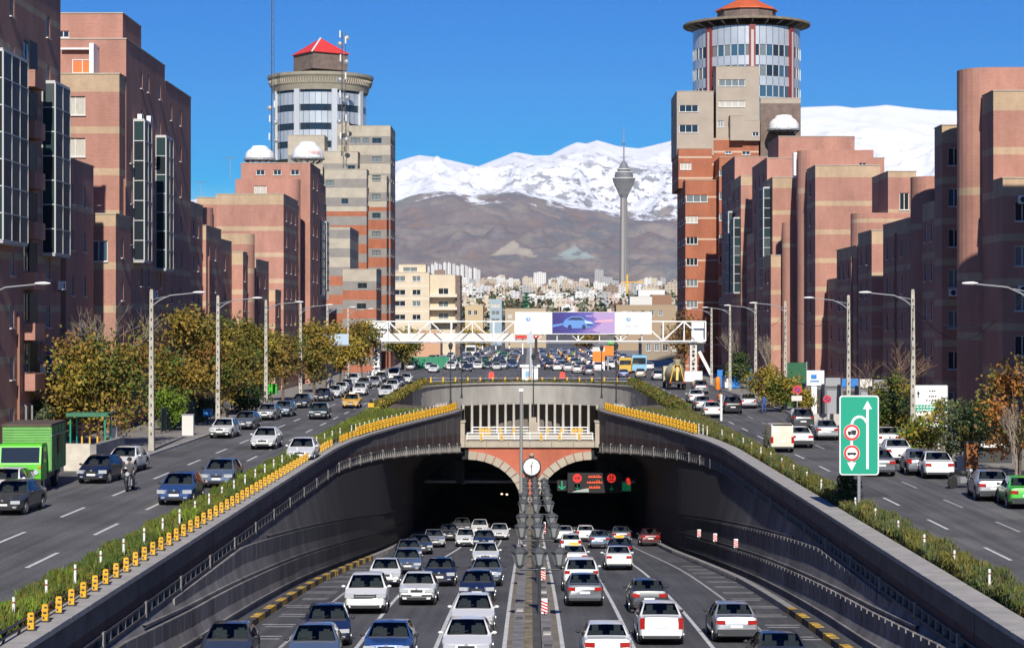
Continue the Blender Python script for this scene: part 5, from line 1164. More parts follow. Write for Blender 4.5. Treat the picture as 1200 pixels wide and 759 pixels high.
# ------------------------------------------------------------------ vehicles
PAINT = {}
def paint(name, col, metal=0.0, rough=0.35):
    m = mat('car_paint_' + name, col, rough, metal=metal, coat=0.6); PAINT[name] = m; return m
for nm, c, me_ in (('white', (0.74, 0.74, 0.72), 0), ('silver', (0.42, 0.43, 0.44), 0.45), ('grey', (0.18, 0.19, 0.205), 0.4), ('charcoal', (0.055, 0.06, 0.065), 0.3), ('black', (0.012, 0.012, 0.014), 0), ('navy', (0.012, 0.02, 0.055), 0.15), ('blue', (0.03, 0.075, 0.22), 0.2), ('slate', (0.15, 0.20, 0.28), 0.4), ('beige', (0.42, 0.37, 0.30), 0.35), ('yellow', (0.80, 0.42, 0.01), 0), ('green', (0.06, 0.48, 0.03), 0), ('darkgreen', (0.02, 0.045, 0.05), 0.2), ('cream', (0.66, 0.62, 0.50), 0), ('maroon', (0.10, 0.012, 0.015), 0.1)): paint(nm, c, me_)
SPEC = dict(
    sedan=dict(L=4.45, W=1.72, H=1.42, top=[(0, .60), (.02, .68), (.06, .72), (.255, .90), (.275, .93), (.425, 1.375), (.50, 1.41), (.60, 1.42), (.70, 1.38), (.84, 1.02), (.865, .995), (.975, .965), (1, .80)], ws=(.275, .425), rg=(.70, .84), belt=.90, wheels=(.19, .795), lamp='wide', tail='wide'),
    oldsedan=dict(L=4.4, W=1.70, H=1.41, top=[(0, .58), (.015, .76), (.03, .79), (.27, .92), (.29, .94), (.415, 1.36), (.47, 1.405), (.62, 1.41), (.72, 1.36), (.82, 1.03), (.84, 1.005), (.985, .975), (1, .74)], ws=(.29, .415), rg=(.72, .82), belt=.91, wheels=(.185, .79), lamp='wide', tail='wide', trimbump=True),
    tondar=dict(L=4.25, W=1.74, H=1.52, top=[(0, .62), (.02, .72), (.06, .77), (.235, .96), (.255, .99), (.40, 1.46), (.48, 1.51), (.60, 1.52), (.72, 1.47), (.845, 1.10), (.865, 1.075), (.98, 1.04), (1, .80)], ws=(.255, .40), rg=(.72, .845), belt=.97, wheels=(.18, .80), lamp='wide', tail='tall'),
    hatch=dict(L=3.85, W=1.66, H=1.43, top=[(0, .60), (.02, .68), (.06, .72), (.235, .92), (.255, .95), (.41, 1.38), (.50, 1.42), (.66, 1.42), (.84, 1.35), (.955, 1.0), (.985, .93), (1, .80)], ws=(.255, .41), rg=(.85, .955), belt=.91, wheels=(.185, .82), lamp='swept', tail='mid'),
    suv=dict(L=4.45, W=1.86, H=1.66, top=[(0, .66), (.02, .80), (.06, .86), (.225, 1.06), (.245, 1.09), (.39, 1.58), (.48, 1.65), (.70, 1.65), (.87, 1.57), (.965, 1.12), (.985, 1.05), (1, .86)], ws=(.245, .39), rg=(.875, .965), belt=1.06, wheels=(.19, .80), lamp='swept', tail='high', wr=.36),
    van=dict(L=4.2, W=1.66, H=1.86, top=[(0, .66), (.02, .80), (.06, .86), (.16, 1.0), (.18, 1.05), (.32, 1.72), (.42, 1.84), (.80, 1.86), (.975, 1.83), (.99, 1.75), (1, .75)], ws=(.18, .32), rg=(.978, .99), belt=1.05, wheels=(.17, .80), lamp='wide', tail='tall', panel=True, tumble=.88),
    pickup=dict(L=4.6, W=1.68, H=1.50, top=[(0, .62), (.02, .78), (.06, .84), (.24, .96), (.26, .99), (.385, 1.44), (.44, 1.49), (.54, 1.49), (.585, 1.44), (.60, 1.02), (.62, .98), (.985, .96), (1, .74)], ws=(.26, .385), rg=(.585, .60), belt=.95, wheels=(.18, .80), lamp='wide', tail='tall'),
)
def loft(sp, n=30):
    L, W, H = sp['L'], sp['W'], sp['H']; wr_ = sp.get('wr', .32); tx, tz = [p[0] for p in sp['top']], [p[1] for p in sp['top']]
    S = set(np.linspace(0, 1, n)) | set(tx) | {.008, .02, .045}
    for w in sp['wheels']:
        for k in np.linspace(-1, 1, 9): S.add(w + k * (wr_ + .06) / L)
    ws, rg = sp['ws'], sp['rg']; a0 = ws[0] + .055; c0 = rg[1] - .06 if not sp.get('panel') else .40; bp = ws[1] + .13
    S |= {a0, c0, bp - .01, bp + .01}
    S = sorted(s for s in S if 0 <= s <= 1); S = [s for i, s in enumerate(S) if i == 0 or s - S[i - 1] > .0035]
    belt = sp['belt']; tum = sp.get('tumble', .69); rings = []
    for s in S:
        y = -L / 2 + s * L; zt = float(np.interp(s, tx, tz)); w = float(np.interp(s, [0, .02, .06, .14, .3, .8, .93, .985, 1], [.78, .87, .94, .985, 1, 1, .965, .91, .84])) * W / 2
        zb = .24 if .03 < s < .97 else .30
        for wc in sp['wheels']:
            d = (s - wc) * L; rr = wr_ + .05
            if abs(d) < rr: zb = max(zb, wr_ - .02 + math.sqrt(max(0, rr * rr - d * d)))
        cabin = ws[0] <= s <= rg[1]
        sh = min(belt, zt - .05) if not cabin else belt
        sh = max(sh, .5 if zt < .7 else .55); sh = min(sh, zt - .03)
        if cabin and zt > belt + .02:
            f = (zt - belt) / (H - belt); hw = w * .945 + (W / 2 * tum - w * .945) * f; hw = min(hw, w * .945); p5 = (hw, zt - .045 * f - .004); p6 = (hw * .90, zt)
        else: p5 = (w * .90, zt - .02); p6 = (w * .74, zt)
        mz = (zb + sh) / 2; zl = max(zb + .10, .36); zl = min(zl, sh - .04)
        rings.append([(0, zb), (w * .93, zb), (w * .985, zl), (w * 1.0, max(mz, zl + .015)), (w * .965, sh), p5, p6, (0, zt + .012)])
    return S, rings, (a0, c0, bp)
def car_meshes(kind, colour, simple=False):
    sp = SPEC[kind]; L, W, H = sp['L'], sp['W'], sp['H']; S, rings, (a0, c0, bp) = loft(sp, 30 if not simple else 14); ws, rg = sp['ws'], sp['rg']
    P = PAINT[colour]; V = []
    for s, r in zip(S, rings):
        y = -L / 2 + s * L
        full = [(x, y, z) for x, z in r] + [(-x, y, z) for x, z in reversed(r[1:-1])]
        V.append(full)
    parts = {k: MB() for k in ('body', 'windscreen', 'rear_window', 'side_l', 'side_r')}
    nR = 14; gset = lambda i: (S[i] + S[i + 1]) / 2
    for i in range(len(S) - 1):
        sm = gset(i)
        for j in range(nR):
            k = (j + 1) % nR; q = (V[i][j], V[i + 1][j], V[i + 1][k], V[i][k])
            seg = j if j < 7 else 13 - j; dst = 'body'; mi = 0
            if seg == 6 and ws[0] < sm < ws[1]: dst = 'windscreen'
            elif seg == 6 and rg[0] < sm < rg[1]: dst = 'rear_window'
            elif seg == 4 and a0 < sm < c0 and not (bp - .01 < sm < bp + .01): dst = 'side_r' if j < 7 else 'side_l'
            if seg in (0, 1) : mi = 1
            if seg == 0: dst = 'body'
            parts[dst].quad(*q, mi)
    parts['body'].poly(V[0], 0); parts['body'].poly(V[-1][::-1], 0)
    out = []
    bm = parts['body']
    me = bm.mesh('body', [P, trim]); b2 = bmesh.new(); b2.from_mesh(me); bmesh.ops.remove_doubles(b2, verts=b2.verts, dist=.0005); bmesh.ops.recalc_face_normals(b2, faces=b2.faces); b2.to_mesh(me); b2.free()
    me.polygons.foreach_set('use_smooth', [True] * len(me.polygons)); me.set_sharp_from_angle(angle=R(38)); out.append(('body', me, (0, 0, 0), []))
    for k, nm in (('windscreen', 'windscreen'), ('rear_window', 'rear_window'), ('side_l', 'side_window'), ('side_r', 'side_window')):
        if parts[k].f: out.append((nm, parts[k].mesh(nm, [cglass, cglass] if not simple else [glass, glass], 60), (0, 0, 0), []))
    if not simple:
        b = MB(); yf = -L / 2 + (ws[1] + .06) * L; yr = -L / 2 + (rg[0] - .02) * L if not sp.get('panel') else None
        for sx in (-1, 1):
            for yq in ([yf, yr] if yr and yr - yf > .5 else [yf]):
                b.obox((sx * W * .22, yq, sp['belt'] - .12), (W * .15, 0, 0), (0, .07, .0), (0, .06, .36)); b.cbox(sx * W * .22, yq + .05, sp['belt'] + .34, W * .13, .08, .2)
        b.box(-W * .4, W * .4, yf - .7, (yr or yf + .6) + .35, .5, .66); out.append(('seats', b.mesh('seats', mat('seat_cloth', (0.06, 0.06, 0.065), 0.9)), (0, 0, 0), []))
        q = MB(); q.lathe([(.15, -.02), (.19, 0), (.15, .02), (.15, -.02)], 10, c=(-W * .22, yf - .52, sp['belt'] - .02), axis='y'); out.append(('steering_wheel', q.mesh('steering_wheel', trim), (0, 0, 0), []))
    wr_ = sp.get('wr', .32)
    b = MB(); b.box(-W / 2 * .82, W / 2 * .82, -L / 2 + .3, L / 2 - .3, .22, .62); out.append(('underbody', b.mesh('underbody', black), (0, 0, 0), []))
    tyre = MB(); tyre.lathe([(0.0, -.1), (wr_ * .66, -.1), (wr_ * .94, -.1), (wr_, -.06), (wr_, .06), (wr_ * .94, .1), (wr_ * .66, .1), (0, .1)], 18, axis='x'); tm = tyre.mesh('wheel', rubber, 40)
    rim_ = MB(); rim_.lathe([(0.0, .105), (wr_ * .2, .115), (wr_ * .60, .102), (wr_ * .64, .115), (wr_ * .64, .09)], 14, axis='x'); rim_.lathe([(0.0, -.105), (wr_ * .2, -.115), (wr_ * .60, -.102), (wr_ * .64, -.115), (wr_ * .64, -.09)], 14, axis='x'); rm_ = rim_.mesh('rim', chrome, 40)
    for w in sp['wheels']:
        for sx in (-1, 1): out.append(('wheel', tm, (sx * (W / 2 - .115), -L / 2 + w * L, wr_), [('rim', rm_)]))
    f, rr = -L / 2, L / 2; wf = W / 2
    def lamp(nm, m, cx, cy, cz, sx, sy, sz, yaw=0.0):
        q = MB(); c, s_ = math.cos(yaw), math.sin(yaw); q.obox((cx, cy, cz), (c * sx / 2, s_ * sx / 2, 0), (-s_ * sy / 2, c * sy / 2, 0), (0, 0, sz / 2)); out.append((nm, q.mesh(nm, m), (0, 0, 0), []))
    hz = sp['top'][1][1] - .06 if sp['lamp'] == 'wide' else sp['top'][2][1] - .06
    for sx in (-1, 1):
        if sp['lamp'] == 'wide': lamp('headlight', lens_w, sx * wf * .66, f + .035, hz - .02, .40, .13, .14, sx * .2)
        else: lamp('headlight', lens_w, sx * wf * .69, f + .10, hz - .01, .42, .2, .17, sx * .42)
        t = sp['tail']
        if t == 'wide': lamp('tail_light', lens_r, sx * wf * .68, rr - .035, .80, .33, .12, .15, -sx * .15)
        elif t == 'tall': lamp('tail_light', lens_r, sx * wf * .79, rr - .06, .84, .17, .16, .40, -sx * .3)
        elif t == 'mid': lamp('tail_light', lens_r, sx * wf * .76, rr - .075, .82, .26, .16, .24, -sx * .35)
        else: lamp('tail_light', lens_r, sx * wf * .74, rr - .07, .98, .25, .16, .15, -sx * .3)
        q = MB(); q.lathe([(0, -.09), (.055, -.05), (.07, .0), (.055, .05), (0, .09)], 8, axis='x'); q.v = [(x * 1.1, y * .9, z * .9) for x, y, z in q.v]; q.box(-sx * .16 - .03, -sx * .16 + .08 if sx < 0 else -sx * .16 + .08, -.02, .02, -.05, -.01)
        out.append(('wing_mirror', q.mesh('wing_mirror', P if colour in ('white', 'silver', 'yellow') and kind in ('suv', 'sedan') else trim, 50), (sx * (wf + .07), -L / 2 + (ws[0] + .055) * L, sp['belt'] + .06), []))
        lamp('fog_lamp', lens_w, sx * wf * .62, f + .03, .40, .16, .08, .07, sx * .1)
    lamp('grille', black, 0, f + .005, hz - .03, wf * (.66 if kind != 'suv' else 1.0), .07, .11 if kind != 'suv' else .17)
    if kind == 'suv': lamp('grille_bar', chrome, 0, f - .03, hz - .03, wf * .9, .02, .025)
    lamp('air_intake', black, 0, f + .0, .335, wf * (1.05 if kind != 'suv' else 1.35), .07, .12)
    lamp('licence_plate', plate_m, 0, f - .02, .50 if kind != 'suv' else .54, .46, .02, .11); lamp('licence_plate', plate_m, 0, rr + .012, .64 if sp['tail'] != 'tall' else .72, .46, .02, .11)
    bmat = trim if sp.get('trimbump') else P
    lamp('front_bumper', bmat, 0, f + .06, .46 if sp.get('trimbump') else .45, wf * 1.66, .17, .09 if sp.get('trimbump') else .05); lamp('rear_bumper', bmat if not sp['tail'] == 'tall' else P, 0, rr - .05, .47, wf * 1.70, .2, .14)
    lamp('rear_bumper_trim', trim, 0, rr - .04, .33, wf * 1.55, .14, .08)
    q = MB(); yc_ = -L / 2 + ws[0] * L; zc_ = float(np.interp(ws[0], [p[0] for p in sp['top']], [p[1] for p in sp['top']]))
    q.box(-W * .40, W * .40, yc_ - .07, yc_ - .01, zc_ - .02, zc_ + .02); q.bar((-W * .25, yc_ - .02, zc_ + .03), (W * .02, yc_ + .10, zc_ + .11), .022); q.bar((W * .08, yc_ - .02, zc_ + .03), (W * .32, yc_ + .10, zc_ + .11), .022); out.append(('wiper', q.mesh('wiper', black), (0, 0, 0), []))
    q = MB()
    for sx in (-1, 1):
        for sy in (.02, .26): q.cbox(sx * (wf * .985), -L / 2 + (ws[1] + sy + .04) * L, sp['belt'] - .10, .04, .16, .03)
    out.append(('door_handle', q.mesh('door_handle', trim), (0, 0, 0), []))
    q = MB(); q.lathe([(0, -.012), (.055, -.01), (.06, 0)], 10, c=(0, f - .005, hz + .04), axis='y'); out.append(('badge', q.mesh('badge', chrome), (0, 0, 0), []))
    if not sp.get('panel'): lamp('dashboard', trim, 0, -L / 2 + (ws[0] + .08) * L, sp['belt'] - .07, W * .78, .3, .1)
    return out
def slope(Y): return math.atan((zroad(Y + 2) - zroad(Y - 2)) / 4)
CARS = {}
def make_car(kind, colour, loc, rz, label, cat='car', group=None, name='car', rx=0.0, taxi=False):
    key = (kind, colour)
    if key not in CARS: CARS[key] = car_meshes(kind, colour)
    t = thing(name, label, cat, loc, rz, group); t.rotation_euler = (rx, 0, rz)
    for nm, me, l, sub in CARS[key]:
        o = place(nm, me, t, l)
        for sn_, sm in sub: place(sn_, sm, o)
    if taxi:
        b = MB(); b.box(-.3, .3, -.09, .09, SPEC[kind]['H'], SPEC[kind]['H'] + .16); b.build('taxi_sign', PAINT['yellow'] if colour != 'yellow' else plate_m, t)
    return t
_yy = np.arange(40, 240, 0.5); _pp = np.array([VY + (8.4 - zroad(v)) * FOC / v for v in _yy])
def yt(py): return float(np.interp(-py, -_pp, _yy))
# --- underpass, traffic towards the camera: px, py (tyre line of the near end), kind, colour, label, yaw
GT = 'cars coming out of the underpass'; GI = 'cars driving into the underpass'
OUT = [
 (262, 784, 'sedan', 'charcoal', 'dark car at the lower left corner of the underpass, cut by the frame', 2),
 (379, 757, 'sedan', 'navy', 'dark navy sedan behind the cut-off slate car in the left underpass lane', 6),
 (364, 786, 'sedan', 'slate', 'slate grey car cut off by the frame in the leftmost lane', 3),
 (427, 719, 'suv', 'white', 'white crossover with black grille, the only one among the oncoming cars', 2),
 (489, 709, 'oldsedan', 'white', 'boxy white sedan with grey bumper right of the white crossover', 0),
 (450, 688, 'hatch', 'white', 'white hatchback right behind the white crossover', 2),
 (475, 673, 'sedan', 'slate', 'slate blue sedan behind the white hatchback', 4),
 (477, 658, 'sedan', 'grey', 'grey sedan partly hidden behind the slate blue sedan', 6),
 (490, 650, 'sedan', 'charcoal', 'dark sedan near the shaded left tunnel wall', 8),
 (515, 687, 'hatch', 'navy', 'dark blue hatchback beside the boxy white sedan', 0),
 (454, 781, 'oldsedan', 'blue', 'blue sedan cut off by the bottom edge of the photo', 0),
 (554, 742, 'sedan', 'white', 'white sedan with slim dark grille in the lane next to the median', 0),
 (547, 777, 'sedan', 'white', 'white car at the bottom edge in front of the slim-grilled white sedan', 0),
 (559, 706, 'hatch', 'navy', 'navy hatchback ahead of the slim-grilled white sedan near the median', 0),
 (570, 687, 'oldsedan', 'slate', 'pale blue old sedan behind the navy hatchback in the median lane', 0),
 (569, 663, 'sedan', 'white', 'white sedan behind the pale blue old sedan', 0),
 (567, 643, 'sedan', 'navy', 'navy car behind a white sedan close to the left tunnel mouth', 0),
 (545, 641, 'hatch', 'white', 'white hatchback at the left tunnel mouth, left of the navy car', 2),
 (507, 642, 'sedan', 'silver', 'silver grey sedan leaving the tunnel shade on the left', 6),
 (525, 634, 'sedan', 'charcoal', 'dark sedan in the shade of the left tunnel mouth', 5),
 (585, 633, 'sedan', 'white', 'white car next to the median at the left tunnel mouth', 0),
 (562, 627, 'hatch', 'white', 'white car deep in the left tunnel mouth', 0),
 (541, 625, 'sedan', 'grey', 'grey car deep inside the left tunnel', 0)]
IN = [
 (711, 781, 'oldsedan', 'white', 'white car at the bottom edge right of the median, only its roof in view', 0),
 (774, 755, 'tondar', 'white', 'white sedan with tall red tail lights, nearest full car on the right carriageway', 0),
 (861, 752, 'oldsedan', 'silver', 'silver beige sedan by the right shoulder', 0),
 (760, 718, 'oldsedan', 'charcoal', 'dark sedan ahead of the white one with tall tail lights', 0),
 (685, 710, 'sedan', 'grey', 'grey sedan behind the white crossover next to the median', 0),
 (681, 693, 'suv', 'white', 'white crossover driving in next to the median', 0),
 (673, 667, 'sedan', 'white', 'white taxi with yellow roof sign ahead of the white crossover driving in', 0),
 (669, 648, 'hatch', 'white', 'white hatchback ahead of the white taxi driving in', 0),
 (661, 636, 'sedan', 'white', 'white car next to the median at the right tunnel mouth', 0),
 (725, 668, 'sedan', 'white', 'white sedan with steep rear window in the middle lane', 0),
 (727, 655, 'sedan', 'navy', 'navy taxi with yellow roof sign right ahead of a white sedan', 0),
 (686, 635, 'hatch', 'white', 'white hatchback right under the electronic tunnel signs', 0),
 (703, 643, 'sedan', 'slate', 'slate blue sedan entering the right tunnel', 0),
 (728, 637, 'sedan', 'grey', 'grey car entering the right tunnel, right of the slate blue one', 0),
 (762, 640, 'sedan', 'maroon', 'dark red car in the shade by the right tunnel wall', 0),
 (917, 795, 'sedan', 'charcoal', 'dark car whose roof just shows at the bottom right', 0)]
for (px, py, kd, cl, lab, yw) in OUT:
    Y = yt(py); L = SPEC[kd]['L']; Yc = Y + L / 2 - 0.7; make_car(kd, cl, (wx(px, Y), Yc, zroad(Yc) + 0.006), R(yw), lab, group=GT, rx=slope(Yc))
for (px, py, kd, cl, lab, yw) in IN:
    Y = yt(py); L = SPEC[kd]['L']; Yc = Y + L / 2 - 0.7; make_car(kd, cl, (wx(px, Y), Yc, zroad(Yc) + 0.006), R(180 + yw), lab, group=GI, rx=-slope(Yc), taxi='taxi' in lab.split()[:3], cat='taxi' if 'taxi' in lab.split()[:3] else 'car')
# --- left street, towards the camera
LS = [
 (8, 604, 'sedan', 'charcoal', 'dark sedan at the left edge in front of the green truck', -2),
 (0, 586, 'sedan', 'white', 'white car half hidden between the dark sedan and the green truck', -2),
 (112, 567, 'hatch', 'navy', 'dark blue hatchback parked right of the green truck', -4),
 (142, 555, 'sedan', 'white', 'white car parked behind the dark blue hatchback', -4),
 (207, 592, 'hatch', 'blue', 'blue sedan driving beside the hedge, nearest on the left street', -1),
 (256, 572, 'hatch', 'slate', 'silver blue hatchback following the blue sedan', -1),
 (309, 527, 'sedan', 'white', 'white sedan alone in the middle lane of the left street', -1),
 (352, 542, 'sedan', 'white', 'white car half hidden by the grassy hedge', 0),
 (260, 514, 'oldsedan', 'white', 'white boxy car parked at the left kerb under the olive tree', -3),
 (286, 504, 'sedan', 'grey', 'grey sedan parked behind the boxy white one', -3),
 (312, 493, 'oldsedan', 'silver', 'silver boxy sedan parked by the green litter bin', -3),
 (331, 489, 'oldsedan', 'slate', 'slate grey sedan next to the silver boxy one', -3),
 (352, 479, 'sedan', 'charcoal', 'dark grey sedan parked ahead of the slate grey one', -3),
 (373, 492, 'oldsedan', 'darkgreen', 'dark green sedan driving left of the yellow taxi', 0),
 (411, 479, 'sedan', 'yellow', 'bright yellow taxi on the left street', 0),
 (378, 471, 'sedan', 'black', 'black car at the head of the row of parked white cars', -3),
 (391, 467, 'sedan', 'white', 'first white car of the parked row behind the black car', -3),
 (399, 462, 'hatch', 'white', 'second white car of the parked row behind the black car', -3),
 (406, 458, 'sedan', 'white', 'third white car of the parked row behind the black car', -3),
 (421, 464, 'pickup', 'white', 'white pickup behind the yellow taxi', 0),
 (452, 466, 'sedan', 'white', 'white sedan close to the hedge where the left street bends', 0),
 (459, 459, 'sedan', 'white', 'white sedan queuing behind another by the far hedge', 0),
 (466, 453, 'hatch', 'navy', 'navy car queuing by the far hedge', 0),
 (475, 450, 'sedan', 'white', 'white car last in the queue by the far hedge', 0),
 (438, 454, 'sedan', 'silver', 'silver sedan at the foot of the gantry column', -2),
 (413, 452, 'suv', 'white', 'white off-roader among the trees near the gantry', -3),
 (426, 456, 'hatch', 'grey', 'grey hatchback behind the white pickup', -2),
 (446, 448, 'sedan', 'charcoal', 'dark sedan beside the white delivery van', -2),
 (461, 446, 'van', 'white', 'white delivery van right of the gantry column', 0)]
for (px, py, kd, cl, lab, yw) in LS:
    Y = gy(py); L = SPEC[kd]['L']; make_car(kd, cl, (wx(px, Y), Y + L / 2 - 0.7, 0.008), R(yw), lab, group='cars on the left street', taxi='taxi' in lab.split()[:3], cat='taxi' if 'taxi' in lab.split()[:3] else ('van' if kd == 'van' else 'car'), name='delivery_van' if kd == 'van' else 'car')
RS = [
 (915, 530, 'van', 'cream', 'cream white high-roof van on the right street', 0),
 (938, 525, 'oldsedan', 'white', 'white sedan right of the cream van', 0),
 (941, 503, 'suv', 'charcoal', 'dark off-roader parked by the no stopping sign', 2),
 (970, 516, 'sedan', 'silver', 'silver car parked just left of the green road sign', 3),
 (858, 485, 'suv', 'black', 'black off-roader with red tail lights at the roundabout end of the right street', 0),
 (835, 490, 'sedan', 'white', 'white car behind the round red traffic sign', 0),
 (824, 482, 'sedan', 'silver', 'silver white car left of the black off-roader', 0),
 (878, 479, 'sedan', 'silver', 'silver sedan parked by the blue hoarding', 3),
 (821, 462, 'suv', 'grey', 'grey estate car by the orange barrel', 0),
 (816, 473, 'sedan', 'white', 'white car hidden behind the silver white car', 0),
 (1053, 543, 'sedan', 'white', 'white sedan parked right of the green road sign', 3),
 (1079, 557, 'hatch', 'grey', 'slate grey hatchback parked between two white sedans', 4),
 (1101, 561, 'sedan', 'white', 'white rounded sedan at the right kerb near the woman in black', 4),
 (1031, 558, 'sedan', 'grey', 'grey car half hidden by the green road sign', 1),
 (1041, 526, 'sedan', 'white', 'white car in front of the parked white sedan near the olive tree', 3),
 (1034, 515, 'van', 'white', 'white van peeping over the green road sign edge', 3),
 (1166, 587, 'oldsedan', 'silver', 'silver boxy sedan parked behind the green taxi', 5),
 (1204, 596, 'oldsedan', 'green', 'bright green taxi at the right edge of the photo', 5),
 (866, 456, 'van', 'white', 'white van in front of the blue hoarding', 0)]
for (px, py, kd, cl, lab, yw) in RS:
    Y = gy(py); L = SPEC[kd]['L']; make_car(kd, cl, (wx(px, Y), Y + L / 2 - 0.7, 0.008), R(180 - yw), lab, group='cars on the right street', cat='taxi' if 'taxi' in lab.split()[:3] else ('van' if kd == 'van' else 'car'), name='van' if kd == 'van' else 'car')
# --- the crowded avenue beyond the light well: small one-piece cars
FAR = {}
def far_car_mesh(kind, colour):
    if (kind, colour) in FAR: return FAR[kind, colour]
    parts = car_meshes(kind, colour, True); bm = bmesh.new(); mats_ = []
    for nm, me, l, sub in parts:
        if nm in ('fog_lamp', 'dashboard', 'wiper', 'door_handle', 'badge', 'rear_bumper_trim', 'air_intake'): continue
        base = len(mats_); mats_ += [m for m in me.materials]; t = me.copy(); t.transform(Matrix.Translation(l))
        n0 = len(bm.faces); bm.from_mesh(t); bm.faces.ensure_lookup_table()
        for f in bm.faces[n0:]: f.material_index += base
        bpy.data.meshes.remove(t)
    me = bpy.data.meshes.new('car'); bm.to_mesh(me); bm.free()
    for m in mats_: me.materials.append(m)
    FAR[kind, colour] = me; return me
AV = [(497, 432, 'navy', 'L'), (508, 437, 'white', 'L'), (521, 431, 'grey', 'L'), (528, 434, 'white', 'L'), (547, 436, 'navy', 'L'), (560, 433, 'white', 'L'), (572, 433, 'charcoal', 'L'), (589, 433, 'silver', 'L'), (537, 427, 'green', 'L'), (496, 427, 'green', 'L'),
      (653, 435, 'white', 'R'), (666, 436, 'white', 'R'), (676, 438, 'white', 'R'), (690, 440, 'grey', 'R'), (691, 438, 'silver', 'R'), (731, 444, 'blue', 'R'), (751, 443, 'beige', 'R'), (771, 446, 'silver', 'R'), (736, 437, 'white', 'R'), (648, 421, 'yellow', 'R'), (701, 435, 'white', 'R')]
lanes = {'L': [-3.4, -6.2, -9.2, -12.3, -15.4, -18.6, -21.6], 'R': [3.2, 6.0, 9.0, 12.1, 15.2, 18.4, 21.5]}
seen = {}
def far_label(cl, side, Y, X_):
    li = min(range(7), key=lambda i: abs(lanes[side][i] - X_)); ln = ('next to the median', 'in the second lane from the median', 'in the third lane from the median', 'in the middle lane', 'in the third lane from the kerb', 'in the second lane from the kerb', 'along the kerb')[li]
    d = 'just beyond the light well' if Y < 372 else ('under the gantry' if Y < 460 else ('well beyond the gantry' if Y < 620 else 'far down the avenue'))
    return '%s %s car %s %s' % ('oncoming' if side == 'L' else 'departing', {'navy': 'navy blue', 'slate': 'slate blue'}.get(cl, cl), ln, d)
spots = [(wx(px, gy(py)), gy(py) + 1.5, cl, sd) for px, py, cl, sd in AV]
pr = random.Random(5)
for sd in 'LR':
    for lx in lanes[sd]:
        y = 372 + pr.uniform(0, 12)
        while y < 980:
            if not any(abs(y - s[1]) < 6.5 and abs(lx - s[0]) < 1.9 for s in spots):
                spots.append((lx + pr.uniform(-0.35, 0.35), y, pr.choice(['white'] * 7 + ['silver'] * 3 + ['grey'] * 2 + ['charcoal', 'black', 'navy', 'navy', 'slate', 'green', 'yellow', 'beige', 'blue', 'maroon']), sd))
            y += pr.choice((6.5, 7.5, 9, 14, 20)) * (1.0 if y < 600 else 1.5)
spots.sort(key=lambda s: s[1]); spots = spots[:290]
for xq, yq, cl, sd in spots:
    kd = pr.choice(['sedan', 'sedan', 'oldsedan', 'hatch', 'hatch', 'suv']); lab = far_label(cl, sd, yq, xq)
    o = place('car', far_car_mesh(kd, cl), None, (xq, yq, 0.008 + max(0, terr(yq) * 1.0)), (0, 0, R((0 if sd == 'L' else 180) + pr.uniform(-3, 3)))); tag(o, lab, 'car', lab.replace(' car', ' cars'))

# --- green box truck
tr = thing('box_truck', 'bright green box truck with dark tarpaulin roof parked at the left edge', 'truck', (wx(17, 101), 104.2, 0.008), R(4))
TG = mat('truck_green', (0.10, 0.50, 0.03), 0.4); TGB = mat('truck_box_green', (0.14, 0.36, 0.09), 0.55, 0.15, 1.2)
cp = [(-3.2, .62), (-3.28, 1.0), (-3.25, 1.45), (-3.02, 2.35), (-2.9, 2.45), (-1.5, 2.45), (-1.5, .62)]
b = MB(); n = len(cp)
for x in (-1.02, 1.02): b.poly([(x, y, z) for y, z in (cp if x > 0 else cp[::-1])])
for k in range(n): (y0, z0), (y1, z1) = cp[k], cp[(k + 1) % n]; b.quad((-1.02, y0, z0), (1.02, y0, z0), (1.02, y1, z1), (-1.02, y1, z1))
b.build('cab', TG, tr)
b = MB(); b.obox((0, -3.155, 1.92), (0.93, 0, 0), (0, 0.012, 0.0), (0, 0.085, 0.37)); b.build('windscreen', glass, tr)
for sx in (-1, 1):
    b = MB(); b.box(sx * 1.02 - .015, sx * 1.02 + .015, -2.85, -1.8, 1.5, 2.25); b.build('side_window', glass, tr)
    b = MB(); b.cbox(sx * 1.18, -3.05, 1.9, .12, .1, .4); b.bar((sx * 1.0, -3.0, 2.1), (sx * 1.18, -3.05, 2.05), .03); b.build('wing_mirror', black, tr)
    b = MB(); b.lathe([(0, 0), (.13, 0), (.13, .04), (0, .05)], 12, c=(sx * .78, -3.33, 1.08), axis='y'); b.build('headlight', lens_w, tr)
    b = MB(); b.cbox(sx * .95, -3.27, 1.32, .14, .08, .1); b.build('indicator', lens_o, tr)
    for yw in (-2.35, 1.9):
        w = MB(); w.lathe([(0, -.15), (.40, -.15), (.45, -.08), (.45, .08), (.40, .15), (0, .15)], 18, c=(sx * .86, yw, .45), axis='x'); w = w.build('wheel', rubber, tr, smooth=40); q = MB(); q.lathe([(0, -.16), (.22, -.155)], 12, c=(sx * .86, yw, .45), axis='x'); q.lathe([(0, .16), (.22, .155)], 12, c=(sx * .86, yw, .45), axis='x'); q.build('rim', chrome, w)
b = MB(); b.box(-.7, .7, -3.33, -3.27, .98, 1.2); b.build('grille', black, tr)
b = MB(); b.box(-.62, .62, -3.345, -3.32, 1.06, 1.12); b.build('grille_bar', chrome, tr)
b = MB(); b.box(-1.05, 1.05, -3.42, -3.2, .5, .74); b.build('bumper', black, tr); b = MB(); b.box(.2, .72, -3.44, -3.41, .54, .68); b.build('licence_plate', PAINT['yellow'], tr)
b = MB(); b.box(-.95, .95, -1.4, 3.2, .62, .86); b.build('chassis', black, tr)
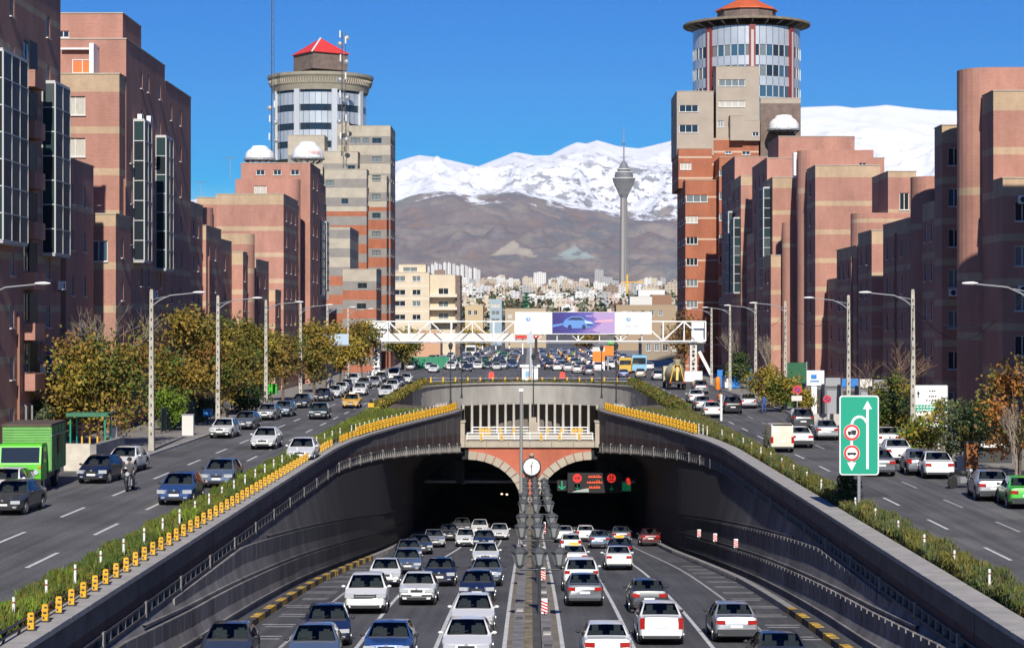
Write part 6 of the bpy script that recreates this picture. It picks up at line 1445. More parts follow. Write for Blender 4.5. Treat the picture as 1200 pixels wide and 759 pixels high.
b = MB(); b.box(-1.2, 1.2, -1.35, 3.3, .95, 3.25); b.build('cargo_box', TGB, tr)
for k in range(5):
    y = -1.3 + k * 1.13; b = MB(); b.box(1.2, 1.235, y, y + .06, .97, 3.2); b.build('box_rib', TGB, tr)
for k in range(5): b = MB(); b.box(-1.18, 1.18, -1.39, -1.35, 2.55 + k * .13, 2.59 + k * .13); b.build('box_rib', TGB, tr)
b = MB(); b.box(-1.25, 1.25, -1.42, 3.34, 3.25, 3.36); b.build('tarpaulin_roof', mat('brown_tarpaulin', (0.10, 0.07, 0.055), 0.9, 0.3, 2.0), tr)
b = MB(); b.box(1.238, 1.25, .6, 1.3, 1.7, 2.75); b.build('painted_emblem', mat('faded_red_paint', (0.30, 0.09, 0.05), 0.8, 0.3, 4), tr)
b = MB(); b.box(1.2, 1.26, -1.35, 3.3, 2.74, 2.80); b.build('box_rail', steel, tr)

# --- people (one skinned body, clothes and hair as children)
def skin_body(name, nodes, edges, m, parent, root=0, sub=2):
    me = bpy.data.meshes.new(name); me.from_pydata([p for p, r in nodes], edges, []); o = bpy.data.objects.new(name, me); COL.objects.link(o)
    sk = o.modifiers.new('skin', 'SKIN'); o.modifiers.new('sub', 'SUBSURF').levels = sub
    for i, (p, r) in enumerate(nodes): sv = me.skin_vertices[0].data[i]; sv.radius = (r, r) if not hasattr(r, '__len__') else r; sv.use_root = i == root
    bpy.context.view_layer.update(); nm = bpy.data.meshes.new_from_object(o.evaluated_get(bpy.context.evaluated_depsgraph_get())); bpy.data.objects.remove(o); bpy.data.meshes.remove(me)
    nm.materials.clear()
    for q in (m if isinstance(m, list) else [m]): nm.materials.append(q)
    nm.polygons.foreach_set('use_smooth', [True] * len(nm.polygons)); return place(name, nm, parent)
def person(label, x, y, rz, top, legs, h=1.74, pose='stand', hair=hair_m, z=0.15, coat=False, cover=None):
    t = thing('person', label, 'person', (x, y, z), rz); k = h / 1.74
    if pose == 'ride':
        hip, sh = (0, .12, .86), (0, -.08, 1.34); kn = [(-.24, -.30, .72), (.24, -.30, .72)]; ft = [(-.22, -.06, .30), (.22, -.06, .30)]; el = [(-.34, -.28, 1.12), (.34, -.28, 1.12)]; hd = [(-.30, -.52, 1.02), (.30, -.52, 1.02)]
    else:
        st = .22 if pose == 'walk' else .03; hip, sh = (0, 0, .93), (0, .0, 1.42); kn = [(-.10, -st * .6, .50), (.10, st * .25, .50)]; ft = [(-.10, -st, .07), (.10, st * 1.2, .09)]; el = [(-.24, st * .4 + .03, 1.14), (.24, -st * .4 + .03, 1.14)]; hd = [(-.25, st * .5 - .06, .88), (.25, -st * .5 - .06, .88)]
    S_ = lambda p: (p[0] * k, p[1] * k, p[2] * k)
    nodes = [(hip, .145), ((hip[0], (hip[1] + sh[1]) / 2, (hip[2] + sh[2]) / 2), .135), ((sh[0], sh[1], sh[2] - .06), .155), ((sh[0], sh[1] - .01, sh[2] + .07), .06), ((sh[0], sh[1] - .03, sh[2] + .14), .055), ((sh[0], sh[1] - .05, sh[2] + .22), .10), ((sh[0], sh[1] - .04, sh[2] + .30), .075)]
    edges = [(0, 1), (1, 2), (2, 3), (3, 4), (4, 5), (5, 6)]
    for i in (0, 1):
        sx = -1 if i == 0 else 1; b0 = len(nodes); nodes += [((sx * .19, sh[1], sh[2] - .02), .06), (el[i], .046), (hd[i], .035), ((hd[i][0], hd[i][1] - .03, hd[i][2] - .08), .035)]; edges += [(2, b0), (b0, b0 + 1), (b0 + 1, b0 + 2), (b0 + 2, b0 + 3)]
        b1 = len(nodes); nodes += [((sx * .10, hip[1], hip[2] - .07), .10), (kn[i], .065), (ft[i], .045), ((ft[i][0], ft[i][1] - .14, ft[i][2] - .03), .04)]; edges += [(0, b1), (b1, b1 + 1), (b1 + 1, b1 + 2), (b1 + 2, b1 + 3)]
    o = skin_body('body', [(S_(p), r * k) for p, r in nodes], edges, [skin_m, top, legs, black], t)
    hx, hy, hz = S_((sh[0], sh[1] - .05, sh[2] + .22))
    for f in o.data.polygons:
        c = f.center
        if c.z > (sh[2] + .10) * k: f.material_index = 0
        elif abs(c.x) > .17 * k and any((c - Vector(S_(q))).length < .10 * k for q in hd): f.material_index = 0
        elif any((c - Vector(S_(q))).length < .13 * k for q in ft): f.material_index = 3
        elif pose == 'ride' and (c.z < .80 * k): f.material_index = 2
        elif pose != 'ride' and c.z < .90 * k and abs(c.x) < .22 * k: f.material_index = 2
        else: f.material_index = 1
    b = MB(); b.lathe([(0, -.03), (.115, -.03), (.13, .03), (.11, .10), (.06, .15), (0, .16)], 12, c=(hx, hy + .02, hz)); b.build('hair' if not cover else 'head_cover', cover or hair, t, smooth=60)
    for sx in (-1, 1): b = MB(); b.lathe([(0, -.01), (.013, 0), (0, .01)], 6, c=(hx + sx * .04, hy - .105, hz + .01)); b.build('eye', black, t)
    b = MB(); b.cbox(hx, hy - .115, hz - .02, .025, .04, .05); b.build('nose', skin_m, t)
    if coat:
        b = MB(); b.lathe([(.27, .25), (.23, .6), (.19, .95), (.20, 1.2), (.21, 1.36), (.12, 1.46)], 14); b.v = [(x * k, y * .75 * k, z * k) for x, y, z in b.v]; b.build('coat', top, t, smooth=60)
    return t
drk = mat('dark_cloth', (0.02, 0.02, 0.024), 0.9); grc = mat('grey_cloth', (0.09, 0.09, 0.10), 0.9); blc = mat('blue_cloth', (0.04, 0.09, 0.26), 0.9)
def motorbike(label, x, y, rz, z=0.008):
    t = thing('motorcycle', label, 'motorcycle', (x, y, z), rz)
    for yw, nm in ((-.62, 'front'), (.62, 'rear')):
        w = MB(); w.lathe([(.22, -.05), (.30, -.045), (.30, .045), (.22, .05), (.22, -.05)], 18, c=(0, yw, .30), axis='x'); w = w.build('wheel', rubber, t, smooth=40)
        q = MB()
        for k in range(6): a = k * math.pi / 6; q.bar((0, yw - .23 * math.cos(a), .30 - .23 * math.sin(a)), (0, yw + .23 * math.cos(a), .30 + .23 * math.sin(a)), .012)
        q.build('rim', chrome, w)
        b = MB(); b.tube([(0, yw - .28, .5), (0, yw, .63), (0, yw + .28, .5)], .05, 6); b.build('mudguard', dsteel, t)
    for sx in (-1, 1): b = MB(); b.tube([(sx * .08, -.62, .30), (sx * .09, -.40, .95)], .03, 6); b.build('fork', chrome, t)
    b = MB(); b.tube([(-.34, -.28, 1.04), (-.12, -.42, .98), (.12, -.42, .98), (.34, -.28, 1.04)], .022, 6); b.build('handlebar', black, t)
    b = MB(); b.lathe([(0, -.16), (.10, -.14), (.12, -.04), (.08, .06), (0, .1)], 12, c=(0, -.50, .88), axis='y'); b.build('headlight', lens_w, t, smooth=50)
    b = MB(); b.lathe([(0, -.28), (.1, -.22), (.15, 0), (.12, .2), (0, .28)], 10, c=(0, -.12, .78), axis='y'); b.build('fuel_tank', dsteel, t, smooth=50)
    b = MB(); b.box(-.12, .12, .08, .72, .74, .84); b.build('seat', black, t); b = MB(); b.box(-.15, .15, -.25, .22, .28, .6); b.tube([(.16, .1, .35), (.17, .75, .32)], .045, 6); b.build('engine', steel, t)
    return t
mx_, my_ = wx(147, 102), 103.0
motorbike('dark motorcycle being ridden on the left street between the truck and the blue sedan', mx_, my_, R(-2))
person('rider in dark grey jacket on the motorcycle', mx_, my_, R(-2), grc, drk, pose='ride', z=0.0)
motorbike('motorcycle parked at the right kerb beside the orange post', wx(1131, 104), 105, R(120))
person('woman in long black coat and head cover standing behind the white rounded sedan', wx(1111, 118), 118, R(40), drk, drk, h=1.68, coat=True, cover=drk)
person('man in blue clothes walking along the right kerb', wx(895, 193), 193, R(160), blc, blc, pose='walk', z=0.0)
person('person in orange vest on a motorbike ahead of the black off-roader', wx(844, 205), 205, R(180), mat('orange_cloth', (0.55, 0.18, 0.03), 0.9), drk, pose='ride', z=0.0)
motorbike('motorcycle ridden by the person in the orange vest', wx(844, 205), 205, R(180))
for i, (px, Y, lab) in enumerate(((300, 196, 'pedestrian in dark clothes under the olive trees on the left pavement'), (266, 178, 'pedestrian in grey on the left pavement beside the blue bin'), (388, 250, 'pedestrian in dark clothes on the left pavement near the gold tree'))):
    person(lab, wx(px, Y), Y, R(20), (drk, grc, blc)[i], drk, pose='walk')
# concrete mixer truck by the gantry
mt = thing('concrete_mixer_truck', 'concrete mixer truck seen from behind near the right gantry column', 'truck', (wx(792, 262), 264, 0.008), R(182))
mw = mat('mixer_cream', (0.50, 0.45, 0.30), 0.6, 0.25, 1.5)
b = MB(); b.lathe([(0, -2.6), (.8, -2.5), (1.25, -1.0), (1.25, .4), (.6, 2.4), (.45, 2.5), (0, 2.5)], 18, axis='y'); b.v = [(x, y * .98 , z + .28 * y * 1 + 2.1) for x, y, z in b.v]; b.build('drum', mw, mt, smooth=40)
b = MB(); b.box(-1.1, 1.1, -3.9, 3.4, .8, 1.05); b.build('chassis', dsteel, mt); b = MB(); b.box(-1.15, 1.15, -5.0, -3.2, .8, 2.9); b.build('cab', mw, mt)
b = MB(); b.box(-1.0, 1.0, -5.02, -4.9, 1.8, 2.6); b.build('windscreen', glass, mt)
for sx in (-1, 1):
    for yw in (-4.0, 1.4, 2.6): b = MB(); b.lathe([(0, -.18), (.45, -.18), (.5, 0), (.45, .18), (0, .18)], 14, c=(sx * .95, yw, .5), axis='x'); b.build('wheel', rubber, mt)
    b = MB(); b.bar((sx * .9, 2.9, 1.0), (sx * .25, 2.8, 3.6), .12); b.build('hopper_leg', yellow, mt); b = MB(); b.cbox(sx * .85, 3.42, .95, .3, .06, .15); b.build('tail_light', lens_r, mt)
b = MB(); b.lathe([(.25, 0), (.6, .8), (.55, .8), (.2, 0)], 12, c=(0, 2.9, 3.1)); b.build('hopper', mw, mt); b = MB(); b.bar((0, 3.0, 2.9), (.1, 3.5, 1.2), .3); b.build('chute', yellow, mt)
# buses far across the square
def bus(label, x, y, m, rz, W=2.5, L=9.5, H=3.0):
    t = thing('bus', label, 'bus', (x, y, 0.01), rz)
    b = MB(); b.box(-W / 2, W / 2, -L / 2, L / 2, .4, H); b.build('body', m, t)
    for s, yy_ in ((-1, -L / 2), (1, L / 2)): b = MB(); b.box(-W / 2 + .15, W / 2 - .15, yy_ - .02, yy_ + .02, 1.5, H - .4); b.build('windscreen', glass, t)
    for sx in (-1, 1):
        for k in range(6): b = MB(); b.box(sx * W / 2 - .02, sx * W / 2 + .02, -L / 2 + .5 + k * 1.45, -L / 2 + 1.75 + k * 1.45, 1.5, H - .5); b.build('window', glass, t)
        for yw in (-L / 2 + 1.8, L / 2 - 2.4): b = MB(); b.lathe([(0, -.15), (.45, -.15), (.45, .15), (0, .15)], 14, c=(sx * (W / 2 - .12), yw, .45), axis='x'); b.build('wheel', rubber, t)
    return t
bus('light blue bus on the right of the square beyond the light well', wx(750, 352), 356, ltblue, R(178)); bus('yellow ochre minibus left of the light blue bus', wx(733, 345), 348, mat('ochre_bus', (0.60, 0.38, 0.06), 0.5), R(180), 2.1, 6.0, 2.7)
bus('white bus far down the avenue on the left', wx(552, 520), 520, white, 0)
# ------------------------------------------------------------------ street furniture
# yellow posts and white-topped markers along the parapets
PY = MB(); PY.box(-.16, .16, -.13, .13, 0, .05, 1); PY.box(-.095, .095, -.08, .08, .05, .54); PY.box(-.108, .108, -.092, .092, .20, .25); PY.box(-.108, .108, -.092, .092, .36, .41); PY.box(-.08, .08, -.07, .07, .54, .57); PY.box(-.05, .06, -.096, -.079, .27, .33, 1); PY.box(-.02, .07, -.083, -.079, .44, .50, 1); PY.box(-.07, -.01, -.083, -.079, .09, .17, 1); PYm = PY.mesh('yellow_bollard', [yellow, dsteel])
y = 55.0
while y < 197:
    sc = .86 if y < 150 else 1.2
    if not (139.0 < y < 141.5): o = place('yellow_bollard', PYm, None, (-(XE(y) + .42), y, 0.16), (0, 0, R(random.uniform(-6, 6) - (0 if y < 140 else 20))), (sc, sc, sc)); tag(o, 'small yellow bollard on the coping of the left parapet', 'bollard', 'yellow bollards on the left parapet')
    y += 1.62 if y < 150 else 1.45
y = 154.0
while y < 197:
    o = place('yellow_bollard', PYm, None, (XE(y) + .42, y, 0.16), (0, 0, R(20)), (1.25, 1.25, 1.25)); tag(o, 'small yellow bollard on the coping of the right parapet', 'bollard', 'yellow bollards on the right parapet'); y += 1.45
gr = thing('guard_rail', 'thin dark pipe rail threaded between the yellow bollards on the left parapet', 'guard rail', (-13.4, 60, .16))
for hh_ in (.30, .48): b = MB(); b.tube([(-(XE(v) + .58), v, hh_) for v in np.arange(50, 197, 3.0)], .04, 5); b.build('pipe', dsteel, gr, world=True)
vv = 51.0
while vv < 150: b = MB(); b.bar((-(XE(vv) + .58), vv, .16), (-(XE(vv) + .58), vv + .55, .5), .05); b.build('brace', dsteel, gr, world=True); vv += 1.62
DL = MB(); DL.tube([(0, 0, 0), (0, 0, 1.08)], .036, 7); DL.tube([(0, 0, .88), (0, 0, .94)], .04, 7, 1); DLm = DL.mesh('marker_post', [white, mat('faded_red', (0.35, 0.08, 0.06), 0.7)])
for s, y0, stp, lb in ((-1, 56, 3.8, 'left'), (1, 58, 5.2, 'right')):
    y = y0
    while y < 195:
        o = place('marker_post', DLm, None, (s * (XE(y) + (.95 if y > 150 else 1.15)), y, 0.0), None, (1.1, 1.1, .86 if s < 0 else .80)); tag(o, 'white reflector post with a red ring standing in the %s parapet hedge' % lb, 'marker post', 'reflector posts in the %s hedge' % lb)
        y += stp if y < 150 else 1.9

# lamp poles
cpole = mat('weathered_pole_concrete', (0.42, 0.39, 0.33), 0.9, 0.25, 2.0)
def lamp_pole(label, x, y, side, h=10.4, arm=2.8, group=None):
    t = thing('street_lamp', label, 'street lamp', (x, y, .14), 0, group)
    b = MB()
    for (w0, w1, z0, z1) in ((.36, .22, 0, h),):
        p = []
        for (w, z) in ((w0, z0), (w1, z1)): p.append([(-w / 2, -w / 2, z), (w / 2, -w / 2, z), (w / 2, w / 2, z), (-w / 2, w / 2, z)])
        for k in range(4): b.quad(p[0][k], p[0][(k + 1) % 4], p[1][(k + 1) % 4], p[1][k])
        b.poly(p[1])
    b.box(-.09, .09, -.09, .09, h, h + .12); b.build('pole', cpole, t)
    q = MB()
    for k in range(15):
        z = 1.0 + k * .62; w = .36 + (.22 - .36) * z / h; q.box(-.045, .045, -w / 2 - .006, -w / 2 + .03, z, z + .2)
    q.build('climbing_hole', dsteel, t)
    a = MB(); a.tube([(0, 0, h - 1.0), (side * .5, 0, h - .6), (side * 1.2, 0, h - .28), (side * arm, 0, h - .12)], [.05, .045, .04, .035], 6); a.tube([(0, 0, h - .55), (side * .9, 0, h - .36)], .025, 5); a.build('arm', steel, t)
    hd = MB(); hd.lathe([(0, -.42), (.09, -.36), (.14, -.1), (.15, .15), (.06, .40), (0, .42)], 10, axis='x'); hd.v = [(x, y, z * .6) for x, y, z in hd.v]; hd = hd.build('lamp_head', white, t, (side * (arm + .3), 0, h - .08), smooth=50)
    return t
GL = 'street lamps on the left pavement'
for px_, lab in ((133.5, 'nearest full street lamp on the left, by the ochre tree'), (162, 'second street lamp on the left, rising from the rust brown tree'), (191.5, 'third street lamp on the left'), (220.5, 'fourth street lamp on the left, in front of the broad brick block'), (249.5, 'fifth street lamp on the left, by the blue two-panel sign'), (278, 'sixth street lamp on the left')): lamp_pole(lab, -24.7, px_, 1, group=GL)
lamp_pole('street lamp whose head only pokes in at the left edge', -27.9, 104, 1, group=GL)
GR_ = 'street lamps on the right pavement'
for yv_, lab in ((133.9, 'nearest full street lamp on the right, by the white road sign'), (160.9, 'second street lamp on the right, behind the green road sign'), (200.7, 'third street lamp on the right, rising from the yellow bush'), (227, 'fourth street lamp on the right'), (256, 'fifth street lamp on the right'), (282, 'sixth street lamp on the right, next to the gantry')): lamp_pole(lab, 24.98, yv_, -1, group=GR_)
lamp_pole('street lamp whose arm only reaches in at the right edge', 25.4, 104, -1, group=GR_)
ysr = [104, 133.9, 160.9, 200.7, 227, 256]
for a, c in zip(ysr[:-1], ysr[1:]):
    b = MB(); b.tube([(25, a + (c - a) * k / 12, 9.6 - 1.4 * 4 * (k / 12) * (1 - k / 12)) for k in range(13)], .022, 4); o = b.build('overhead_cable', black); tag(o, 'thin black overhead cable sagging between the right street lamps', 'cable', 'overhead cables on the right')
b = MB(); b.tube([(25, 133.9 + 9 * k / 12, 9.5 - 2.0 * (k / 12) * (1.6 - k / 12)) if False else (25 + 11 * k / 12, 133.9 + 22 * k / 12, 9.5 - 4 * 2.2 * (k / 12) * (1 - k / 12)) for k in range(13)], .022, 4); o = b.build('overhead_cable', black); tag(o, 'black cable sagging from the nearest right street lamp to the dark brick wall', 'cable')

# median lanterns, three on each post
LBODY = mat('lantern_glass', (0.24, 0.25, 0.25), 0.25, spec=0.7)
lg = MB(); ft = [(.13, 0.0), (.25, .44)]
def hexa(mb, r0, z0, r1, z1, n=6, mi=0): mb.lathe([(r0, z0), (r1, z1)], n, mi=mi)
lbody = MB().lathe([(.12, 0), (.235, .44)], 6).mesh('glazing', LBODY)
lfr = MB()
for k in range(6):
    a = 2 * math.pi * k / 6; lfr.bar((.125 * math.cos(a), .125 * math.sin(a), 0), (.245 * math.cos(a), .245 * math.sin(a), .45), .035)
lfr.lathe([(.27, .44), (.28, .48), (.16, .60), (.05, .66), (.03, .74), (0, .76)], 6); lfr.lathe([(.03, -.14), (.10, -.06), (.14, 0.0), (.10, .02)], 6)
lfr.v = [(x * 1.2, y * 1.2, z * 1.05) for x, y, z in lfr.v]; lbody.transform(Matrix.Diagonal((1.2, 1.2, 1.05, 1))); lfr = lfr.mesh('lantern', mat('lantern_frame', (0.075, 0.078, 0.08), 0.5))
bulb = MB().lathe([(0, .1), (.05, .14), (.06, .2), (0, .27)], 8).mesh('bulb', white)
for i, (Y, lab) in enumerate(((85, 'nearest three-armed lantern post on the median'), (104, 'second lantern post on the median from the front'), (114, 'third lantern post on the median from the front'), (131, 'fourth lantern post on the median from the front'), (143, 'fifth lantern post on the median from the front'), (152, 'sixth lantern post on the median from the front'), (162, 'seventh lantern post on the median from the front'), (174, 'last lantern post on the median, close to the portal'))):
    zr = zroad(Y) + .3; hb_ = -1.78 - .043 * (Y - 85) - zr; t = thing('lantern_post', lab, 'lamp post', (.40, Y, zr), R((0, 0, 4, -6, 0, 14, -10, 0)[i]), 'lantern posts on the median')
    b = MB(); b.tube([(0, 0, 0), (0, 0, .5), (0, 0, hb_ + .15)], [.10, .07, .055], 8); b.build('post', dsteel, t)
    b = MB(); b.tube([(-.82, 0, hb_), (.82, 0, hb_)], .04, 6); b.build('crossbar', dsteel, t)
    for k in (-1, 0, 1):
        l = place('lantern', lfr, t, (k * .82, 0, hb_ + .2), scale=(1.12, 1.12, 1.08)); place('glazing', lbody, l); place('bulb', bulb, l)
# striped boards on the median
def striped(label, x, y, z, h):
    t = thing('hazard_board', label, 'hazard board', (x, y, z)); n = 5; w = .24
    b = MB(); b.box(-w / 2, w / 2, 0, .03, .1, h); b.build('board', white, t)
    for k in range(n):
        z0 = .1 + (h - .1) * k / n; d = (h - .1) / n * .55
        if z0 + d + .1 > h: continue
        b = MB(); b.quad((-w / 2, -.004, z0 + .1), (w / 2, -.004, z0), (w / 2, -.004, z0 + d), (-w / 2, -.004, z0 + d + .1)); b.quad((-w / 2, .034, z0 + .1), (-w / 2, .034, z0 + d + .1), (w / 2, .034, z0 + d), (w / 2, .034, z0)); b.build('red_stripe', red, t)
    b = MB(); b.tube([(0, .015, -.1), (0, .015, .2)], .03, 6); b.build('stake', dsteel, t)
for px, pyb, hh, lab in ((638, 754, .72, 'nearest red and white striped hazard board on the median'), (636.5, 711, .72, 'second red and white striped hazard board on the median'), (636, 678, .6, 'third red and white striped hazard board on the median under the lanterns'), (638, 650, 1.1, 'farthest red and white striped hazard board on the median')):
    Y = yt(pyb - 17); striped(lab, wx(px, Y), Y, zroad(Y) + .5, hh)
for px, Y, lab in ((806, 138, 'nearest striped marker on the right tunnel wall'), (823, 128, 'middle striped marker on the right tunnel wall'), (850, 117, 'third striped marker on the right tunnel wall')): striped(lab, XF(Y) - .32, Y, zroad(Y) + 1.5, .6)
# grey mast on the median
mst = thing('camera_mast', 'tall plain grey mast on the median in front of the portal clock', 'mast', (-.64, 150, zroad(150) + .3))
b = MB(); b.tube([(0, 0, 0), (0, 0, 3.0), (0, 0, 11.6)], [.17, .14, .11], 10); b.build('pole', mat('galvanised', (0.30, 0.30, 0.29), 0.5, metal=0.3), mst, smooth=60); b = MB(); b.cbox(0, 0, 11.7, .3, .3, .22); b.build('camera_head', white, mst)

# green road sign
sg = thing('road_sign', 'green road sign with white arrows and two red ringed bans, in the right hedge', 'road sign', (14.45, 90, 0))
b = MB(); b.tube([(0, .08, 0), (0, .08, 5.2)], .075, 8); b.build('post', steel, sg)
def rrect(w, h, r, n=5):
    out = []
    for cx, cy, a in ((w / 2 - r, h / 2 - r, 0), (-w / 2 + r, h / 2 - r, 90), (-w / 2 + r, -h / 2 + r, 180), (w / 2 - r, -h / 2 + r, 270)):
        out += [(cx + r * math.cos(R(a + 90 * k / n)), cy + r * math.sin(R(a + 90 * k / n))) for k in range(n + 1)]
    return out
def flat(name, pts, m, parent, y, zc=0.0, xc=0.0, th=.012):
    b = MB(); n = len(pts); F = [(x + xc, y, z + zc) for x, z in pts]; K_ = [(x + xc, y + th, z + zc) for x, z in pts]
    b.poly(F[::-1] if False else F); b.poly(K_[::-1])
    for k in range(n): b.quad(F[k], K_[k], K_[(k + 1) % n], F[(k + 1) % n])
    return b.build(name, m, parent)
SW, SH, SZ = 1.74, 3.50, 3.52
flat('panel', rrect(SW, SH, .14), steel, sg, .03, SZ, th=.03); flat('border', rrect(SW - .01, SH - .01, .14), white, sg, .012, SZ); flat('field', rrect(SW - .12, SH - .12, .10), signgreen, sg, -.002, SZ)
ux = .36
flat('arrow_shaft', [(ux - .055, -1.48), (ux + .055, -1.48), (ux + .055, 1.2), (ux - .055, 1.2)], white, sg, -.016, SZ); flat('arrow_head', [(ux - .2, 1.15), (ux + .2, 1.15), (ux, 1.52)], white, sg, -.018, SZ)
arc = [(ux - .02 - .34 + .34 * math.cos(t), .42 + .40 * math.sin(t)) for t in np.linspace(R(20), math.pi, 14)]
outer = [(x * 1.0, z) for x, z in arc]; lx_ = -.32
band_ = []
for k in range(len(arc)):
    t = R(20) + (math.pi - R(20)) * k / (len(arc) - 1); band_.append((ux - .36 + .39 * math.cos(t), .42 + .45 * math.sin(t)))
for k in reversed(range(len(arc))):
    t = R(20) + (math.pi - R(20)) * k / (len(arc) - 1); band_.append((ux - .36 + .28 * math.cos(t), .42 + .34 * math.sin(t)))
flat('turn_arc', band_, white, sg, -.02, SZ); xl = ux - .36 - .335
flat('turn_shaft', [(xl - .055, -1.25), (xl + .055, -1.25), (xl + .055, .44), (xl - .055, .44)], white, sg, -.022, SZ); flat('turn_head', [(xl - .2, -1.18), (xl, -1.56), (xl + .2, -1.18)], white, sg, -.024, SZ)
def disc(r, n=24): return [(r * math.cos(2 * math.pi * k / n), r * math.sin(2 * math.pi * k / n)) for k in range(n)]
for zc, kind in ((.13, 'truck'), (-.78, 'bus')):
    d = flat('ban_sign', disc(.36), white, sg, -.034, SZ + zc, xl); d['label'] = 'round ban sign with a dark %s' % kind
    q = flat('red_ring', disc(.345), red, sg, -.046, SZ + zc, xl); q2 = flat('white_disc', disc(.25), white, sg, -.058, SZ + zc, xl)
    if kind == 'truck':
        b = MB(); b.box(xl - .02, xl + .19, -.075, -.06, SZ + zc - .04, SZ + zc + .10); b.box(xl - .17, xl - .03, -.075, -.06, SZ + zc - .06, SZ + zc + .05); b.box(xl - .18, xl + .19, -.075, -.06, SZ + zc - .08, SZ + zc - .05)
        b.lathe([(0, -.075), (.035, -.075), (.035, -.06)], 8, c=(xl - .10, 0, SZ + zc - .09), axis='y'); b.lathe([(0, -.075), (.035, -.075), (.035, -.06)], 8, c=(xl + .1, 0, SZ + zc - .09), axis='y'); b.build('truck_symbol', black, sg)
    else:
        b = MB(); b.box(xl - .19, xl + .19, -.075, -.06, SZ + zc - .06, SZ + zc + .03); b.lathe([(0, -.075), (.03, -.075), (.03, -.06)], 8, c=(xl - .12, 0, SZ + zc - .065), axis='y'); b.lathe([(0, -.075), (.03, -.075), (.03, -.06)], 8, c=(xl + .12, 0, SZ + zc - .065), axis='y'); b.build('bus_symbol', black, sg)
# white road sign with green band
ws_ = thing('road_sign', 'large white road sign with a green band, partly behind yellow leaves on the right pavement', 'road sign', (wx(1088, 136), 136, .14))
for sx in (-.75, .65): b = MB(); b.tube([(sx, .08, 0), (sx, .08, 2.4)], .08, 8); b.build('post', white, ws_)
zc = wz(476, 136) - .14; flat('panel', rrect(2.5, 2.8, .08), steel, ws_, .04, zc, th=.05); flat('face', rrect(2.42, 2.72, .06), white, ws_, .02, zc); flat('green_band', [(-1.2, -.35), (1.2, -.35), (1.2, .08), (-1.2, .08)], signgreen, ws_, .006, zc)
flat('arrow_up', [(-.75, .55), (-.68, .55), (-.68, .8), (-.6, .8), (-.715, 1.02), (-.83, .8), (-.75, .8)], black, ws_, .006, zc)
rl = random.Random(3)
def scribble(parent, xc, z, w, h, m, y, n):
    x = xc - w / 2
    for k in range(n):
        ww = w / n * rl.uniform(.5, .9); b = MB(); b.box(x, x + ww, y - .006, y, z, z + h * rl.uniform(.35, .6)); b.box(x + ww * .6, x + ww * .8, y - .006, y, z + h * .3, z + h * rl.uniform(.8, 1.1)); b.build('letter', m, parent); x += w / n
for z, w, n, m, yq in ((.95, .5, 3, black, .02), (.60, .55, 4, black, .02), (.33, .9, 5, black, .02), (-.1, 1.7, 8, white, .006), (-.30, 1.2, 6, white, .006), (-.8, 1.0, 6, black, .02)): scribble(ws_, .25 if z > 0 else -.2, zc + z, w, .16, m, yq, n)
# blue two-panel sign on the left
bs = thing('direction_sign', 'pale blue two-panel sign hung from a pole over the left street', 'road sign', (wx(391, 250), 249.4, .14))
for k in (-1, 1): flat('panel', rrect(1.75, 1.35, .06), mat('pale_blue_panel', (0.42, 0.52, 0.62), 0.4), bs, -.08 , wz(398, 250) - .14, k * 1.0, th=.06)
b = MB(); b.box(-2.0, 2.0, .0, .12, wz(405.5, 250) - .14, wz(403.5, 250) - .14); b.build('beam', steel, bs); b = MB(); b.tube([(-.2, .1, 0), (-.2, .1, 6.2)], .1, 8); b.build('post', steel, bs)
# round ban sign and posts at the right hedge bend
def round_sign(label, px, pyc, Y, r, m1, m2, zb=0.0, cap=None, plate=False):
    t = thing('traffic_sign', label, 'traffic sign', (wx(px, Y), Y, zb)); zc = wz(pyc, Y) - zb
    b = MB(); b.tube([(0, .05, 0), (0, .05, zc)], .045, 7); b.build('post', steel, t); flat('back', disc(r * 1.02), steel, t, .03, zc); flat('ring', disc(r), m1, t, .01, zc); flat('disc', disc(r * .62), m2, t, -.01, zc)
    if cap == 'arrow': b = MB(); b.box(-r * .35, r * .35, -.03, -.015, zc - .06, zc + .06); b.build('symbol', black, t)
    if cap == 'bar': b = MB(); b.obox((0, -.02, zc), (r * .62, 0, r * .62), (0, .008, 0), (-.04, 0, .04)); b.build('bar', red, t)
    if plate: b = MB(); b.box(-.5, .4, -.01, .02, zc - .95, zc - .5); b.build('plate', offwhite, t)
    return t
round_sign('round white traffic sign with red ring at the bend of the right hedge', 833, 474, 186, .42, red, white, cap='arrow')
round_sign('blue and red no stopping sign with white plate above the orange barrel', 934, 457, 176, .38, red, mat('sign_blue', (0.10, 0.05, 0.25), 0.4), zb=.14, cap='bar', plate=True)
round_sign('dark red no stopping sign in front of the grey shop fronts', 969, 468, 166, .33, red, mat('sign_blue2', (0.08, 0.05, 0.22), 0.4), zb=.14, cap='bar')
b = MB(); b.tube([(0, 0, 0), (0, 0, 2.3)], .11, 8); o = b.build('white_post', white, None, (wx(845, 178), 178, 0)); tag(o, 'plain white post standing in the bend of the right hedge', 'post')
for px, py0, py1, Y, lab in ((841, 447, 460, 258, 'orange plastic barrel column by the white boxy car near the gantry'), (934, 471, 484, 180, 'orange plastic barrel under the no stopping sign')):
    b = MB(); hh = (py1 - py0) * Y / FOC * 1.15; b.lathe([(.32, 0), (.36, .1), (.34, hh * .45), (.37, hh * .5), (.33, hh * .9), (.2, hh)], 12); o = b.build('orange_barrel', orange, None, (wx(px, Y), Y, .14), smooth=40); tag(o, lab, 'barrel')
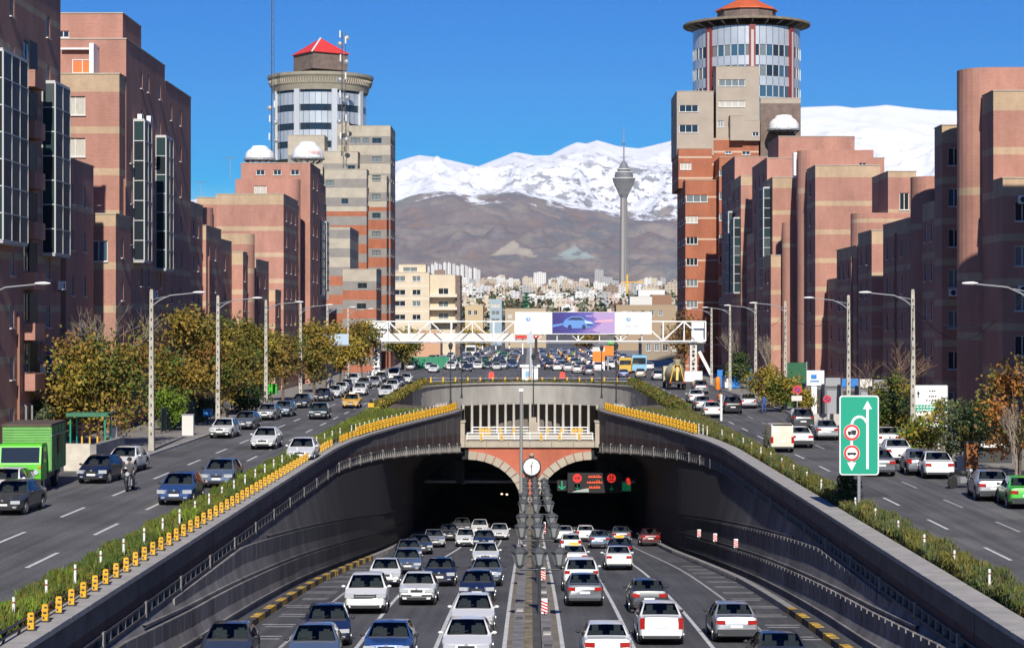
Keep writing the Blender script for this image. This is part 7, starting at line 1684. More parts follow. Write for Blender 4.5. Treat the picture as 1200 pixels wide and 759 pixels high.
pp = thing('poster_column', 'orange poster column on the right pavement next to the parked motorcycle', 'advertising column', (wx(1137, 113), 113, .14)); b = MB(); b.box(-.32, .32, -.3, .3, 0, 1.75); b.build('column', mat('poster_orange', (0.62, 0.20, 0.02), 0.6, 0.6, 5.0, col2=(0.25, 0.09, 0.03)), pp); b = MB(); b.box(-.36, .36, -.34, .34, 1.75, 1.82); b.build('cap', dsteel, pp)
b = MB(); b.box(-.22, .22, -.2, .2, 0, .85); b.box(-.25, .25, -.23, .23, .85, .9); o = b.build('utility_box', offwhite, None, (wx(1126, 115), 115, .14)); tag(o, 'white utility box left of the orange poster column', 'utility box')
kk = thing('kiosk', 'dark stall with white counter under the orange red tree', 'kiosk', (wx(1163, 122), 122, .14)); b = MB(); b.box(-1.3, 1.1, 0, 1.6, 0, 2.2); b.build('booth', dsteel, kk); b = MB(); b.box(-.9, .6, -.4, 0, .95, 1.15); b.build('counter', white, kk)
# low wall and shop fronts on the right pavement
shop = thing('shop_row', 'row of low grey shop fronts with white and blue signboards on the right pavement', 'shops', (wx(985, 190), 184, .14))
for i, (px0, px1, col, bl) in enumerate(((944, 966, grc, white), (966, 985, dsteel, steel), (985, 1006, trim, blue), (1006, 1022, dsteel, offwhite), (1022, 1040, grc, steel))):
    Y = 184 - i * 2.2; x0, x1 = wx(px0, Y) - shop.location.x, wx(px1, Y) - shop.location.x; b = MB(); b.box(x0, x1, Y - 184, Y - 181, 0, 2.9); b.build('shop_front', mat('shop_grey', (0.16, 0.16, 0.17), 0.8), shop); b = MB(); b.box(x0 + .06, x1 - .06, Y - 184.12, Y - 184.0, 2.75, 4.1 if i in (0,) else 3.5); b.build('signboard', bl, shop)
    b = MB(); b.box(x0 + .2, x1 - .2, Y - 184.05, Y - 184.0, .1, 2.4); b.build('shutter', steel if i % 2 else trim, shop)
b = MB(); b.cbox(wx(953, 184) - shop.location.x, -.16, 3.55, .5, .05, .35); b.cbox(wx(954, 184) - shop.location.x, -.16, 3.15, .8, .05, .1); b.build('bird_emblem', blue, shop)
b = MB(); b.box(wx(951, 183) - shop.location.x, wx(957.5, 183) - shop.location.x, -.6, -.15, 0, 2.7); b.build('white_pillar', white, shop)
gwl = thing('garden_wall', 'low pale stone wall at the foot of the shop row on the right pavement', 'wall', (wx(965, 172), 168, .14))
for k in range(9): b = MB(); b.box(-2.0 + k * .55, -1.47 + k * .55, 0, .3, 0, .9); b.build('wall_stone', conc_pale, gwl)
hb = thing('blue_hoarding', 'blue sheet hoarding with white corner along the right pavement behind the white van', 'hoarding', (wx(857, 268), 262, .14))
for k in range(9):
    b = MB(); b.box(-2.4 + k * .78, -1.65 + k * .78, 0, .06, 0.1, 2.4 + .12 * (k % 3)); b.build('panel', blue if k != 1 else white, hb)
for k, (px, py) in enumerate(((882, 446), (893, 447), (905, 445))): b = MB(); b.box(-.5, .5, 0, .3, -.35, .35); o = b.build('blue_sign_box', ltblue if k % 2 else blue, None, (wx(px, 215), 216, wz(py, 215))); tag(o, ('leftmost', 'middle', 'rightmost')[k] + ' of the three small blue sign boxes behind the yellow bushes on the right', 'sign box', 'blue sign boxes')
gn = thing('scaffold_net', 'dark green netting screen behind the third right street lamp', 'screen', (wx(932, 205), 205, .14)); b = MB(); b.box(-.9, 1.1, 0, .1, 0, 4.4); b.build('net', mat('green_net', (0.03, 0.12, 0.06), 0.9, 0.2, 4), gn); b = MB(); b.bar((-.9, -.05, 0), (-.9, -.05, 4.5), .08); b.bar((1.1, -.05, 0), (1.1, -.05, 4.5), .08); b.build('frame', steel, gn)

# left pavement: awning, wall, fence, bins
aw = thing('bus_shelter', 'green framed shelter with mesh roof behind the truck', 'bus shelter', (wx(97, 128), 131, .14))
for sx in (-1.3, .9): 
    for sy in (-.9, .9): b = MB(); b.tube([(sx, sy, 0), (sx, sy, 2.5)], .05, 6); b.build('post', signgreen, aw)
b = MB(); b.box(-1.5, 1.15, -1.2, 1.2, 2.5, 2.58); b.box(-1.5, 1.15, -1.24, -1.2, 2.38, 2.62); b.build('roof', mat('mesh_green', (0.04, 0.16, 0.09), 0.7, 0.2, 3), aw)
for k in range(4): b = MB(); b.box(-1.0 + k * .5, -.9 + k * .5, .85, .92, 0, 1.4); b.build('yellow_bar', yellow, aw)
lw_ = thing('boundary_wall', 'low white wall end beside the parked dark blue hatchback', 'wall', (wx(90, 117), 117, .01)); b = MB(); b.box(-.75, .75, -.2, .25, 0, 1.55); b.build('wall_end', mat('cream_wall', (0.55, 0.50, 0.42), 0.8, 0.15, 1.5), lw_); b = MB(); b.box(.75, 1.1, -.15, 8.0, 0, 1.5); b.build('wall_run', conc, lw_)
cy = thing('covered_gate', 'grey pipe-framed awning at the left edge over a dark gateway', 'awning', (wx(14, 133), 133, .14)); b = MB(); b.tube([(-3, 0, 3.1), (.6, 0, 3.1), (.85, 0, 2.9), (.85, 0, .0)], .07, 6); b.tube([(-3, 1.6, 3.1), (.6, 1.6, 3.1), (.85, 1.6, 2.9), (.85, 1.6, .0)], .07, 6); b.build('frame', steel, cy); b = MB(); b.box(-3, .6, 1.2, 1.5, .0, 2.8); b.build('gate_leaf', dsteel, cy)
fn = thing('railing_fence', 'dark green mesh fence along the left pavement among the trees', 'fence', (wx(218, 160), 160, .14))
for k in range(14):
    b = MB(); b.tube([(-.9, -6 + k * 2.0, 0), (-.9, -6 + k * 2.0, 2.0)], .04, 6); b.build('post', dsteel, fn)
    if k < 13: b = MB(); b.box(-.91, -.89, -5.95 + k * 2.0, -4.05 + k * 2.0, .15, 1.9); b.build('mesh_panel', mat('fence_green', (0.02, 0.07, 0.04), 0.9), fn)
for px, py, Y, m, lab, nm in ((243, 484, 168, blue, 'small blue waste bin on the left pavement', 'waste_bin'), (317, 456, 200, signgreen, 'bright green recycling box on the left pavement', 'recycling_box')):
    t = thing(nm, lab, 'bin', (wx(px, Y), Y, .14)); w = .38 if m is blue else .62; zc = wz(py, Y) - .14
    b = MB(); b.tube([(0, 0, 0), (0, 0, zc)], .04, 6); b.build('post', dsteel, t); b = MB(); b.box(-w, w, -.3, .3, zc - w * .8, zc + w * .8); b.build('box', m if m is blue else PAINT['green'], t)
for px, Y, lab in ((220, 152, 'white patterned switch cabinet on the left pavement'), (132, 133, 'small white post box by the parked white car')):
    t = thing('switch_cabinet', lab, 'cabinet', (wx(px, Y), Y, .14)); w = .42 if px > 200 else .25; b = MB(); b.box(-w, w, -.25, .25, 0, 1.5); b.build('cabinet', offwhite, t); b = MB(); b.box(-w - .04, w + .04, -.29, .29, 1.5, 1.57); b.build('lid', steel, t)
# end marker of the left hedge
em = thing('end_marker', 'yellow and black marker where the left hedge starts again at the light well', 'marker', (-14.9, 192, 0)); b = MB(); b.box(-.28, .28, -.2, .2, 0, 1.0); b.build('body', yellow, em); b = MB(); b.box(-.29, .29, -.21, .21, .4, .6); b.build('black_band', black, em); b = MB(); b.lathe([(0, 1.0), (.16, 1.05), (.16, 1.25), (0, 1.35)], 10); b.build('lamp', black, em)

# gantry with billboard
YG = 300.0
gt = thing('sign_gantry', 'white steel truss gantry across the avenue on two lattice columns', 'gantry', (0, YG, 0))
xa, xb, za, zb = wx(430, YG), wx(826, YG), wz(400, YG), wz(377, YG)
for yy_ in (-.9, .9):
    for z in (za, zb): b = MB(); b.bar((xa, yy_, z), (xb, yy_, z), .17); b.build('chord', white, gt)
nb = 16
for k in range(nb + 1):
    x = xa + (xb - xa) * k / nb
    for yy_ in (-.9, .9): b = MB(); b.bar((x, yy_, za), (x, yy_, zb), .12 if k % 2 else .2); b.build('upright', white, gt)
    b = MB(); b.bar((x, -.9, za), (x, .9, za), .12); b.bar((x, -.9, zb), (x, .9, zb), .12); b.build('cross_tie', white, gt)
    if k < nb:
        x2 = xa + (xb - xa) * (k + 1) / nb
        for yy_ in (-.9, .9): b = MB(); b.bar((x, yy_, za if k % 2 == 0 else zb), (x2, yy_, zb if k % 2 == 0 else za), .11); b.build('diagonal', white, gt)
b = MB(); b.box(xa, xb, -1.15, 1.15, za - .28, za - .2); b.build('walkway', steel, gt)
b = MB(); b.box(wx(456, YG), wx(604, YG), .98, 1.04, za, za + 1.15); b.build('walkway_panel', offwhite, gt)
b = MB(); b.box(xa - .05, wx(456, YG), 1.0, 1.06, za, zb); b.build('back_panel', white, gt)
b = MB(); b.box(xb - 1.9, xb - .05, .9, 1.0, za - 1.6, zb); b.build('back_panel', white, gt)
for sx, xc in ((-1, wx(441, YG)), (1, wx(812, YG))):
    for dx in (-.42, .42):
        for dy in (-.6, .6): b = MB(); b.bar((xc + dx, dy, 0), (xc + dx, dy, za), .16); b.build('column_leg', white, gt)
    b = MB()
    for k in range(7): z0, z1 = .2 + k * .82, .2 + (k + 1) * .82; s_ = 1 if k % 2 else -1; b.bar((xc - .42 * s_, -.6, z0), (xc + .42 * s_, -.6, z1), .1)
    b.build('column_lacing', white, gt); b = MB(); b.box(xc - 1.3, xc + 1.3, -.8, .8, 0, 1.5); b.build('plinth', white, gt)
    b = MB(); b.box(xc - .47, xc + .47, -.72, -.66, 1.6, za); b.build('letter_board', white, gt) if sx < 0 else b.build('letter_board', offwhite, gt)
    for k in range(7):
        z = 1.9 + k * .62; b = MB(); rr_ = .2
        if k % 3 != 2: b.lathe([(.10, -.76), (.21, -.76), (.21, -.72), (.10, -.72), (.10, -.76)], 10, c=(xc - .02 * (k % 2), 0, z), axis='y')
        if k % 2: b.bar((xc - .24, -.74, z + .24), (xc + .22, -.74, z + .2), .09)
        if k % 3 == 2: b.bar((xc - .2, -.74, z - .2), (xc + .2, -.74, z + .15), .11); b.bar((xc + .2, -.74, z - .1), (xc + .2, -.74, z + .25), .1)
        b.build('letter', black, gt)
b = MB(); b.bar((wx(819, YG), 0, za - 1.5), (wx(833, YG), 0, 1.0), .45); b.build('raking_strut', white, gt)
bb = thing('billboard', 'long white billboard with a violet picture of a car, on top of the gantry', 'billboard', (wx(683.5, YG), YG - 1.3, wz(379, YG)))
W_, H_ = (763 - 604) / 8.0, 26 / 8.0
b = MB(); b.box(-W_ / 2, W_ / 2, 0, .25, -H_ / 2, H_ / 2); b.build('board', white, bb)
px2 = lambda px: (px - 683.5) / 8.0
vm = bpy.data.materials.new('violet_print'); vm.use_nodes = True; n_, l_ = vm.node_tree.nodes, vm.node_tree.links
tc_ = n_.new('ShaderNodeTexCoord'); mpp = n_.new('ShaderNodeMapping'); gx = n_.new('ShaderNodeTexGradient'); nz_ = n_.new('ShaderNodeTexNoise'); rp = n_.new('ShaderNodeValToRGB'); ad = n_.new('ShaderNodeMath'); ad.operation = 'MULTIPLY_ADD'
l_.new(tc_.outputs['Generated'], mpp.inputs[0]); l_.new(mpp.outputs[0], gx.inputs[0]); nz_.inputs['Scale'].default_value = 3.0; l_.new(tc_.outputs['Generated'], nz_.inputs['Vector']); l_.new(nz_.outputs['Fac'], ad.inputs[0]); ad.inputs[1].default_value = .55; l_.new(gx.outputs['Fac'], ad.inputs[2])
e = rp.color_ramp.elements; e[0].position = .30; e[0].color = (.03, .022, .18, 1); e[1].position = 1.0; e[1].color = (.26, .16, .42, 1)
for p_, c_ in ((.70, (.05, .045, .27, 1)), (.92, (.14, .10, .40, 1)), (1.0, (.40, .28, .52, 1))): q = e.new(p_); q.color = c_
l_.new(ad.outputs[0], rp.inputs[0]); l_.new(rp.outputs[0], n_['Principled BSDF'].inputs['Base Color']); n_['Principled BSDF'].inputs['Roughness'].default_value = .5
b = MB(); b.box(px2(647), px2(720), -.02, 0, -H_ / 2 + .12, H_ / 2 - .05); b.build('print', vm, bb)
cb = mat('print_blue', (0.12, 0.28, 0.62), 0.4); cdk = mat('print_dark', (0.03, 0.04, 0.12), 0.4); cl_ = mat('print_pale', (0.62, 0.70, 0.85), 0.4)
flat('printed_car', [(-2.9, -.45), (-2.2, -.75), (.3, -.75), (1.4, -.45), (1.55, .0), (1.2, .25), (.4, .45), (-.3, .95), (-1.7, 1.0), (-2.6, .55), (-2.95, .1)], cb, bb, -.035, .0, 0.0, th=.014)
flat('printed_windows', [(-2.4, .45), (-1.7, .85), (-.4, .82), (.2, .42)], cdk, bb, -.05, 0, 0, th=.014); flat('printed_bonnet', [(.1, .35), (1.1, .15), (1.4, -.05), (.3, .0)], cl_, bb, -.05, 0, 0, th=.014); flat('printed_grille', [(.5, -.15), (1.45, -.2), (1.35, -.4), (.5, -.4)], cdk, bb, -.05, 0, 0, th=.014)
for xw in (-2.0, .05): flat('printed_wheel', [(x * .8, z) for x, z in disc(.36, 14)], cdk, bb, -.06, -.58, xw, th=.01)
flat('printed_streak', [(1.6, .3), (4.3, .55), (4.3, .2), (1.6, .1)], mat('print_pink', (0.75, 0.38, 0.45), 0.5), bb, -.035, 0, 0, th=.014); flat('printed_streak', [(-4.5, -.25), (-2.9, .0), (-2.9, -.25), (-4.5, -.6)], cb, bb, -.035, 0, 0, th=.014)
scribble(bb, px2(690), .95, .9, .18, cl_, -.02, 5)
for xc in (px2(619), px2(736)):
    flat('emblem', [(x, z * .85) for x, z in disc(.34, 14)], cb, bb, -.015, .55, xc, th=.014); flat('emblem_mark', [(-.15, .1), (.2, .16), (.05, -.15)], white, bb, -.03, .55, xc, th=.01)
    scribble(bb, xc + 1.0, .5, .7, .3, mat('print_grey', (0.55, 0.57, 0.60), 0.5), 0, 3); scribble(bb, xc + .55, -.55, 2.2, .22, mat('print_steel', (0.28, 0.30, 0.36), 0.5), 0, 11); scribble(bb, xc + .4, -.95, 1.2, .14, mat('print_grey2', (0.50, 0.52, 0.55), 0.5), 0, 7)
# white booth and grey post on the avenue's median
bo = thing('police_booth', 'white booth with blue emblem on the median just beyond the light well', 'booth', (wx(621, 294), 294, 0)); b = MB(); b.box(-1.15, 1.15, 0, 1.6, 0, 2.2); b.build('wall', white, bo); b = MB(); b.box(-1.45, 1.45, -.2, 1.8, 2.2, 2.55); b.build('roof', white, bo); b = MB(); b.cbox(-.4, -.02, 1.2, .5, .04, .8); b.build('emblem', ltblue, bo); b = MB(); b.cbox(-1.25, .3, 1.2, .25, .5, 1.9); b.build('door', black, bo)
gp = thing('signal_mast', 'thick pale grey mast in front of the white booth', 'mast', (wx(622, 291.5), 291.5, 0)); b = MB(); b.tube([(0, 0, 0), (0, 0, 7.4)], [.22, .16], 10); b.build('pole', mat('pale_grey_steel', (0.48, 0.52, 0.56), 0.5), gp); b = MB(); b.cbox(-.1, 0, 6.4, .9, .5, 1.4); b.build('equipment_box', mat('pale_grey_steel', (0.48, 0.52, 0.56)), gp); b = MB(); b.cbox(.75, .1, 5.2, .4, .4, 2.6); b.build('signal_head', black, gp)
for px, py, lab in ((576, 443, 'red plastic water barrier left of the white booth'), (659, 443, 'red plastic water barrier right of the white booth')):
    b = MB(); b.box(-.45, .45, -.3, .3, 0, .55); b.box(-.36, .36, -.2, .2, .55, .95); o = b.build('water_barrier', mat('barrier_red', (0.75, 0.08, 0.05), 0.5), None, (wx(px, 318), 318, .008)); tag(o, lab, 'road barrier')
# avenue median strip and green flood-light mast
ym = thing('avenue_median', 'narrow kerbed planted strip in the middle of the avenue', 'median', (0, 300, 0)); 
for k in range(40): b = MB(); b.box(-.9, .9, 4 + k * 15, 18.9 + k * 15, 0, .2); b.build('kerb_block', conc, ym)
fl = thing('floodlight_mast', 'tall dark green floodlight mast far behind the billboard', 'mast', (wx(617, 900), 900, 0)); b = MB(); b.tube([(0, 0, 0), (0, 0, 22)], [.7, .45], 8); b.build('pole', mat('mast_green', (0.02, 0.13, 0.06), 0.6), fl)
for k in range(5): b = MB(); b.lathe([(.5, 0), (1.7, .3), (1.7, .6), (.5, .9)], 10, c=(0, 0, 15 + k * 1.6)); b.build('lamp_ring', mat('mast_green', (0, 0, 0)), fl)
rc = thing('red_canopy', 'long red and blue roofed canopy across the end of the left lanes', 'canopy', (wx(597, 560), 566, 0)); b = MB(); b.box(-8, 8, -2, 2, 4.4, 5.2); b.build('roof', red, rc); b = MB(); b.box(-8, 2, -2.05, -2, 3.6, 4.4); b.build('fascia', blue, rc)
for k in range(5): b = MB(); b.bar((-7.5 + k * 3.7, 0, 0), (-7.5 + k * 3.7, 0, 4.4), .3); b.build('post', white, rc)
pm_ = thing('petrol_sign', 'orange and white roadside sign pylon near the light blue bus', 'sign', (wx(702, 370), 372, 0)); b = MB(); b.box(-1.1, 1.1, 0, .4, 0, 1.6); b.build('base', white, pm_); b = MB(); b.box(-1.1, 1.1, -.02, .42, 1.6, 3.4); b.build('panel', orange, pm_); b = MB(); b.box(-1.1, 1.1, 0, .4, 3.4, 4.2); b.build('top', offwhite, pm_)
gl_ = thing('green_light_box', 'green and orange light box above the crowd of cars right of the avenue', 'sign', (wx(713, 372), 374, 0)); b = MB(); b.bar((0, 0, 0), (0, 0, 3), .25); b.build('post', steel, gl_); b = MB(); b.box(-1, 1, -.3, .3, 2.6, 4.4); b.build('orange_box', orange, gl_); b = MB(); b.lathe([(0, 0), (.7, .3), (.7, .9), (0, 1.2)], 10, c=(.5, 0, 4.4)); b.build('green_globe', PAINT['green'], gl_)

# electronic signs in the right tunnel
led = mat('red_led', (0.3, 0.0, 0.0), 0.5, emit=(1.0, 0.05, 0.03), estr=0.6); ledo = mat('orange_led', (0.3, 0.05, 0), 0.5, emit=(1.0, 0.09, 0.03), estr=0.9); ledg = mat('green_led', (0.0, 0.2, 0.1), 0.5, emit=(0.02, 0.75, 0.30), estr=0.35); ledd = mat('dim_green_led', (0.0, 0.1, 0.05), 0.5, emit=(0.02, 0.4, 0.16), estr=0.15); matrix_m = mat('matrix_black', (0.006, 0.006, 0.007), 0.6)
YE = 196.0; s_px = YE / FOC
es = thing('electronic_sign', 'black electronic sign with red lettering between two red round displays over the right tunnel', 'electronic sign', (wx(697, YE), YE, wz(566, YE)))
b = MB(); b.box(-2.6, 2.6, 0, .4, -.95, .95); b.build('case', matrix_m, es)
for px in (676.5, 716.5):
    xc = (px - 697) * s_px; d = flat('round_display', disc(.43, 20), led, es, -.02, (566 - 560.5) * s_px, xc)
    q = MB()
    if px < 690: q.box(xc - .24, xc - .05, -.06, -.02, .38, .52); q.box(xc + .02, xc + .24, -.06, -.02, .38, .56)
    else:
        for k in (-1, 1): q.box(xc + k * .12 - .05, xc + k * .12 + .05, -.06, -.02, .42, .68)
        q.box(xc - .22, xc + .22, -.06, -.02, .24, .31)
    q.build('display_symbol', matrix_m, es)
for row, (py, x0, x1) in enumerate(((558.5, 689, 705), (565, 687.5, 706), (571, 690, 703.5))):
    n = 7; z = (566 - py) * s_px
    for k in range(n):
        xq = ((x0 + (x1 - x0) * (k + .5) / n) - 697) * s_px; w = (x1 - x0) / n * s_px
        q = MB(); q.box(xq - w * .48, xq + w * .42, -.03, 0, z - .10, z - .02 + .05 * (k % 2)); q.box(xq - w * .1, xq + w * .2, -.03, 0, z, z + rl.uniform(.06, .22)); q.build('led_letter', ledo, es)
for px, py, m, lab in ((658.5, 569, ledg, 'bright green arrow over the lane next to the median'), (676.5, 571, ledd, 'dim green arrow under the left red round display'), (716.5, 571.5, ledd, 'dim green arrow under the right red round display')):
    t = thing('lane_signal', lab + ' in the right tunnel', 'lane signal', (wx(px, YE), YE, wz(py, YE))); q = MB(); sc = 1 if m is ledg else .6; q.obox((0, -.02, .05 * sc), (.05 * sc, 0, 0), (0, .01, 0), (0, 0, .38 * sc)); q.obox((-.15 * sc, -.02, -.22 * sc), (.18 * sc, 0, -.16 * sc), (0, .01, 0), (.035, 0, .035)); q.obox((.15 * sc, -.02, -.22 * sc), (.18 * sc, 0, .16 * sc), (0, .01, 0), (-.035, 0, .035)); q.build('arrow', m, t); b = MB(); b.box(-.45 * sc, .45 * sc, .0, .2, -.5 * sc, .5 * sc); b.build('case', matrix_m, t)
gb2 = thing('exit_sign', 'green lit sign with red dots at the right end of the tunnel display', 'sign', (wx(732, YE), YE + .1, wz(570, YE))); b = MB(); b.box(-.6, .6, 0, .2, -.45, .35); b.build('case', ledd, gb2)
for x, z in ((.4, .35), (.32, .62)): b = MB(); b.lathe([(0, -.06), (.18, -.05), (.2, 0)], 12, c=(x, 0, z), axis='y'); b.build('red_lamp', led, gb2)
b = MB(); b.box(-1.05, -.65, -.03, .03, .1, .25); b.build('orange_arrow', ledo, gb2)
th_ = thing('tail_fin_panel', 'pale slanted panel under the tunnel display', 'panel', (wx(681, YE), YE - .05, wz(574.5, YE))); flat('panel', [(-.9, -.18), (.75, -.18), (.7, .2), (-.5, -.02)], mat('pale_panel', (0.35, 0.40, 0.38), 0.5), th_, 0, 0, 0)
for px, py, lab in ((588, 579, 'upper tunnel lamp glowing inside the left tube'), (594, 579.5, 'second tunnel lamp glowing beside the upper one in the left tube'), (587, 607, 'low tunnel lamp glowing deep in the left tube')):
    b = MB(); b.lathe([(0, -.1), (.13, -.05), (.13, .05), (0, .1)], 8); o = b.build('tunnel_lamp', mat('lamp_glow', (0.8, 0.7, 0.5), 0.5, emit=(1.0, 0.75, 0.45), estr=2.5), None, (wx(px, 240), 240, wz(py, 240))); tag(o, lab, 'lamp')

# ------------------------------------------------------------------ the far city
Yb = 500.0
ap = thing('apartment_building', 'cream five-storey apartment building with balconies left beyond the gantry', 'building', (wx(500, Yb), Yb, 0))
cr_ = mat('cream_render', (0.60, 0.50, 0.36), 0.85, 0.1, 0.3); cr2 = mat('cream_trim', (0.66, 0.58, 0.46), 0.85)
def ow(px0, px1, xw, pys, h, Y=Yb): return [(wx(a, Y) - xw, wx(c, Y) - xw, wz(p + h, Y), wz(p, Y)) for a, c in zip(px0, px1) for p in pys]
x0, x1 = wx(459, Yb), wx(503, Yb)
block(ap, x0, x1, Yb, Yb + 14, wz(320, Yb), S=ow((462, 483), (475, 493), x0, (324, 340, 353, 369), 6), m=(cr_, cr2), bands=[(z, z + .4) for z in (8.2, 11.3, 14.4, 17.5)], fm=white, panes=[glass, curtaing, glass])
x2, x3 = wx(503.2, Yb), wx(533, Yb); block(ap, x2, x3, Yb + 3, Yb + 14, wz(322, Yb), S=ow((513,), (525,), x2, (338, 353, 367), 7), m=(cr_, cr2), bands=[], fm=white, panes=[glass, curtaing])
block(ap, wx(466, Yb), wx(498, Yb), Yb + 4, Yb + 12, wz(310, Yb), S=[(1.0, 4.6, wz(318, Yb), wz(313, Yb))], z0=wz(321, Yb), m=(cr_, cr2), bands=[], fm=white)
for py in (345, 360, 375): b = MB(); b.box(x2, x3 + .5, Yb + .5, Yb + 3, wz(py + 3.6, Yb), wz(py, Yb)); b.build('balcony', cr2, ap, world=True)
block(ap, wx(533.2, Yb), wx(539, Yb), Yb + 2, Yb + 14, wz(323, Yb), m=(gb, gb), bands=[])
rb = thing('corner_house', 'red brick house with white window behind the left gantry column', 'building', (wx(455, 420), 420, 0)); block(rb, wx(446, 420), wx(463, 420), 420, 432, wz(396, 420), S=[(.5, 2, 3.5, 5)], m=(mat('deep_red_render', (0.36, 0.05, 0.04), 0.8), stone), bands=[]); 
th2 = thing('orange_house', 'salmon coloured low house under the gantry on the left', 'building', (wx(500, 470), 470, 0)); block(th2, wx(463, 470), wx(516, 470), 470, 482, wz(388, 470), S=[(1 + 2.4 * k, 2.2 + 2.4 * k, 4.2, 5.8) for k in range(4)], m=(mat('salmon', (0.52, 0.30, 0.18), 0.85), stone), bands=[], fm=white)
gf = thing('green_hoarding', 'green sheet hoarding by the cars under the gantry on the left', 'hoarding', (wx(498, 380), 381, .1))
for k in range(9): b = MB(); b.box(-4.5 + k, -3.55 + k, 0, .08, 0, 2.2); b.build('panel', mat('hoarding_green', (0.02, 0.22, 0.11), 0.6), gf)
def city_mat(name, c):
    m = bpy.data.materials.new(name); m.use_nodes = True; n, l = m.node_tree.nodes, m.node_tree.links; b = n['Principled BSDF']; b.inputs['Roughness'].default_value = .9
    g = n.new('ShaderNodeNewGeometry'); s = n.new('ShaderNodeSeparateXYZ'); l.new(g.outputs['Position'], s.inputs[0])
    def wave(sock, per, duty):
        a = n.new('ShaderNodeMath'); a.operation = 'DIVIDE'; l.new(sock, a.inputs[0]); a.inputs[1].default_value = per; f = n.new('ShaderNodeMath'); f.operation = 'FRACT'; l.new(a.outputs[0], f.inputs[0]); q = n.new('ShaderNodeMath'); q.operation = 'LESS_THAN'; l.new(f.outputs[0], q.inputs[0]); q.inputs[1].default_value = duty; return q.outputs[0]
    mu = n.new('ShaderNodeMath'); mu.operation = 'MULTIPLY'; l.new(wave(s.outputs[0], 3.9, .5), mu.inputs[0]); l.new(wave(s.outputs[2], 3.3, .5), mu.inputs[1])
    up = n.new('ShaderNodeSeparateXYZ'); l.new(g.outputs['Normal'], up.inputs[0]); lt = n.new('ShaderNodeMath'); lt.operation = 'LESS_THAN'; l.new(up.outputs[2], lt.inputs[0]); lt.inputs[1].default_value = .5; m2 = n.new('ShaderNodeMath'); m2.operation = 'MULTIPLY'; l.new(mu.outputs[0], m2.inputs[0]); l.new(lt.outputs[0], m2.inputs[1])
    mx = n.new('ShaderNodeMix'); mx.data_type = 'RGBA'; l.new(m2.outputs[0], mx.inputs['Factor']); mx.inputs['A'].default_value = (*c, 1); mx.inputs['B'].default_value = (c[0] * .58, c[1] * .6, c[2] * .64, 1); l.new(mx.outputs['Result'], b.inputs['Base Color']); return m
CM = [(city_mat('city_' + nm, c), nm) for nm, c in (('cream', (.56, .48, .37)), ('white', (.66, .64, .60)), ('sand', (.46, .38, .29)), ('grey', (.38, .37, .36)), ('brown', (.28, .20, .15)), ('pink', (.52, .41, .35)), ('pale', (.56, .55, .53)))]
rc_ = random.Random(11); GD = {}
def cbox(x, y, w, d, h, m, nm, lab, grp):
    z = terr(y) - 2; b = MB(); b.box(-w / 2, w / 2, -d / 2, d / 2, 0, h + 2)
    if h > 8: k = rc_.uniform(.15, .5); b.box(-w * k, -w * k + w * .35, -d * .2, d * .25, h + 2, h + 2 + rc_.uniform(1.5, 3.2))
    b.box(-w / 2 - .1, w / 2 + .1, -d / 2 - .1, -d / 2 + .2, h + 1.2, h + 2.3)
    o = b.build('city_building', m, None, (x, y, z)); return tag(o, lab, 'building', grp)
# white tower estate on the left slope
for k in range(13):
    px = 502 + k * 5.0 + rc_.uniform(-1, 1); Y = 4200 + rc_.uniform(-150, 150); top = 307 + abs(k - 4) * .9 + rc_.uniform(0, 3); w = 3.9 * Y / FOC
    cbox(wx(px, Y), Y, w, 14, wz(top, Y) - terr(Y), CM[1 if k % 3 else 6][0], 'white', 'pale residential tower of the estate below the mountain, left of the centre', 'white residential towers on the slope')
zones = [(1000, 1500, 34, (6, 11), 10), (1500, 2300, 66, (6, 13), 11), (2300, 3300, 85, (8, 17), 13), (3300, 4600, 100, (9, 24), 16)]
for (ya, yb_, n, hh, ww) in zones:
    for k in range(n):
        y = rc_.uniform(ya, yb_); px = rc_.uniform(450, 792)
        if ya < 1500 and 560 < px < 690 and rc_.random() < .5: px = rc_.choice((rc_.uniform(470, 570), rc_.uniform(690, 790)))
        m, nm = rc_.choice(CM[:4] + CM[:3] + CM[4:] + [CM[0], CM[1]]); h = rc_.uniform(*hh) * (1.6 if rc_.random() < .10 and ya > 1500 else 1)
        dist = {1000: 'nearer', 1500: 'middle', 2300: 'far', 3300: 'farthest'}[ya]; cbox(wx(px, y), y, rc_.uniform(.6, 1.5) * ww, rc_.uniform(10, 18), h, m, nm, '%s city block in the %s rows below the mountain' % (nm, dist), '%s blocks in the %s rows of the city' % (nm, dist))
# a few nearer houses right of the billboard that can be told apart
def house(label, px0, px1, py, Y, m, S=(), extra=None, dep=14):
    t = thing('house', label, 'house', (wx((px0 + px1) / 2, Y), Y, 0)); block(t, wx(px0, Y), wx(px1, Y), Y, Y + dep, wz(py, Y), S=S, m=(m, stone), bands=[], fm=white); return t
house('white house with red panel above the right end of the billboard', 738, 764, 348, 760, mat('white_render', (0.60, 0.57, 0.52), 0.85), [(4.9, 7.8, 8.8, 13.5)])
house('brown rendered block right of the white house with red panel', 764, 787, 346, 780, mat('brown_render', (0.27, 0.15, 0.09), 0.85))
house('white flat-roofed villa with dark windows at the foot of the slender tower', 748, 779, 340, 1150, mat('white_render2', (0.66, 0.65, 0.62), 0.85), [(2 + 3.6 * k, 3.6 + 3.6 * k, 20.5, 23.5) for k in range(4)])
house('long low tan shed under the right tower, behind the billboard', 722, 792, 358, 640, mat('tan_render', (0.34, 0.25, 0.16), 0.9), [(2 + 2.8 * k, 3.4 + 2.8 * k, 11, 12.6) for k in range(5)])
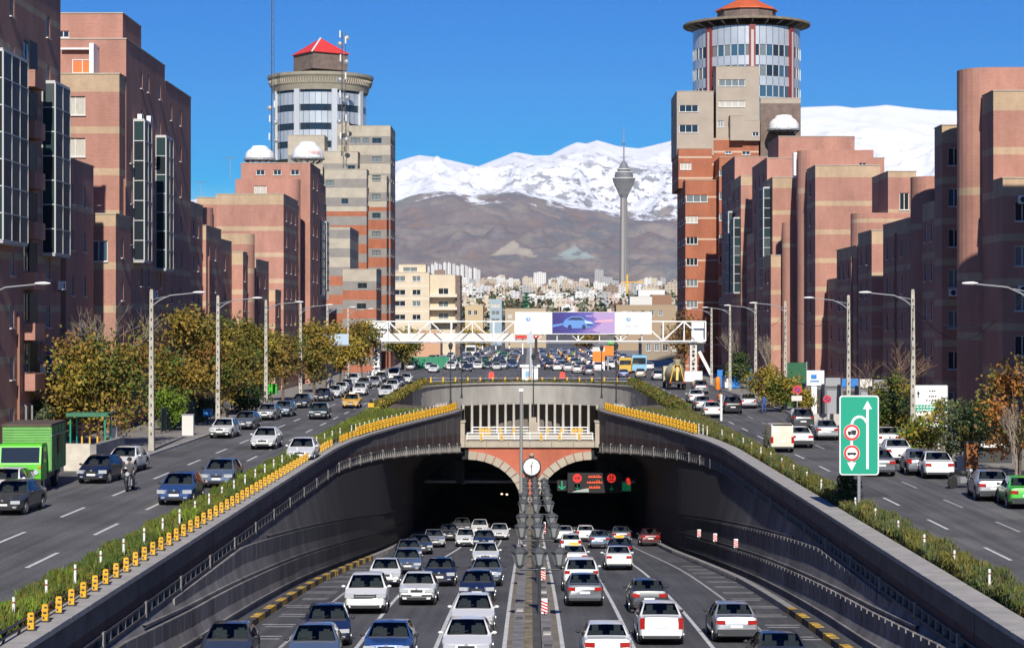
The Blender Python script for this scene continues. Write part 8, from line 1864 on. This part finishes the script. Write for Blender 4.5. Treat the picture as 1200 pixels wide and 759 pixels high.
house('tan wall at the foot of the right tower behind the gantry', 752, 800, 398, 470, mat('tan_wall', (0.30, 0.24, 0.17), 0.9), [(1 + 1.9 * k, 2.1 + 1.9 * k, 2.2, 3.8) for k in range(4)])
house('pale ochre house left of the green floodlight mast', 545, 566, 358, 700, mat('ochre_render', (0.50, 0.38, 0.22), 0.9), [(1 + 2 * k, 2.2 + 2 * k, 11.5, 13) for k in range(2)])
house('blue grey glazed block left of the billboard', 574, 588, 351, 820, mat('bluegrey_render', (0.30, 0.38, 0.42), 0.7), [(.6, 4.0, 9 + 3 * k, 10.6 + 3 * k) for k in range(3)])
house('long tan row of roofs behind the billboard', 592, 640, 362, 720, mat('tan_render2', (0.42, 0.33, 0.22), 0.9), [(1 + 2.6 * k, 2.4 + 2.6 * k, 10.5, 12) for k in range(5)])
rs_ = np.random.default_rng(77); cc = []
for k in range(300):
    y = rs_.uniform(1000, 4700); px = rs_.uniform(448, 795); r_ = rs_.uniform(4, 14); m_ = int(18 + r_ * 2); c = rs_.normal(size=(m_, 3)) * np.array([r_ * .6, 6, 2.6]) + np.array([wx(px, y), y, terr(y) + rs_.uniform(4, 8)]); cc.append(c)
cc = np.concatenate(cc); o = place('city_trees', card_mesh('city_trees', cc, rs_.uniform(1.2, 2.6, len(cc)), [LEAF['dark'], LEAF['grey'], LEAF['brown'], LEAF['dark']], rs_.integers(0, 4, len(cc)))); o['kind'] = 'stuff'; tag(o, 'scattered dark trees between the far city blocks', 'trees')
# slender telecom tower
YM_ = 5900.0; mtw = thing('telecom_tower', 'slender concrete telecom tower with lattice head and needle mast in front of the mountains', 'tower', (wx(731, YM_), YM_, terr(YM_))); zb_ = terr(YM_); k_ = YM_ / FOC
Zt = lambda py: wz(py, YM_) - zb_
ctw = mat('tower_concrete', (0.36, 0.335, 0.30), 0.8); ctd = mat('tower_glass', (0.10, 0.11, 0.12), 0.4)
for j in range(8):
    a0_, a1_ = 2 * math.pi * j / 8 + .05, 2 * math.pi * (j + 1) / 8 - .05; b = MB(); b.lathe([(13.2, 0), (11.4, Zt(300)), (10.0, Zt(231))], 2, a0=a0_, a1=a1_); b.build('shaft_panel', ctw if j % 2 else mat('tower_concrete_dark', (0.23, 0.215, 0.20), 0.8), mtw)
b = MB(); b.lathe([(10.4, 0), (8.5, Zt(231))], 16); b.build('shaft_core', ctd, mtw)
b = MB(); b.lathe([(10, Zt(233)), (13, Zt(229)), (31, Zt(213)), (32.5, Zt(211)), (32.5, Zt(209.5)), (26, Zt(209)), (27, Zt(206)), (24, Zt(203.5)), (23, Zt(202)), (18, Zt(201.6)), (19, Zt(199.5)), (13, Zt(196)), (11, Zt(194)), (5, Zt(190)), (0, Zt(189))], 24); b.build('head', mat('head_metal', (0.17, 0.17, 0.18), 0.5, 0.2, .05), mtw)
for j in range(24):
    a, c = 2 * math.pi * j / 24, 2 * math.pi * (j + 1) / 24; b = MB()
    b.bar((13.4 * math.cos(a), 13.4 * math.sin(a), Zt(229)), (32 * math.cos(c), 32 * math.sin(c), Zt(212.5)), 1.1); b.bar((13.4 * math.cos(c), 13.4 * math.sin(c), Zt(229)), (32 * math.cos(a), 32 * math.sin(a), Zt(212.5)), 1.1); b.build('lattice_member', mat('lattice_grey', (0.26, 0.255, 0.25), 0.6), mtw)
for r_, py in ((32.8, 210.3), (25.5, 203.2), (19.5, 199.5)): b = MB(); b.lathe([(r_, Zt(py)), (r_ + .8, Zt(py)), (r_ + .8, Zt(py - 1.0)), (r_, Zt(py - 1.0))], 24); b.build('gallery', offwhite, mtw)
b = MB(); b.tube([(0, 0, Zt(190)), (0, 0, Zt(170)), (0, 0, Zt(160)), (0, 0, Zt(149))], [2.6, 1.9, 1.3, .7], 8); b.build('needle_mast', steel, mtw); b = MB(); b.lathe([(2.4, 0), (4.2, .8), (4.2, 2), (2, 3)], 10, c=(0, 0, Zt(170))); b.build('mast_platform', dsteel, mtw)
b = MB(); b.lathe([(42, 0), (50, 9), (50, 16), (34, 17), (30, 24), (0, 24)], 24, c=(0, -30, Zt(345))); b.build('base_pavilion', mat('pavilion_grey', (0.30, 0.33, 0.36), 0.6), mtw)
# tower crane by its foot
cn = thing('tower_crane', 'yellow tower crane in front of the foot of the slender tower', 'crane', (wx(735, 2600), 2600, terr(2600))); b = MB(); b.bar((0, 0, 0), (0, 0, wz(322, 2600) - terr(2600)), 2.0); b.build('mast', yellow, cn); b = MB(); hz_ = wz(331, 2600) - terr(2600); b.bar((-7, 0, hz_), (22, 0, hz_), 1.4); b.build('jib', yellow, cn)
# ------------------------------------------------------------------ haze: pale air between the city and the mountains
hz = MB(); hz.box(-9000, 9000, -900, 19800, -40, 2250)
hm = bpy.data.materials.new('pale_air'); hm.use_nodes = True; hn, hl = hm.node_tree.nodes, hm.node_tree.links
hn.remove(hn['Principled BSDF']); pv = hn.new('ShaderNodeVolumePrincipled'); pv.inputs['Density'].default_value = 1.6e-5; pv.inputs['Color'].default_value = (0.72, 0.84, 1.0, 1); pv.inputs['Anisotropy'].default_value = 0.0
hl.new(pv.outputs[0], hn['Material Output'].inputs['Volume'])
ho = hz.build('haze', hm); ho['kind'] = 'stuff'
